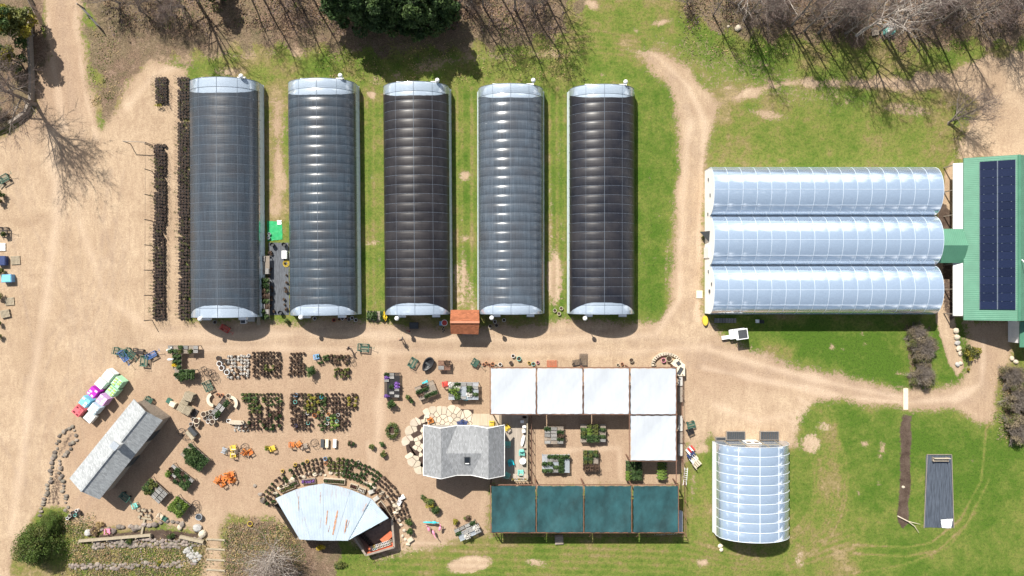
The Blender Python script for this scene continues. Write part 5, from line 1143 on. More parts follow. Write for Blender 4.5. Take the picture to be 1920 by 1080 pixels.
# brick-coloured glazed pots among the long block
CP = {}
def bowl(name, m, px, py, r, h, label, cat='pot', z=0., soil='soil'):
    mb = MB(); mb.cyl((0, 0, 0), r * .7, r, h, 14, 0, 1, h * .25); o = mb.build(name, [M[m], M[soil]]); p = G(px, py); o.location = (p.x, p.y, z); tag(o, label, cat); return o
for m, x, y, r, lab in [('skyblue', 556, 740, .27, 'sky blue glazed pot at the top left of the long pot block'), ('seafoam', 555, 753, .25, 'pale green pot just below the sky blue one in the long block'), ('turq', 604, 744, .22, 'turquoise pot in the top row of the long pot block'), ('white', 578, 774, .22, 'round white pot in the middle of the long pot block'),
    ('white', 635, 777, .22, 'white pot at the right of the lime green plants'), ('white', 615, 793, .22, 'white pot at the lower left of the lime green plants'), ('seafoam', 616, 784, .22, 'pale aqua pot left of the lime green plants'), ('seafoam', 633, 789, .22, 'pale aqua pot right of the lime green plants'), ('navy', 634, 799, .2, 'cobalt blue ring pot at the lower right of the lime green plants'),
    ('seafoam', 579, 792, .25, 'green glazed pot low in the middle of the long block'), ('navy', 556, 797, .22, 'dark blue pot in the bottom row of the long block'), ('offwhite', 605, 771, .2, 'cream pot left of the orange trays'), ('yellow', 555, 870, .22, 'yellow pot right of the centre of the arc rows'), ('yellow', 531, 882, .2, 'yellow pot leftmost in the arc rows')]: bowl('glazed_pot', m, x, y, r, .35, lab)
for m, x, y, r, lab in [('yellow', 577, 864, .22, 'yellow pot highest in the arc rows'), ('skyblue', 611, 859, .25, 'blue pot beside the red one at the top of the arc'), ('terracotta', 612, 868, .24, 'red pot just below the blue one at the top of the arc'), ('offwhite', 673, 864, .2, 'cream pot at the top right of the arc'), ('white', 468, 666, .2, 'white pot at the left of the square block'), ('orange', 591, 778, .28, 'orange pot in the long block by the tray gap'), ('orange', 617, 776, .2, 'red-orange pot left above the lime green plants')]: bowl('glazed_pot', m, x, y, r, .35, lab)
bowl('stock_tank', 'steel', 376, 967, .43, .55, 'round galvanised tank beside the bare wire stand at lower left', 'tank', soil='charcoal')
bowl('tyre_planter', 'yellow', 470, 981, .34, .25, 'yellow ring planter among the pale bare branches', 'planter')
# ------------------------------------------------------------------ bushy plant groups
def bush(px, py, r, h, mats, label, n=900, leaf=.13, cat='shrub', name='shrub', rx=None, group=None, base=True):
    p = G(px, py); t = thing(name, label, cat, (p.x, p.y, 0), random.random() * 6 if not rx else 0, group); rr = random.Random(int(px * 3 + py))
    mb = MB(); k_ = 9
    for k in range(k_):
        a = rr.random() * 6.3; R_ = r * rr.uniform(0, .68); mb.leaves((R_ * math.cos(a) * (rx or 1), R_ * math.sin(a), h * rr.uniform(.45, .8)), (r * .42, r * .42, h * .32), n // k_, leaf, rr.randrange(len(mats)), .3)
    mb.build('foliage', [M[m] for m in mats], t); mb = MB()
    for k in range(5): a = rr.random() * 6.3; mb.tube([(0, 0, 0), (r * .5 * math.cos(a), r * .5 * math.sin(a), h * .6)], [.03, .01], 3, 0)
    mb.build('stems', M['twig'], t); return t
for args in [(586, 695, .85, 1.5, ['leafdark', 'leafmid'], 'dark bushy evergreen in the gap between the upper pot blocks'), (735, 755, .7, 1.3, ['leafdark', 'leafmid'], 'dark green potted bush below the boat-shaped planter display'), (766, 743, .35, .8, ['leafmid', 'leafolive'], 'small green bush left of the turquoise chair stand', 350), (772, 751, .3, .7, ['leafmid', 'leafdark'], 'small green bush touching the one left of the turquoise chair stand', 300),
    (697, 836, .5, .7, ['leafolive', 'leafdark'], 'left bush of the three around the wooden tub', 500), (717, 832, .4, .7, ['leafmid', 'leafdark'], 'upper right bush of the three around the wooden tub', 400), (719, 849, .5, .8, ['leafmid', 'leafolive'], 'lower right bush of the three around the wooden tub', 500), (806, 937, .85, 1.3, ['leafolive', 'leafmid', 'leafgold'], 'upper green bush in front of the shop', 1100), (818, 955, .75, 1.2, ['leafmid', 'leafdark', 'leafolive'], 'lower green bush in front of the shop', 1000), (795, 930, .4, .8, ['leafolive', 'leafmid'], 'small bush at the left of the pair in front of the shop', 350),
    (769, 975, .6, 1.1, ['leafmid', 'leafolive'], 'upper leafy bush beside the right wall of the fan-roofed building', 650), (770, 993, .6, 1.0, ['leafmid', 'leafdark'], 'lower leafy bush beside the right wall of the fan-roofed building', 650), (854, 976, .5, .8, ['leafgold', 'leafolive'], 'golden upright plants left of the slanted garden bench display', 450), (876, 970, .6, .6, ['leafolive', 'leafbrown'], 'olive plants above the slanted garden bench display', 400),
    (503, 838, .42, .8, ['leaflime', 'leafgold'], 'lime green bush right of the yellow planters', 450), (660, 830, .5, .6, ['leafbrown', 'leafdark'], 'dark low plants right of the white benches', 350), (540, 601, .4, .8, ['leafmid', 'leafolive'], 'green bush at the lower left corner of the second greenhouse', 350), (1813, 692, .25, .5, ['leafgold'], 'small gold plant beside the lowest stones of the barn bed', 120), (245, 1012, .5, .5, ['leafmid', 'leafolive'], 'low green plant behind the timber retaining wall', 300), (322, 1003, .7, .6, ['leafmid', 'leafbrown'], 'green and brown plants between the two timber walls', 500), (300, 1055, .5, .4, ['leafmid', 'leafgold'], 'low green and yellow plant on the lower terrace', 350), (178, 995, .8, .5, ['straw', 'leafbrown'], 'dry tawny grass clump left of the timber wall', 600), (190, 984, .6, .5, ['straw', 'litter'], 'dry rust-coloured grass clump above the timber wall', 500), (370, 990, .5, .5, ['leafbrown', 'leafolive'], 'brown plants beside the pale boulders at the terrace corner', 350), (372, 592, .5, .5, ['straw', 'orange'], 'tawny grass at the lower left corner of the first greenhouse', 200), (602, 1024, .7, .6, ['flyellow', 'leafgold'], 'yellow-flowering shrub under the lower edge of the tin roof', 300), (640, 1058, .9, .5, ['leafmid', 'leafolive'], 'green shrub at the lower edge below the walled terrace', 600)]:
    a = list(args); n = a[6] if len(a) > 6 else 900; bush(*a[:6], n=n, leaf=.12)
for k, (x, y, s, v) in enumerate([(1350, -10, 1.0, 0), (1440, -5, 1.1, 1), (1545, 18, 1.0, 2), (1580, 8, 1.2, 1), (1690, 5, 1.2, 2), (1765, 0, 1.2, 1), (1815, 18, 1.0, 0), (1850, 8, 1.1, 2), (1905, 25, 1.0, 0), (1415, 22, .9, 0), (1385, 8, 1.0, 2), (225, 5, .8, 0), (345, 12, .7, 0), (860, 8, .8, 0), (935, -12, .9, 2), (1000, 5, .7, 0), (540, -8, .7, 0)]):
    put_tree([BW, BR, BT[3]][v], x, y, k * 1.9 + .3, s * (.85 if v == 2 else 1), 'leafless tree of the tangled grey woods along the upper edge', 'tree', 'bare_tree', 'grey woods trees')
# wreath-like ring of evergreen at centre
t = thing('ring_shrub', 'ring of clipped evergreen left of the flagstone terrace', 'shrub', G(736, 806)); mb = MB()
for k in range(14): a = k * PI / 7; mb.leaves((.62 * math.cos(a), .85 * math.sin(a), .45), (.3, .3, .35), 60, .12, k % 2)
mb.build('foliage', [M['leafmid'], M['leafolive']], t); mb = MB(); mb.cyl((0, 0, 0), .5, .55, .3, 12, 0, 1, .05); mb.build('tub', [M['wood'], M['soil']], t)
# ------------------------------------------------------------------ plant benches with trays
TM = {}
for nm, mm in [('dark', 'leafdark'), ('mid', 'leafmid'), ('lime', 'leaflime'), ('olive', 'leafolive'), ('brown', 'leafbrown'), ('purple', 'flpurple'), ('white', 'flwhite'), ('yellow', 'flyellow')]:
    mb = MB(); mb.box((0, 0, .04), (.52, .27, .08), m=0)
    mb.leaves((0, 0, .15), (.34, .22, .12), 85, .10, 1, .1)
    TM[nm] = mb.mesh('plant_tray', [M['black'], M[mm]])
mb = MB()
mb.box((0, 0, .04), (.52, .27, .08))
for i in range(5):
    for j in range(3): mb.box((-.2 + i * .1, -.085 + j * .085, .09), (.075, .065, .02), m=1)
TM['empty'] = mb.mesh('plant_tray', [M['black'], M['greystone']])
def bench(px, py, w, d, rz, label, kinds, top='wood', h=.75, fill=.9, shade=False):
    c = G(px, py, h); c.z = 0; t = thing('plant_bench', label, 'plant bench', c, R(rz), 'plant benches in the yard')
    mb = MB(); n = int(w / .14)
    for k in range(n): mb.box((-w / 2 + w * (k + .5) / n, 0, h), (w / n - .03, d, .03))
    mb.build('slatted_top', M[top], t)
    lm = MB(); lm.box((0, 0, h / 2), (.07, .07, h)); lm = lm.mesh('leg', M[top])
    for sx in (-1, 1):
        for sy in (-1, 1): link('leg', lm, t, (sx * (w / 2 - .06), sy * (d / 2 - .06), 0))
    mb = MB()
    for sy in (-1, 1): mb.box((0, sy * d / 2, h + .03), (w, .04, .1))
    mb.build('rim', M[top], t)
    nx_ = max(1, int(w / .66)); ny_ = max(1, int(d / .40)); q = Matrix.Rotation(R(rz), 3, 'Z'); r_ = random.Random(int(px + py))
    for i in range(nx_):
        for j in range(ny_):
            if r_.random() > fill: continue
            lx = -w / 2 + w * (i + .5) / nx_; ly = -d / 2 + d * (j + .5) / ny_; k = kinds(lx / w, ly / d, r_) if callable(kinds) else r_.choice(kinds)
            p = q @ Vector((lx, ly, 0)) + c; o = link('plant_tray', TM[k], None, (p.x, p.y, h + .02), R(rz) + r_.gauss(0, .03), (w / nx_ / .56, d / ny_ / .31, 1.2 * r_.uniform(.7, 1.6))); tag(o, 'plant tray on the ' + label.replace('plant bench', 'bench'), 'plant tray', 'trays on the ' + label)
    return t
bench(1038.5, 816, 2.5, 2.2, 0, 'plant bench of dark pots, upper left of the sales yard', ['dark', 'empty', 'brown', 'empty'])
bench(1112, 812, 3.3, 2.3, 0, 'plant bench packed with green plants under the white pergola edge', lambda u, v, r: r.choice(['olive', 'mid', 'lime']) if v > -.1 else r.choice(['empty', 'mid', 'dark']))
bench(1042, 869, 3.6, 2.3, 0, 'glass-topped plant bench, lower left of the sales yard', lambda u, v, r: r.choice(['dark', 'empty', 'mid']), fill=.62, top='steel')
bench(1107.5, 863, 2.0, 2.6, 0, 'tall narrow plant bench with green and brown plants', lambda u, v, r: r.choice(['olive', 'mid']) if v > -.2 else 'brown')
bench(1188, 882, 2.1, 2.5, 0, 'plant bench under the lower left corner of the white pergola arm', lambda u, v, r: r.choice(['lime', 'mid']) if u < 0 else r.choice(['dark', 'mid']))
bench(1241, 882, 1.2, 2.2, 0, 'small plant bench of bright green plants right of the sales yard', ['mid', 'lime'])
bench(366, 857, 3.4, 2.0, -42, 'plant bench of dark evergreens right of the long shed', ['dark', 'dark', 'mid'])
bench(337, 895, 3.5, 1.8, -38, 'plant bench of mixed trays beside the long shed', lambda u, v, r: 'lime' if u < -.25 and v < .1 else 'mid' if u > .2 and v < 0 else r.choice(['empty', 'dark', 'brown']))
bench(291, 920, 3.1, 1.8, -42, 'plant bench half green and half empty near the shed corner', lambda u, v, r: r.choice(['olive', 'mid']) if u < 0 else 'empty')
bench(336, 950, 2.1, 2.1, -38, 'plant bench of lime green plants', ['lime', 'lime', 'mid'])
for px, py, r_, h_, mm, lab in [(366, 855, 1.25, .6, ['leafdark', 'leafmid'], 'dark evergreen foliage crowding the bench right of the long shed'), (336, 948, 1.05, .55, ['leaflime', 'leaflime', 'leafmid'], 'lime green foliage crowding its bench'), (284, 912, .8, .45, ['leafolive', 'leafmid'], 'olive foliage on the half-empty bench')]:
    t = bush(px, py, r_, h_, mm, lab, 1500, .13, 'potted plants', 'leafy_plants'); t.location.z = .75
bench(344, 655, 4.0, 1.0, 0, 'long plant bench with a white goose figure at its left end', lambda u, v, r: r.choice(['mid', 'olive', 'empty']))
bench(333, 678, 2.0, 1.1, 90, 'upright plant bench with yellow flowers', lambda u, v, r: 'mid', fill=.7)
bench(347, 702, 2.7, 1.3, 0, 'plant bench of bright green seedlings below the yellow flowers', ['mid', 'dark', 'mid'])
bush(348, 701, .95, .45, ['leafmid', 'leafdark'], 'bright green leafy plants on the bench below the yellow flowers', 1100, .11, 'potted plants', 'leafy_plants', rx=1.4).location.z = .75
bush(333, 683, .34, .3, ['flyellow'], 'bunch of yellow flowers on the upright bench', 150, .1, 'flowers', 'yellow_flowers').location.z = .75
bench(498, 560, 5.4, 1.0, 90, 'long plant bench along the right side of the first greenhouse', ['dark', 'mid', 'brown', 'empty'])
bench(498, 497, 2.4, 1.0, 90, 'empty grey bench along the right side of the first greenhouse', ['empty'], fill=.3)
bench(707, 592, 1.2, 2.6, 90, 'flower bench between the second and third greenhouses', ['mid', 'yellow', 'dark', 'white'], h=.3)
bench(869, 733, 3.9, 2.2, 0, 'white framed lattice bench with a green plant', lambda u, v, r: r.choice(['mid', 'empty', 'dark', 'white']), top='steel', fill=.75, h=.9)
bush(853, 731, .75, .6, ['leaflime', 'leafmid'], 'bright green plant on the white framed lattice bench', 500, .13, 'potted plants', 'leafy_plants').location.z = .9
bench(873, 990, 3.0, .9, 25, 'slanted garden bench display with dark trays', ['dark', 'empty'])
bench(880, 999, 3.0, 1.0, 25, 'slanted white slatted table in front of the dark trays', ['white', 'empty'], top='steel', fill=.5, h=.8)
bench(735, 722, 2.0, 3.2, 0, 'boat-shaped black display bench of ornaments', ['empty', 'purple', 'dark', 'empty'], top='black', h=.6, fill=.5)
bench(799, 732, 2.6, 1.8, 22, 'ornament bench below the turquoise chair', ['empty', 'dark', 'brown'], top='wood', h=.7, fill=.5)
bench(833, 685, 1.6, 1.2, 0, 'brown ornament table right of the black cart', ['brown', 'empty'], top='brownbeam', h=.7, fill=.4)

# ------------------------------------------------------------------ yard things
def at(o, px, py, rz=0., z=0.):
    p = G(px, py, z); o.location = (p.x, p.y, z); o.rotation_euler = (0, 0, R(rz)); return o
def T(name, label, cat, px, py, rz=0., group=None, z=0.):
    p = G(px, py, z); return thing(name, label, cat, (p.x, p.y, z), R(rz), group)
WR = R(-40)
for k, (x, y, m1, m2, lab, hh) in enumerate([(201, 704, 'pwhite', 'pleaf', 'white wrapped soil bags with green and yellow print, topmost', 1.15), (218, 718, 'pmint', 'pleaf', 'pale green wrapped soil bags, rightmost', 1.2), (187, 719, 'pwhite', 'pyel', 'white wrapped soil bags with yellow print', 1.15), (207.5, 734, 'pmint', 'pleaf', 'pale green wrapped soil bags, lower of the two green ones', 1.2),
      (172, 736, 'pmag', 'pwhite', 'bright purple wrapped soil bags', 1.25), (189, 750.5, 'plil', 'pwhite', 'lilac wrapped soil bags', 1.25), (157, 754, 'pblu', 'pwhite', 'light blue wrapped soil bags left of the lilac ones', 1.2), (174, 767, 'ppale', 'pwhite', 'very pale blue wrapped soil bags', 1.2), (144, 771, 'pred', 'pwhite', 'red and pink wrapped soil bags at the left corner', 1.0), (166, 783, 'pwhite', 'ppale', 'half-empty white wrapped soil bags nearest the long shed', .8)]):
    CO = {'pwhite': (.72, .74, .72), 'pmint': (.36, .62, .40), 'pmag': (.42, .03, .42), 'plil': (.55, .33, .60), 'pblu': (.20, .52, .66), 'ppale': (.52, .66, .74), 'pred': (.62, .13, .15), 'pleaf': (.35, .45, .12), 'pyel': (.75, .55, .08)}
    for q in (m1, m2):
        if q not in M: M[q] = mat('wrapped_bags_' + q, CO[q], .3, .12, 3, bump=.5, bscale=6, spec=.6)
    hh *= 1.28; p = G(x, y, hh); t = thing('soil_bag_pallet', lab + ' in the pallet cluster' if 'cluster' not in lab else lab, 'pallet of bags', (p.x, p.y, 0), WR + random.uniform(-.06, .06), 'pallets of wrapped soil bags')
    mb = MB()
    for i in range(7): mb.box((-.55 + i * .183, 0, .13), (.12, 1.15, .03))
    for i in (-.5, 0, .5): mb.box((0, i, .06), (1.15, .1, .11))
    mb.build('pallet', M['woodpale'], t)
    r_ = random.Random(k); n = int((hh - .15) / .17); bagm = MB()
    for l in range(n):
        for i in range(2):
            for j in range(3):
                sc_ = 1 - .05 * (l == n - 1); q = 4
                vs = []; cx_b = (-.29 + .58 * i) * sc_; cy_b = (-.39 + .39 * j) * sc_; z = .16 + l * .165
                if l == n - 1 and r_.random() < (.15 if k < 9 else .5): continue
                w, d, h = .31, .215, .10
                for a in range(-q, q + 1):
                    for b in range(-q, q + 1):
                        u, v = a / q, b / q; e = (1 - abs(u) ** 3) * (1 - abs(v) ** 3); vs.append((cx_b + u * w, cy_b + v * d, z + h * (.3 + 1.25 * e ** .5 * r_.uniform(.85, 1.1))))
                s_ = 2 * q + 1; bagm.add(vs, [(a * s_ + b, (a + 1) * s_ + b, (a + 1) * s_ + b + 1, a * s_ + b + 1) for a in range(s_ - 1) for b in range(s_ - 1)], 0)
                if l == n - 1: bagm.box((cx_b + r_.uniform(-.05, .05), cy_b + r_.uniform(-.03, .03), z + h * 1.55), (.36, .22, .02), r_.uniform(-.3, .3), 1)
    bagm.box((0, 0, (hh) / 2 + .02), (1.14, 1.16, hh - .3)); bagm.build('bags', [M[m1], M[m2]], t, smooth=False)
def cart(px, py, rz, m, label, w=1.5, d=.8, load=None, handle=True, h=.45):
    t = T('garden_cart', label, 'garden cart', px, py, rz, None); mb = MB()
    for i in range(9): mb.box((-w / 2 + w * (i + .5) / 9, 0, h), (.05, d, .03))
    for s_ in (-1, 1): mb.box((0, s_ * d / 2, h + .06), (w, .05, .14)); mb.box((s_ * w / 2, 0, h + .06), (.05, d, .14))
    mb.box((0, 0, h - .05), (w * .9, .08, .05)); mb.build('mesh_deck', M[m], t)
    wm = MB(); wm.tube([(0, -.05, .16), (0, .05, .16)], .16, 10); wm = wm.mesh('wheel', M['black'])
    for sx in (-1, 1):
        for sy in (-1, 1): link('wheel', wm, t, (sx * w * .36, sy * (d / 2 - .05), 0))
    if handle: mb = MB(); mb.tube([(w / 2, 0, h - .1), (w / 2 + .75, .05, h + .35), ], .025, 5); mb.tube([(w / 2 + .75, -.15, h + .35), (w / 2 + .75, .25, h + .35)], .025, 5); mb.build('handle', M[m], t)
    mb = MB(); mb.tube([(-w / 2, -d / 2, h), (-w / 2, -d / 2, h + .45), (-w / 2, d / 2, h + .45), (-w / 2, d / 2, h)], .025, 5); mb.build('push_bar', M[m], t)
    return t
cart(228, 659, -15, 'greenmetal', 'dark green wire cart, leftmost of the cart cluster at the yard edge', 1.5, .9); cart(247, 662, -40, 'greenmetal', 'dark green wire cart overlapping the blue one in the cart cluster', 1.4, .9)
cart(236, 667, -55, 'bluemetal', 'blue flat cart in the cart cluster', 1.4, .8); cart(263, 658, -10, 'darkmetal', 'rusty brown cart at the top of the cart cluster', 1.3, .6); cart(274, 676, 85, 'greenmetal', 'dark green cart, lowest of the cart cluster', 1.3, .9, handle=False)
cart(288, 665, 28, 'bluemetal', 'blue cart with a long white handle, rightmost of the cart cluster', 1.2, .7); cart(393, 723, -65, 'greenmetal', 'dark green wire cart left of the grey planters', 1.3, 1.0, handle=False)
cart(282, 750, -30, 'greenmetal', 'small green cart at the upper end of the long shed', .9, .8, handle=False); cart(683, 651, -4, 'greenmetal', 'green wire cart pulled by a person above the upper pot blocks', 1.4, .95); cart(1294, 795, 15, 'greenmetal', 'green and purple cart right of the white pergola', 1.0, .8, handle=False)
cart(1293, 808, 25, 'black', 'small dark cart just below the green and purple one', .8, .7, handle=False); cart(775, 679, 60, 'greenmetal', 'dark green flat cart left of the black tub', 1.2, .9, handle=False); cart(891, 679, -30, 'greenmetal', 'dark green cart at the upper left corner of the white pergola', .8, .9)
cart(425, 616, -30, 'red', 'dark red wheelbarrow in the shade below the leftmost greenhouse', 1.1, .7); cart(1340, 322 + 5000, 0, 'red', 'x') if False else None
cart(12, 336, 30, 'greenmetal', 'dark green cart at the left edge, topmost of the edge items', 1.3, .9); cart(10, 433, 0, 'darkmetal', 'dark cart with plants at the left edge above the striped bench', 1.2, .9); cart(238, 930, -38, 'greenmetal', 'dark green cart in the shade of the long shed', 1.2, .8)
# black moulded tub like a small boat
t = T('moulded_tub', 'black boat-shaped moulded tub beside the dark green cart', 'tub', 803, 682, 55); mb = MB(); n = 16
ring = lambda s_, z: [(1.05 * s_ * math.cos(2 * PI * k / n), .62 * s_ * math.sin(2 * PI * k / n) * (1 + .25 * math.cos(2 * PI * k / n)), z) for k in range(n)]
vs = ring(.8, .05) + ring(1, .65) + ring(.88, .68) + ring(.7, .32); mb.add(vs, [(i * n + k, i * n + (k + 1) % n, (i + 1) * n + (k + 1) % n, (i + 1) * n + k) for i in range(3) for k in range(n)] + [tuple(range(3 * n, 4 * n))]); mb.build('shell', M['black'], t, smooth=True)
mb = MB(); mb.box((0, 0, .42), (.25, .8, .06)); mb.build('seat', M['charcoal'], t)
def pallet(px, py, rz, label, stack=1, m='woodpale', w=1.2, d=1.0, grp=None):
    t = T('wooden_pallet', label, 'pallet', px, py, rz, grp)
    for l in range(stack):
        mb = MB(); z = l * .15
        for i in range(7): mb.box((-w / 2 + w * (i + .5) / 7, 0, z + .13), (w / 7 - .06, d, .025))
        for i in (-1, 0, 1): mb.box((0, i * (d / 2 - .06), z + .06), (w, .1, .10))
        mb.build('boards', M[m], t)
    return t
pallet(359, 742, -20, 'tall stack of cream pallets, upper of the pale group left of the statuary', 7); pallet(350, 752, -28, 'cream pallet stack leaning against the tall one', 4, w=1.0, d=1.0); pallet(346, 764, -30, 'lower left stack of cream pallets', 5); pallet(356, 768, -30, 'lower right stack of cream pallets', 6, w=1.0)
pallet(30, 488, 3, 'pale yellow pallet standing clear of the left edge plants', 1, w=1.2, d=1.1); pallet(19, 565, 5, 'pale pallet at the left edge below the blue box', 1); pallet(12, 588, 12, 'pale pallet at the left edge, lowest of the two', 2); pallet(3, 463, 0, 'grey and white striped pallet at the left edge', 1, 'white'); pallet(2, 347, 50, 'cream pallet at the left edge beside the topmost cart', 1, 'woodpale', .8, .8)
pallet(362, 772, -30, 'dark empty metal crate in front of the pallet stacks', 1, 'darkmetal', 1.3, 1.0)
for k, (x, y, c) in enumerate([(1293, 842, 'white'), (1295, 852, 'navy'), (1299, 858, 'white'), (1305, 868, 'flag')]):
    t = T('garden_chair', ['white and maroon pallet seat, topmost in the row right of the racks', 'dark blue pallet seat in the row right of the racks', 'short cream pallet seat below the dark blue one', 'cream slatted seat, lowest in the row right of the racks'][k], 'seat', x, y, 40, 'pallet seats right of the pergola')
    mb = MB()
    for i in range(4): mb.box((-.4 + i * .27, 0, .42), (.2, .8, .04), m=i % 2 if c == 'white' else 0)
    mb.build('seat', [M[c], M['red'] if k == 0 else M['offwhite']], t); mb = MB(); mb.box((-.5, 0, .65), (.08, .85, .5)); mb.build('backrest', M[c], t); mb = MB()
    for sy in (-1, 1): mb.box((0, sy * .38, .2), (.9, .06, .4))
    mb.build('legs', M['wood'], t)
t = T('white_ladder', 'white ladder lying on the grass by the lower right corner of the white pergola', 'ladder', 1285, 893, 85); mb = MB()
for s_ in (-1, 1): mb.box((0, s_ * .2, .06), (2.3, .05, .06))
mb.build('rails', M['white'], t); mb = MB()
for i in range(8): mb.box((-1 + i * .28, 0, .06), (.05, .4, .04))
mb.build('rungs', M['white'], t)
# boxes, blocks and bins
def box(name, m, px, py, w, d, h, rz, label, cat, z=0., lid=None, grp=None):
    t = T(name, label, cat, px, py, rz, grp, z); mb = MB(); mb.box((0, 0, h / 2), (w, d, h)); mb.box((0, 0, h - .06), (w + .05, d + .05, .05)); mb.build('body', M[m], t)
    mb = MB(); mb.box((0, 0, h + .015), (w * .86, d * .86, .03)); mb.build('lid', M[lid or m], t); return t
box('storage_box', 'skyblue', 19, 522, 1.3, 1.0, .7, 2, 'light blue box at the left edge below the pale yellow pallet', 'box', lid='seafoam'); box('storage_box', 'navy', 8, 489, 1.1, 1.2, .6, 0, 'dark purple bin at the left edge beside the pale yellow pallet', 'box')
box('storage_box', 'offwhite', 327, 757, .75, .6, .6, -28, 'cream box beside the small green crate', 'box'); box('crate', 'greenmetal', 319, 751, .6, .6, .4, -28, 'small green crate left of the cream box', 'crate')
box('cooler', 'white', 459, 602, .65, .6, .6, 3, 'white cooler with a dark hole in the shade below the leftmost greenhouse', 'cooler', lid='charcoal'); box('plastic_bin', 'concrete', 472, 598, 1.0, .6, .5, 0, 'grey bin right of the white cooler', 'bin'); box('timber_board', 'woodpale', 486, 602, .4, 1.0, .3, 3, 'pale wooden planter right of the grey bin', 'planter')
for x, y, m, rz, lab in [(754, 932, 'white', 30, 'white bench block at the right end of the arc of pots'), (742, 946, 'flag', 25, 'pale stone slab, upper left of the pair by the right end of the arc'), (749, 942, 'white', 65, 'narrow white block above the pale slab pair'), (747, 952, 'flag', 25, 'pale stone slab, lower right of the pair by the right end of the arc'), (770, 1011, 'flag', 35, 'small pale slab below the leafy bushes by the walled terrace'), (697, 921, 'concrete', 25, 'grey stone block at the right shoulder of the tin roof'), (706, 934, 'concrete', 35, 'wide grey block outside the right shoulder of the tin roof')]:
    box('stone_block', m, x, y, .75, .5, .35, rz, lab, 'stone block')
for k, (x, m, lab) in enumerate([(606, 'charcoal', 'black bench, left of the three upright benches'), (614.5, 'offwhite', 'cream bench, middle of the three upright benches'), (629, 'white', 'white bench, right of the three upright benches')]):
    t = T('garden_bench', lab, 'bench', x, 830, 88, 'upright benches above the arc'); mb = MB(); mb.box((0, 0, .42), (1.1, .42, .06)); mb.build('seat', M[m], t); mb = MB()
    for s_ in (-1, 1): mb.box((s_ * .4, 0, .2), (.08, .36, .4))
    mb.build('supports', M[m], t)
# statuary group left of the lower block
def curved_bench(px, py, rz, m, label):
    t = T('curved_stone_bench', label, 'bench', px, py, rz); mb = MB(); n = 14; A = [(1.0 * math.cos(PI * (.1 + .8 * k / n)), 1.0 * math.sin(PI * (.1 + .8 * k / n))) for k in range(n + 1)]; B = [(a * .6, b * .6) for a, b in A]
    mb.prism(list(reversed(A)) + B, .35, .45); mb.build('seat', M[m], t); mb = MB()
    for k in (2, 7, 12): mb.box(((A[k][0] + B[k][0]) / 2, (A[k][1] + B[k][1]) / 2, .17), (.25, .25, .34))
    mb.build('supports', M[m], t)
curved_bench(434, 755, -60, 'flag', 'curved cream stone bench right of the dark display bench'); curved_bench(404, 748, 100, 'flag', 'curved white stone bench left of the dark display bench')
bench(414, 764, 2.6, 1.1, 52, 'dark display bench of grey ornaments among stone benches', ['empty', 'dark'], top='black', h=.8, fill=.6)
t = T('oval_trough', 'long oval cream trough at the lower left of the lower pot block', 'trough', 446, 791, -2); mb = MB(); n = 20; A = [(1.0 * math.cos(a) + .0, .27 * (1 if math.sin(a) > 0 else -1) * abs(math.sin(a)) ** .5) for a in [2 * PI * k / n for k in range(n)]]
mb.prism(A, .25, .5); mb.prism([(a * .9, b * .75) for a, b in A], .5, .51, 0, 0); mb.build('rim', M['flag'], t); mb = MB()
for s_ in (-1, 1): mb.box((s_ * .6, 0, .13), (.25, .3, .25))
mb.build('feet', M['flag'], t)
def urn(px, py, m, s, label, grp='cast urns in the statuary area'):
    t = T('stone_urn', label, 'urn', px, py, 0, grp); t.scale = (s, s, s); mb = MB(); mb.cyl((0, 0, 0), .2, .14, .12, 10); mb.cyl((0, 0, .12), .1, .26, .38, 10); mb.build('bowl', M[m], t)
    mb = MB(); mb.cyl((0, 0, .5), .29, .29, .05, 12, 0, 1, .04); mb.build('rim', [M[m], M['soil']], t)
for k, (x, y, m, s) in enumerate([(388, 783, 'greystone', 1), (393, 789, 'white', .9), (399, 781, 'greystone', 1.1), (402, 789, 'flag', 1.2), (386, 775, 'flag', 1.3), (392, 773, 'offwhite', 1), (398, 771, 'greystone', 1), (408, 782, 'white', .9), (410, 739, 'terracotta', .7), (418, 740, 'terracotta', .7), (431, 741, 'flag', 1.0), (431, 788, 'white', .9), (373, 787, 'offwhite', 1.4), (366, 785, 'greystone', 1), (361, 794, 'greystone', .9), (372, 796, 'flag', 1), (413, 671, 'charcoal', 1.1), (415, 681, 'white', 1.2), (419, 689, 'white', 1.2), (429, 697, 'white', 1.2), (423, 676, 'charcoal', 1)]):
    urn(x, y, m, s, '%s pot of the scattered %s ones in the statuary area' % (OR[k] if k < 20 else 'last', {'greystone': 'grey', 'white': 'white', 'flag': 'cream', 'offwhite': 'beige', 'terracotta': 'terracotta', 'charcoal': 'black'}[m]))
for k in range(46):
    x = 452 + rng.uniform(-12, 14) ; y = 801 + rng.uniform(-7, 7)
    p = G(x, y); o = link('small_statue', PS['white'][k % 2], None, (p.x, p.y, 0), rng.random() * 6, .6); tag(o, 'tiny pale ornament in the heap below the oval trough', 'ornament', 'tiny ornaments')
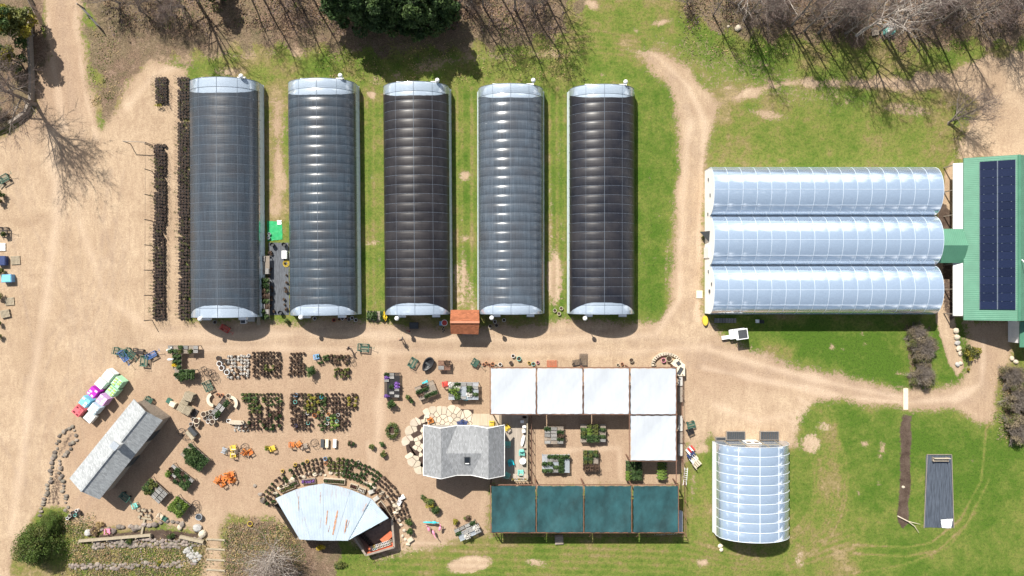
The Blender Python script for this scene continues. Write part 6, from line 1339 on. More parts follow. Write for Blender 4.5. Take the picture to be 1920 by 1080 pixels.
# log seats and broken timber near the shed
t = T('timber_offcut', 'yellow timber block in the dark pile above the lower display benches', 'timber', 361, 814, -48); mb = MB(); mb.box((0, 0, .4), (1.3, .45, .8)); mb.build('block', M['woodpale'], t); mb = MB(); mb.box((-.2, .5, .3), (1.4, .5, .6)); mb.build('dark_block', M['charcoal'], t)
def wire_hoop(px, py, r, label):
    t = T('wire_hoop', label, 'wire stand', px, py, 0, 'wire stands'); mb = MB()
    for z, s_ in ((.05, 1), (.6, .9)):
        P_ = [(r * s_ * math.cos(2 * PI * k / 16), r * s_ * math.sin(2 * PI * k / 16), z) for k in range(17)]; mb.tube(P_, .02, 4, cap=False)
    for k in range(6): a = k * PI / 3; mb.tube([(r * math.cos(a), r * math.sin(a), .02), (r * .5 * math.cos(a), r * .5 * math.sin(a), 1.2)], .015, 3)
    mb.build('wire', M['darkmetal'], t)
for k, (x, y, r_) in enumerate([(390, 698, .5), (398, 700, .5), (403, 706, .55), (383, 692, .35), (352, 815, .7), (341, 810, .5), (375, 703, .4), (365, 955, .7), (368, 945, .5), (590, 830, .5), (460, 838, .5), (455, 845, .4), (660, 675, .4)]): wire_hoop(x, y, r_, '%s round wire stand of those scattered through the plant yard' % OR[k])
# chairs
def adirondack(px, py, rz, m, label, z=0., s=1.):
    t = T('garden_chair', label, 'chair', px, py, rz, None, z); t.scale = (s, s, s); mb = MB()
    for i in range(5): mb.box((0, .28 - i * .13, .38 - i * .02), (.55, .1, .025))
    mb.build('seat', M[m], t); mb = MB(); rot = Matrix.Rotation(R(-22), 3, 'X')
    for i in range(5): mb.box(Vector((-.24 + i * .12, -.42, .66)), (.1, .03, .72 - abs(i - 2) * .07), rot=rot)
    mb.build('backrest', M[m], t)
    am = MB(); am.box((0, 0, .6), (.13, .7, .03)); am = am.mesh('armrest', M[m]); lm = MB(); lm.box((0, 0, .3), (.07, .07, .6)); lm = lm.mesh('leg', M[m])
    for s_ in (-1, 1):
        link('armrest', am, t, (s_ * .34, 0, 0)); link('leg', lm, t, (s_ * .34, .28, 0)); link('leg', lm, t, (s_ * .34, -.28, 0))
    return t
for a in [(952, 831, 0, 'seafoam', 'sea-green chair in the shade on the deck, upper', .3), (958, 867, 200, 'turq', 'bright turquoise chair on the deck beside the shop wall', .3), (951, 889, -30, 'seafoam', 'sea-green chair in the shade at the lower end of the deck', .3), (978, 848, 180, 'seafoam', 'pale aqua chair on the sunny side of the deck, upper', .3), (976, 884, 0, 'seafoam', 'pale aqua chair on the sunny side of the deck, lower', .3), (950, 800, 40, 'yellow', 'yellow chair at the upper right corner of the shop', .3), (922, 793, 90, 'yellow', 'yellow chair half hidden by the upper edge of the shop roof', .3), (863, 792, 20, 'navy', 'dark blue chair on the flagstones'), (871, 791, -20, 'navy', 'right dark blue chair on the flagstones beside its twin'), (808, 788, 200, 'orange', 'wooden armchair at the left of the flagstone terrace'), (801, 785, 170, 'offwhite', 'pale wooden chair left of the armchair on the flagstones'),
    (799, 718, 30, 'turq', 'turquoise metal chair on the ornament bench stand'), (835, 719, 10, 'red', 'red star-shaped chair at the corner of the white framed bench'), (873, 744, 80, 'turq', 'turquoise chair at the lower edge of the white framed bench'),
    (440, 838, 10, 'yellow', 'upper yellow chair left of the orange ornaments'), (440, 851, 0, 'yellow', 'lower yellow chair left of the orange ornaments'), (441, 845, 90, 'offwhite', 'pale pink chair between the two yellow ones'), (460, 846, 60, 'orange', 'orange chair beside the pale pink chair'), (471, 846, -60, 'orange', 'orange chair second from the pale pink chair'), (513, 839, 20, 'yellow', 'yellow ornament left of the lime green bush'), (549, 832, 0, 'orange', 'orange ornament chair right of the lime green bush'), (562, 831, 40, 'orange', 'orange-brown ornament chair second right of the lime green bush'), (573, 835, 10, 'wood', 'brown chair left of the round wire stand'),
    (409, 899, 60, 'orange', 'orange chair at the left of the orange display'), (418, 895, -20, 'orange', 'orange chair, second from left in the orange display'), (427, 890, 100, 'orange', 'orange chair in the middle of the orange display'), (436, 887, 10, 'orange', 'orange chair at the upper right of the orange display'), (431, 899, 150, 'orange', 'orange chair at the lower middle of the orange display'), (420, 905, 30, 'orange', 'orange chair lowest in the orange display'), (438, 897, 60, 'orange', 'orange chair at the right of the orange display'),
    (423, 843, 70, 'steel', 'grey-blue chair by the long gap left of the yellow chairs'), (256, 946, 20, 'seafoam', 'pale aqua chair below the long shed'), (303, 966, -30, 'flag', 'cream lounge chair beside the dark green cushion'), (595, 668, 10, 'skyblue', 'pale blue chair above the dark bushy evergreen'), (205, 994, 0, 'pink', 'pink figure chair on the boulder wall')]:
    adirondack(*a[:5], z=(a[5] if len(a) > 5 else 0), s=.92)
t = T('round_table', 'white and turquoise round table between the aqua chairs on the deck', 'table', 980, 862, 0, None, .3); mb = MB(); mb.cyl((0, 0, .7), .42, .42, .03, 16); mb.build('tabletop', M['white'], t); mb = MB(); mb.cyl((0, 0, 0), .25, .04, .7, 8); mb.build('pedestal', M['turq'], t)
for k, (x, y, w) in enumerate([(979, 790, .3), (983, 800, .3), (982, 808, .35)]): box('white_box', 'white', x, y, .4, w, .25, 5, '%s white box from the top on the deck shelf' % OR[k], 'box', z=1.05, grp='white boxes on the deck shelf')
t = T('surfboard_sign', 'long white pointed board on the deck shelf below the white boxes', 'board', 980, 826, 78, None, 1.05); mb = MB(); mb.prism([(.75 * math.cos(a), .2 * math.sin(a)) for a in [2 * PI * k / 14 for k in range(14)]], 0, .06); mb.build('board', M['white'], t)
for k in range(9):
    a = 953 + k * 4; o = bowl('shelf_pot', ['offwhite', 'white', 'yellow'][k % 3], a, 893.5, .1, .18, '%s small pot from the left on the lower deck bench' % OR[k], 'pot', .77 + .3); o['group'] = 'pots on the lower deck bench'
# pots on the bench of the walled terrace
for k in range(26):
    f = k / 25; row = k % 2; x = 697 + 38 * f; y = 1027 - 13 * f - row * 5; o = bowl('bench_pot', ['offwhite', 'seafoam', 'white', 'yellow'][random.choice([0, 0, 1, 2, 2, 3])] if f > .15 else 'charcoal', x, y, .16, .24, 'small round pot in the double row on the walled terrace bench', 'pot', .73); o['group'] = 'pots on the walled terrace bench'
for k in range(16):
    o = bowl('dark_pot', 'black', 676 + (k % 8) * 2.9 + (k // 8) * 3 , 1001 + (k % 8) * 3.2 - (k // 8) * 4, .15, .22, 'black pot along the left side of the walled terrace', 'pot', .08); o['group'] = 'black pots in the walled terrace'
# animals made of metal: flamingos and a peacock
def bird(px, py, rz, m, label, L=.5, tail=False):
    t = T('garden_bird', label, 'ornament', px, py, rz, 'metal birds'); mb = MB(); mb.blob((0, 0, .75), (.36 * L / .5, .17, .18), 10, 7, j=.02); mb.tube([(.28, 0, .8), (.45, .03, 1.0), (.5, .1, 1.2), (.62, .12, 1.22), (.72, .12, 1.12)], [.07, .05, .045, .06, .02], 6)
    if tail: mb.tube([(-.2, 0, .75), (-.9, 0, .72), (-1.45, 0, .6)], [.12, .12, .05], 6)
    mb.build('body', M[m], t, smooth=True); lm = MB(); lm.tube([(0, 0, .7), (.03, 0, .35), (0, 0, 0)], .02, 4); lm = lm.mesh('leg', M['darkmetal'])
    for s_ in (-1, 1): link('leg', lm, t, (0, s_ * .07, 0))
bird(805, 988, 100, 'pink', 'pink flamingo figure, leftmost of the three'); bird(814, 995, -70, 'pink', 'pink flamingo figure, lowest of the three'); bird(826, 987, 70, 'pink', 'pink flamingo figure, rightmost of the three'); bird(815, 976, 0, 'turq', 'turquoise peacock figure with a long tail above the flamingos', tail=True); bird(322, 655, 20, 'white', 'white goose figure at the left end of the long plant bench'); bird(324, 673, 0, 'white', 'white goose figure left of the yellow flowers')
# ------------------------------------------------------------------ rocks
def rock_line(label, pts, sp, size, m='stone', jitter=.4, seed=1, name='stone_wall', rows=1, cat='stone wall', h=.5):
    r_ = random.Random(seed); P_ = [G(*p) for p in pts]; t = thing(name, label, cat, P_[0]); o = t.location; mb = MB()
    for a, b in zip(P_[:-1], P_[1:]):
        L = (b - a).length; n = max(1, int(L / sp)); d = (b - a) / n; q = Vector((-d.y, d.x, 0)).normalized()
        for k in range(n):
            for w in range(rows):
                c = a + d * (k + r_.random() * .5) + q * (r_.gauss(0, jitter * size) + (w - (rows - 1) / 2) * size * 1.3); s_ = size * r_.uniform(.6, 1.25)
                mb.blob((c.x, c.y, s_ * h * .5), (s_, s_ * r_.uniform(.65, 1), s_ * h * 1.1), 7, 4, 0, .16)
    mb.build('stones', M[m], t, o); return t
rock_line('left edge of boulders round the narrow planted bed', [(138, 798), (112, 818), (104, 845), (98, 880), (90, 915), (80, 945), (75, 972)], .42, .30, seed=2, m='darkstone')
rock_line('right edge of boulders round the narrow planted bed', [(138, 798), (143, 815), (128, 845), (112, 868), (113, 890), (121, 920), (128, 955), (118, 960)], .42, .30, seed=3, m='darkstone')
rock_line('row of boulders above the timber retaining wall', [(165, 1000), (200, 992), (250, 988), (290, 982), (330, 978), (352, 985)], .62, .42, seed=4, rows=1)
rock_line('broad band of rubble below the timber retaining wall', [(175, 1020), (230, 1018), (280, 1018), (330, 1020), (380, 1016)], .35, .28, seed=5, rows=3)
rock_line('rubble edge at the bottom of the lower terrace', [(130, 1060), (200, 1062), (260, 1058), (330, 1060), (370, 1050)], .4, .28, seed=6, rows=2)
rock_line('short rock divider between the lower terraces', [(262, 1022), (266, 1040), (264, 1052)], .4, .25, seed=7)
rock_line('rock pile beside the wooden steps', [(350, 1030), (365, 1040), (372, 1052)], .3, .32, seed=8, rows=3, m='greystone')
rock_line('inner arc of boulders between the arc of pots and the tin roof', [(515, 925), (540, 903), (570, 893), (600, 887), (640, 888), (672, 898), (700, 912), (722, 930), (738, 950), (752, 980), (758, 1010), (762, 1030)], .7, .34, seed=9, m='flag')
rock_line('dark stones round the left tip of the arc garden', [(478, 905), (486, 920), (490, 935), (505, 942)], .6, .35, seed=10)
for k, (x, y, s_, m) in enumerate([(371, 989, .62, 'greystone'), (381, 1000, .6, 'flag'), (166, 998, .5, 'greystone'), (1791, 620, .45, 'flag'), (1793, 632, .42, 'flag'), (1794, 643, .4, 'greystone'), (1796, 653, .42, 'flag'), (1799, 662, .35, 'flag'), (1794, 683, .35, 'greystone'), (1800, 681, .3, 'flag'), (1383, 53, .45, 'flag'), (338, 988, .4, 'flag'), (258, 988, .4, 'stone'), (1693, 913, .22, 'flag'), (1350, 1023, .35, 'offwhite'), (1352, 1030, .3, 'offwhite'), (1896, 672, .35, 'flag'), (1903, 678, .35, 'flag'), (1365, 50, .2, 'flag')]):
    LB = ['large rounded grey boulder at the corner of the terrace', 'large pale boulder beside the wooden steps', 'grey boulder at the left end of the timber wall', 'topmost pale boulder in the barn bed', 'second pale boulder from the top in the barn bed', 'grey boulder in the middle of the barn bed row', 'pale boulder fourth from the top in the barn bed', 'lowest pale boulder of the barn bed row', 'grey boulder at the bottom tip of the barn bed', 'small pale boulder beside the grey one at the bottom tip of the barn bed', 'pale block in the leaf litter above the lawn at the upper right', 'pale boulder left of the terrace corner boulders', 'brown boulder on the timber wall line', 'single cream stone on the dark mulch strip', 'cream bag at the lower left corner of the small greenhouse', 'smaller cream bag below the first at the small greenhouse', 'left pale slab by the barn wing', 'right pale slab by the barn wing', 'small pale stone left of the pale block in the upper right litter'][k]
    mb = MB(); mb.blob((0, 0, s_ * .35), (s_, s_ * .85, s_ * .6), 9, 6, 0, .1); o = mb.build('boulder', M[m]); at(o, x, y, k * 40); tag(o, LB, 'boulder')
def log(px0, py0, px1, py1, r, m, label, cat='timber', name='timber_beam', z=.0):
    a, b = G(px0, py0), G(px1, py1); c = (a + b) / 2; t = thing(name, label, cat, (c.x, c.y, 0)); mb = MB(); mb.beam(a - c + Vector((0, 0, r + z)), b - c + Vector((0, 0, r + z)), r * 2, r * 2); mb.build('beam', M[m], t)
    mb = MB(); n = max(1, int((b - a).length / 1.6))
    for k in range(n + 1): q = (a - c) + (b - a) * k / n; mb.box((q.x, q.y - r * 1.6, (r + z) * .8), (.12, .1, (r + z) * 1.6))
    mb.build('stakes', M[m], t)
log(152, 1012, 286, 1001, .16, 'woodpale', 'long pale timber retaining wall on the terrace at lower left', z=.25); log(340, 1004, 384, 1014, .18, 'woodpale', 'short pale timber wall left of the wooden steps', z=.2); log(272, 973, 267, 1000, .12, 'woodpale', 'upright pale post leading down to the timber wall'); log(263, 970, 285, 973, .1, 'woodpale', 'pale cross timber at the head of the upright post')
for k, y in enumerate([1010, 1028, 1048, 1067]): log(388, y, 422, y + 2, .09, 'woodpale', '%s step timber from the top of the path at the lower left' % OR[k], 'step', 'step_timber')
for k in range(8):
    p = G(262 + k % 4 * 7 + rng.uniform(-2, 2), 955 + k // 4 * 10 + rng.uniform(-3, 3)); mb = MB(); mb.cyl((0, 0, 0), .16, .17, rng.uniform(.3, .55), 9, 0, 1); o = mb.build('log_round', [M['wood'], M['woodpale']]); o.location = p; tag(o, 'short log stump in the group above the upright pale post', 'log', 'log stumps')
# curved timber retaining wall at upper left; straight run imitates a pole's shadow
t = thing('retaining_wall', 'curved dark timber retaining wall at upper left, straight part imitating a pole shadow', 'wall', G(40, 230)); o = t.location; mb = MB(); pp = [(58, 20), (60, 90), (63, 150), (62, 190), (52, 212), (30, 228), (0, 243), (-60, 262)]
for a, b in zip(pp[:-1], pp[1:]): mb.beam(G(*a) + Vector((0, 0, .3)), G(*b) + Vector((0, 0, .3)), .35, .8)
mb.build('wall', M['wood'], t, o)
# farm gates either side of the road at the top left
for (x0, y0, x1, y1, lab) in [(56, -8, 88, 52, 'metal farm gate standing open on the left of the dirt road'), (158, 16, 192, 54, 'metal farm gate standing open on the right of the dirt road')]:
    a, b = G(x0, y0), G(x1, y1); t = thing('farm_gate', lab, 'gate', a, 0, None); d = b - a; mb = MB()
    for z in (.25, .5, .75, 1.0, 1.25): mb.beam((0, 0, z), (d.x, d.y, z), .05, .05)
    for f in (0, .5, 1): mb.beam((d.x * f, d.y * f, .2), (d.x * f, d.y * f, 1.3), .06, .06)
    mb.build('rails', M['darkmetal'], t); mb = MB(); mb.cyl((0, 0, 0), .1, .1, 1.6, 8); mb.build('post', M['wood'], t)
# ------------------------------------------------------------------ fabric, tarps and beds
def sheet(name, pts, m, label, cat, z=.03, kind=None):
    c = G(*pts[0]); mb = MB(); n = 14; A, B, C_, D = [G(*p) for p in pts]; vs = []; r_ = random.Random(int(pts[0][0])); ph = r_.random() * 6
    for i in range(n + 1):
        for j in range(n + 1):
            u, v = i / n, j / n; p = (A * (1 - u) + B * u) * (1 - v) + (D * (1 - u) + C_ * u) * v; vs.append((p.x - c.x + r_.gauss(0, .015), p.y - c.y + r_.gauss(0, .015), z + .025 * abs(math.sin(u * 11 + ph) * math.sin(v * 9 + u * 3))))
    mb.add(vs, [(i * (n + 1) + j, i * (n + 1) + j + 1, (i + 1) * (n + 1) + j + 1, (i + 1) * (n + 1) + j) for i in range(n) for j in range(n)]); o = mb.build(name, M[m]); o.location = (c.x, c.y, 0); tag(o, label, cat); return o
M['landfab'] = mat('landscape_fabric', (.055, .060, .070), .65, .25, 1.5, sc3=(5, .7, 1), c2=(.09, .10, .115), bump=.4, bscale=3)
M['tarp'] = mat('grey_blue_tarp', (.045, .055, .072), .5, .3, 1.2, sc3=(5, .5, 1), c2=(.075, .09, .115), bump=.5, bscale=2)
M['greentarp'] = mat('green_sheet', (.012, .30, .10), .55, .2, 2, bump=.3, bscale=3)
sheet('ground_fabric', [(504, 455), (541, 455), (542, 590), (505, 591)], 'landfab', 'dark woven ground fabric between the first and second greenhouses', 'ground fabric'); sheet('green_sheet', [(501, 414), (529, 416), (530, 449), (502, 452)], 'greentarp', 'bright green sheet on the ground between the first and second greenhouses', 'sheet')
sheet('white_square', [(520, 413), (528, 413), (528, 421), (520, 421)], 'white', 'small white square at the corner of the bright green sheet', 'sheet', .09)
sheet('black_tarp', [(1736, 853), (1785, 854), (1787, 989), (1732, 989)], 'tarp', 'long dark blue-grey tarp bed on the lawn at lower right', 'tarp'); sheet('white_sheet', [(1763, 974), (1786, 972), (1782, 990), (1765, 989)], 'white', 'white sheet on the lower right corner of the dark tarp bed', 'sheet', .1)
t = T('timber_edging', 'thin pale timber edging round the dark tarp bed', 'edging', 1760, 920); o = t.location; mb = MB()
for a, b in (((1738, 852), (1784, 852)), ((1784, 853), (1788, 990)), ((1732, 990), (1738, 852))): mb.beam(G(*a) + Vector((0, 0, .05)), G(*b) + Vector((0, 0, .05)), .06, .1)
mb.build('boards', M['wood'], t, o)
t = T('garden_bench', 'pale bench at the top of the dark tarp bed', 'bench', 1760, 860); mb = MB(); mb.box((0, 0, .45), (2.0, .45, .05)); mb.build('seat', M['flag'], t); mb = MB(); mb.box((0, .22, .7), (2.1, .06, .4)); mb.build('backrest', M['flag'], t); mb = MB()
for s_ in (-1, 1): mb.box((s_ * .9, 0, .3), (.08, .55, .6))
mb.build('supports', M['wood'], t)
t = T('concrete_kerb', 'pale concrete strip crossing the drive', 'kerb', 1698, 748); mb = MB(); mb.box((0, 0, .03), (.62, 2.8, .06)); mb.build('slab', M['offwhite'], t); t['kind'] = 'structure'; del t['category']
for x0, y0, pts in [(1682, 967, [(1700, 976), (1712, 985), (1720, 997)])]:
    t = T('fallen_branch', 'white fallen birch branch at the lower end of the mulch strip', 'branch', x0, y0); o = t.location; mb = MB(); mb.tube([G(x0, y0) + Vector((0, 0, .1))] + [G(*p) + Vector((0, 0, .35)) for p in pts], [.09, .07, .05, .02], 6); mb.tube([G(1700, 976) + Vector((0, 0, .3)), G(1722, 981) + Vector((0, 0, .4))], [.06, .02], 5); mb.build('limb', M['flag'], t, o)
# ground between greenhouses: bins, coil, steps
for k, (x, y) in enumerate([(494, 434), (495, 442), (495, 450), (505, 446), (506, 439)]): o = bowl('planter_ring', 'steel', x, y, .2, .3, '%s small round tub of the group beside the green sheet' % OR[k], 'tub', soil='charcoal'); o['group'] = 'round tubs beside the green sheet'
for k, (x, y) in enumerate([(513, 459), (535, 459), (500, 525), (528, 586)]): bowl('black_bin', 'black', x, y, .28, .7, '%s black bin on the ground fabric' % ['upper left', 'upper right', 'middle', 'lowest'][k], 'bin', soil='charcoal')
box('step_stool', 'white', 535, 478, .6, 1.0, .5, 0, 'white slatted step on the ground fabric', 'step'); t = T('hose_coil', 'coiled yellow hose on the ground fabric', 'hose', 537, 494); mb = MB()
for s_ in (.2, .28, .36, .43): mb.tube([(s_ * math.cos(k * PI / 8), s_ * math.sin(k * PI / 8) * 1.1, .08 + .03 * s_) for k in range(17)], .022, 4, cap=False)
mb.build('hose', M['yellow'], t)
for k in range(34):
    x = rng.choice([507, 511, 515, 534, 538]) + rng.normal() * .8; y = rng.uniform(465, 585); o = link('black_pot', PS['bare'][k % 2], None, G(x, y), rng.random() * 6, rng.uniform(.7, 1.3)); tag(o, 'black nursery pot standing about on the dark ground fabric', 'pot', 'pots on the ground fabric')
bush(499, 580, .45, .8, ['leafmid', 'leafolive'], 'green plants at the lower end of the bench right of the first greenhouse', 300, .1)
# the yard side of the dark greenhouses
bowl('round_pot', 'concrete', 404, 604, .25, .25, 'small round pot in the shade below the leftmost greenhouse', 'pot')
for k, (x, y, m) in enumerate([(637, 598, 'terracotta'), (643, 597, 'white'), (650, 596, 'terracotta'), (655, 599, 'concrete'), (661, 596, 'white'), (668, 600, 'white'), (591, 597, 'white'), (627, 600, 'red'), (928, 603, 'white'), (931, 610, 'greystone'), (919, 612, 'greystone'), (945, 600, 'white'), (1040, 582, 'offwhite'), (1048, 588, 'offwhite'), (1052, 578, 'offwhite')]): bowl('small_pot', m, x, y, .24, .3, '%s pot from the left along the lower ends of the dark greenhouses' % OR[k] if False else 'small %s pot, %s of those at the greenhouse fronts' % ({'terracotta': 'orange', 'white': 'white', 'concrete': 'grey', 'red': 'red', 'greystone': 'grey', 'offwhite': 'cream'}[m], OR[k]), 'pot')
bowl('display_tub', 'white', 834, 605, .42, .5, 'white tub with red filling left of the red-roofed shed', 'tub', soil='red'); box('blue_bin', 'skyblue', 827, 606, .35, .5, .4, 0, 'light blue bin behind the white tub with red filling', 'bin')
for k, (x, y) in enumerate([(832, 614), (830, 617), (833, 619), (831, 622)]): o = bowl('cream_pot', 'offwhite', x, y, .14, .2, '%s little cream pot from the top below the white tub' % OR[k], 'pot'); o['group'] = 'cream pots below the white tub'
box('dark_crate', 'charcoal', 777, 610, 1.1, .8, .6, 0, 'dark crate in the shade below the third greenhouse', 'crate')
# objects along the upper side of the white pergola
def trellis(px, py, w, d, rz, m, label):
    t = T('garden_trellis', label, 'trellis panel', px, py, rz); mb = MB(); n = 6
    for i in range(n + 1): mb.box((-w / 2 + w * i / n, 0, .12), (.035, d, .03)); mb.box((0, -d / 2 + d * i / n, .15), (w, .035, .03))
    mb.build('grid', M[m], t); mb = MB(); mb.box((0, -d / 2 - .03, .1), (w, .06, .2)); mb.build('foot', M[m], t)
trellis(1035, 681, 1.3, .8, 0, 'redwood', 'rust-red grid panel on the ground above the second white shade cloth'); trellis(1094, 674, 1.0, 1.5, 0, 'darkmetal', 'dark grid panel on the ground above the third white shade cloth'); trellis(1082, 679, 1.1, .7, 10, 'darkmetal', 'short dark grid panel left of the taller one')
for k, (x, y, m, r_) in enumerate([(907, 683, 'terracotta', .2), (912, 680, 'terracotta', .2), (918, 684, 'terracotta', .2), (924, 682, 'terracotta', .25), (930, 685, 'offwhite', .2), (938, 683, 'white', .25), (962, 667, 'white', .25), (973, 672, 'seafoam', .3), (958, 680, 'charcoal', .25), (992, 680, 'yellow', .2), (1000, 682, 'seafoam', .25), (1008, 679, 'pink', .2), (1075, 683, 'charcoal', .2), (1158, 684, 'offwhite', .2), (1166, 682, 'terracotta', .2), (1183, 675, 'woodpale', .3), (1226, 683, 'flag', .22), (1243, 675, 'pink', .3), (1253, 672, 'woodpale', .4)]): bowl('yard_pot', m, x, y, r_, r_ * 1.4, '%s of the mixed pots from the left above the white pergola' % OR[k], 'pot')
# white utility cart with dark roof, tubs and racks below the white greenhouse
t = T('utility_cart', 'white golf cart with a dark roof panel and small trailer on the grass edge', 'golf cart', 1380, 625, 8); mb = MB(); mb.box((0, 0, .55), (1.9, 1.25, .5)); mb.box((-.85, 0, .7), (.5, 1.15, .35)); mb.build('body', M['white'], t)
mb = MB(); mb.box((.15, 0, 1.85), (1.55, 1.35, .07)); rf = mb.build('roof', M['white'], t); mb = MB(); mb.box((.25, 0, 1.9), (1.15, 1.1, .04)); mb.build('roof_panel', M['charcoal'], rf)
mb = MB()
for sx in (-.55, .85):
    for sy in (-.58, .58): mb.tube([(sx, sy, .7), (sx, sy, 1.85)], .03, 5)
mb.build('roof_posts', M['charcoal'], t); wm = MB(); wm.tube([(0, -.1, .25), (0, .1, .25)], .25, 12); wm = wm.mesh('wheel', M['black'])
for sx in (-.7, .65):
    for sy in (-.6, .6): link('wheel', wm, t, (sx, sy, 0))
mb = MB(); mb.box((.1, 0, .95), (.5, 1.1, .15)); mb.box((.4, 0, 1.2), (.12, 1.1, .5)); mb.build('seat', M['charcoal'], t); mb = MB(); mb.box((-1.55, -.3, .35), (1.0, .45, .3)); mb.build('trailer', M['white'], t)
t = T('yellow_tub', 'yellow oval tub at the lower left corner of the white three-bay greenhouse', 'tub', 1321, 601); mb = MB(); mb.prism([(.34 * math.cos(a), .65 * math.sin(a)) for a in [2 * PI * k / 16 for k in range(16)]], 0, .45); mb.build('shell', M['yellow'], t); mb = MB(); mb.prism([(.27 * math.cos(a), .56 * math.sin(a)) for a in [2 * PI * k / 16 for k in range(16)]], .45, .47); mb.build('lid', M['yellow'], t)
for k in range(8):
    p = G(1341 + k * 5.2, 601); o = link('seed_tray', TM['empty'], None, (p.x, p.y, .05), R(90), 1.2); tag(o, 'grey seed tray in the row at the lower edge of the white three-bay greenhouse', 'tray', 'seed trays below the white greenhouse')
box('dark_bin', 'black', 1427, 603, .5, .4, .4, 0, 'black bin in the shade below the white three-bay greenhouse', 'bin'); box('white_box', 'white', 1419, 602, .4, .4, .35, 0, 'white box beside the black bin below the white greenhouse', 'box')
# tanks in the woods at the upper right
for k, (y, m) in enumerate([(52, 'white'), (61, 'seafoam')]): t = T('water_tank', ['white plastic tank in the woods, upper of two', 'white and teal plastic tank in the woods, lower of two'][k], 'tank', 1664, y); mb = MB(); mb.box((0, 0, .45), (1.2, .62, .8)); mb.box((0, 0, .88), (1.05, .5, .08)); mb.build('body', M[['white', 'seafoam'][k]], t); mb = MB(); mb.cyl((.2, 0, .92), .16, .16, .08, 10); mb.build('cap', M['charcoal'], t); mb = MB(); mb.box((-.15, 0, .925), (.6, .42, .02)); mb.build('top_plate', M['white'], t)
pallet(1639, 60, 10, 'weathered grey pallet left of the white tanks in the woods', 2, 'wood', .9, 1.0)
box('wood_step', 'wood', 1048, 1011, 1.05, 1.2, .25, 3, 'weathered wooden step below the lower edge of the teal pergola', 'step'); t = T('lawn_edging', 'pale scalloped edging on the grass at the lower right corner of the teal pergola', 'edging', 1246, 1001, 3); mb = MB()
for k in range(10): mb.tube([(-1.5 + .33 * k + .16 * math.cos(a), .0, .02 + .3 * math.sin(a)) for a in [PI * q / 6 for q in range(7)]], .02, 4)
mb.build('wire', M['white'], t)
# dark pile, leftmost plants
for k, (x, y, r_, mm) in enumerate([(8, 366, .7, 'leafdark'), (4, 378, .6, 'leafbrown'), (8, 508, .7, 'leafdark'), (4, 555, .6, 'leafolive'), (2, 630, .5, 'leafdark'), (14, 440, .4, 'leafdark'), (3, 605, .4, 'leafmid')]): bush(x, y, r_, 1.0, [mm, 'leafolive'], '%s plant clump from the top along the left edge of the yard' % OR[k], 350, .12, 'plants', 'plant_clump')
t = T('scrap_heap', 'grey and white bins and pots heaped beside the boulder bed', 'bins', 140, 960); 
for k, (x, y, m, w) in enumerate([(0, 0, 'charcoal', .5), (.5, .3, 'white', .45), (-.4, -.4, 'greystone', .5), (.3, -.3, 'seafoam', .4), (.8, .0, 'black', .5), (-.7, -.7, 'white', .4)]): mb = MB(); mb.cyl((x, y, 0), w * .4, w * .5, .45, 9, 0, 1, .1); mb.build('tub', [M[m], M['soil']], t)
box('green_cushion', 'greenmetal', 310, 972, .6, .5, .3, -25, 'dark green box beside the cream lounge chair', 'box')
for k, (x, y, w, rz, m, pl, lab) in enumerate([(541, 914, 2.0, 22, 'flag', 'olive', 'leftmost planter box along the upper edge of the tin roof'), (552, 906, 1.2, 22, 'wood', 'dark', 'dark planter box second from left along the tin roof'), (580, 901, 1.8, 5, 'wood', 'purple', 'planter box of violet pots along the tin roof'), (628, 901, 2.8, -4, 'flag', 'dark', 'long cream planter box at the top of the tin roof'), (664, 911, 1.0, -18, 'flag', 'brown', 'rust-coloured planter box right of the long cream one'), (679, 918, 1.0, -22, 'flag', 'white', 'planter box with white contents along the tin roof'), (717, 947, 1.2, -52, 'flag', 'empty', 'slatted cream box outside the right wing of the tin roof'), (727, 962, 1.6, -58, 'woodpale', 'brown', 'pale planter box nearest the walled terrace')]):
    t = T('planter_box', lab, 'planter', x, y, rz, 'planter boxes along the tin roof'); mb = MB(); mb.box((0, 0, .2), (w, .62, .4)); mb.build('box', M[m], t); mb = MB(); mb.box((0, 0, .41), (w - .1, .5, .03)); mb.build('soil', M['soil'], t)
    mb = MB(); mm = {'olive': 'leafolive', 'dark': 'leafdark', 'purple': 'flpurple', 'brown': 'leafred', 'white': 'flwhite', 'empty': 'leafbrown'}[pl]
    for q in range(int(w / .22)): mb.leaves((-w / 2 + .12 + q * .22, 0, .5), (.1, .2, .08), 14, .1)
    mb.build('plants', M[mm], t)
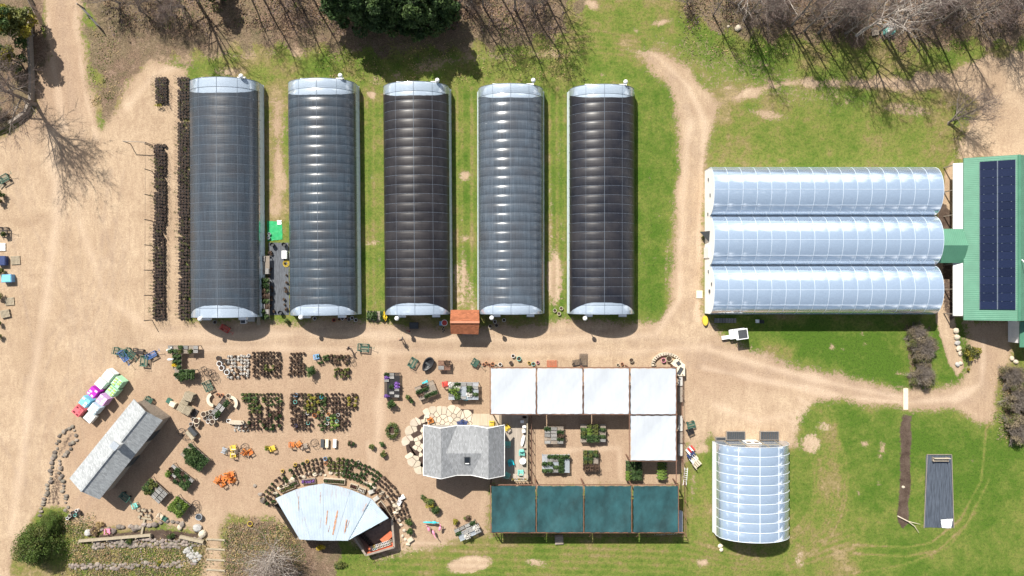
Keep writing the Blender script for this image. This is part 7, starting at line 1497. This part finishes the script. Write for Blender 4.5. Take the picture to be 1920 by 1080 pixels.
# ------------------------------------------------------------------ people
M['skin'] = mat('skin', (.50, .30, .21), .6, .05); M['hair'] = mat('brown_hair', (.06, .035, .02), .7, .2); M['denim'] = mat('dark_blue_jeans', (.03, .045, .09), .8, .2); M['shirtd'] = mat('dark_top', (.04, .035, .045), .8, .2); M['shirtr'] = mat('maroon_top', (.20, .04, .05), .8, .2); M['shoe'] = mat('shoe', (.03, .03, .03), .7, .1)
def person(px, py, rz, shirt, label, pull=False, stride=.18):
    root = T('person', label, 'person', px, py, rz)
    V = [(0, 0, .95), (0, .01, 1.15), (0, .0, 1.38), (0, .0, 1.50), (0, .02, 1.60), (0, .03, 1.70), (0, .01, 1.76)]; Rr = [.13, .125, .135, .06, .085, .095, .05]; E = [(i, i + 1) for i in range(6)]
    def chain(st, pts, rs):
        prev = st
        for p, r_ in zip(pts, rs): V.append(p); Rr.append(r_); E.append((prev, len(V) - 1)); prev = len(V) - 1
        return prev
    for s_ in (-1, 1):
        f = stride * s_; chain(0, [(.10 * s_, .0, .90), (.10 * s_, f * .6 + .03, .50), (.10 * s_, f, .10), (.10 * s_, f + .16, .04)], [.095, .062, .045, .035])
        if pull and s_ > 0: hand = [(.19, 0, 1.40), (.26, -.16, 1.16), (.24, -.38, 1.02)]
        else: hand = [(.19 * s_, 0, 1.40), (.25 * s_, -f * .4, 1.14), (.25 * s_, -f * .9 + .06, .90)]
        w = chain(2, hand, [.06, .045, .03]); h = hand[-1]; d = (Vector(h) - Vector(hand[1])).normalized(); pm = Vector(h) + d * .08; w2 = chain(w, [tuple(pm)], [.032])
        for k in range(4): b = pm + Vector(((-.03 + .02 * k), 0, 0)); chain(w2, [tuple(b + d * .035), tuple(b + d * (.065 + .008 * (k in (1, 2))) + Vector((0, .015, 0)))], [.009, .008])
        chain(w, [tuple(Vector(h) + Vector((-.035 * s_, .025, -.02)) + d * .03), tuple(Vector(h) + Vector((-.045 * s_, .035, -.03)) + d * .06)], [.011, .009])
    me = bpy.data.meshes.new('sk'); me.from_pydata(V, E, []); o = bpy.data.objects.new('sk', me); col.objects.link(o); m = o.modifiers.new('s', 'SKIN')
    for i, v in enumerate(me.skin_vertices[0].data): v.radius = (Rr[i] * (1.35 if i in (1, 2, 0) else 1), Rr[i] * (.85 if i < 3 else 1)); v.use_root = (i == 0)
    ss = o.modifiers.new('u', 'SUBSURF'); ss.levels = 1; ss.render_levels = 1
    dg = bpy.context.evaluated_depsgraph_get(); me2 = bpy.data.meshes.new_from_object(o.evaluated_get(dg)); bpy.data.objects.remove(o); me2.name = 'body'
    for q in ('skin', 'denim', shirt, 'shoe'): me2.materials.append(M[q])
    for p in me2.polygons:
        c = p.center; p.use_smooth = True
        p.material_index = 3 if c.z < .12 else 2 if (c.z > .95 and c.z < 1.49 and (abs(c.x) < .2 or c.z > 1.2)) else 1 if (c.z <= .98 and abs(c.x) < .19) else 0
    link('body', me2, root); mb = MB(); mb.blob((0, 0, 1.72), (.105, .115, .10), 12, 7, j=.03); mb.build('hair', M['hair'], root, smooth=True)
    mb = MB(); mb.blob((0, .125, 1.655), (.014, .02, .02), 6, 4, j=0); 
    for s_ in (-1, 1): mb.blob((s_ * .035, .11, 1.685), (.013, .01, .009), 6, 4, 1, 0); mb.blob((s_ * .095, .02, 1.66), (.012, .02, .028), 6, 4, 0, 0)
    mb.box((0, .115, 1.612), (.045, .012, .008), m=2); mb.build('face', [M['skin'], M['black'], M['red']], root, smooth=True)
person(657, 652, 90, 'shirtd', 'person in dark clothes pulling the green wire cart', True); person(754.5, 636, 20, 'shirtd', 'person in dark clothes walking on the sand below the third greenhouse'); person(768, 620, 160, 'shirtr', 'person in a maroon top standing in the shade of the third greenhouse', stride=.05)
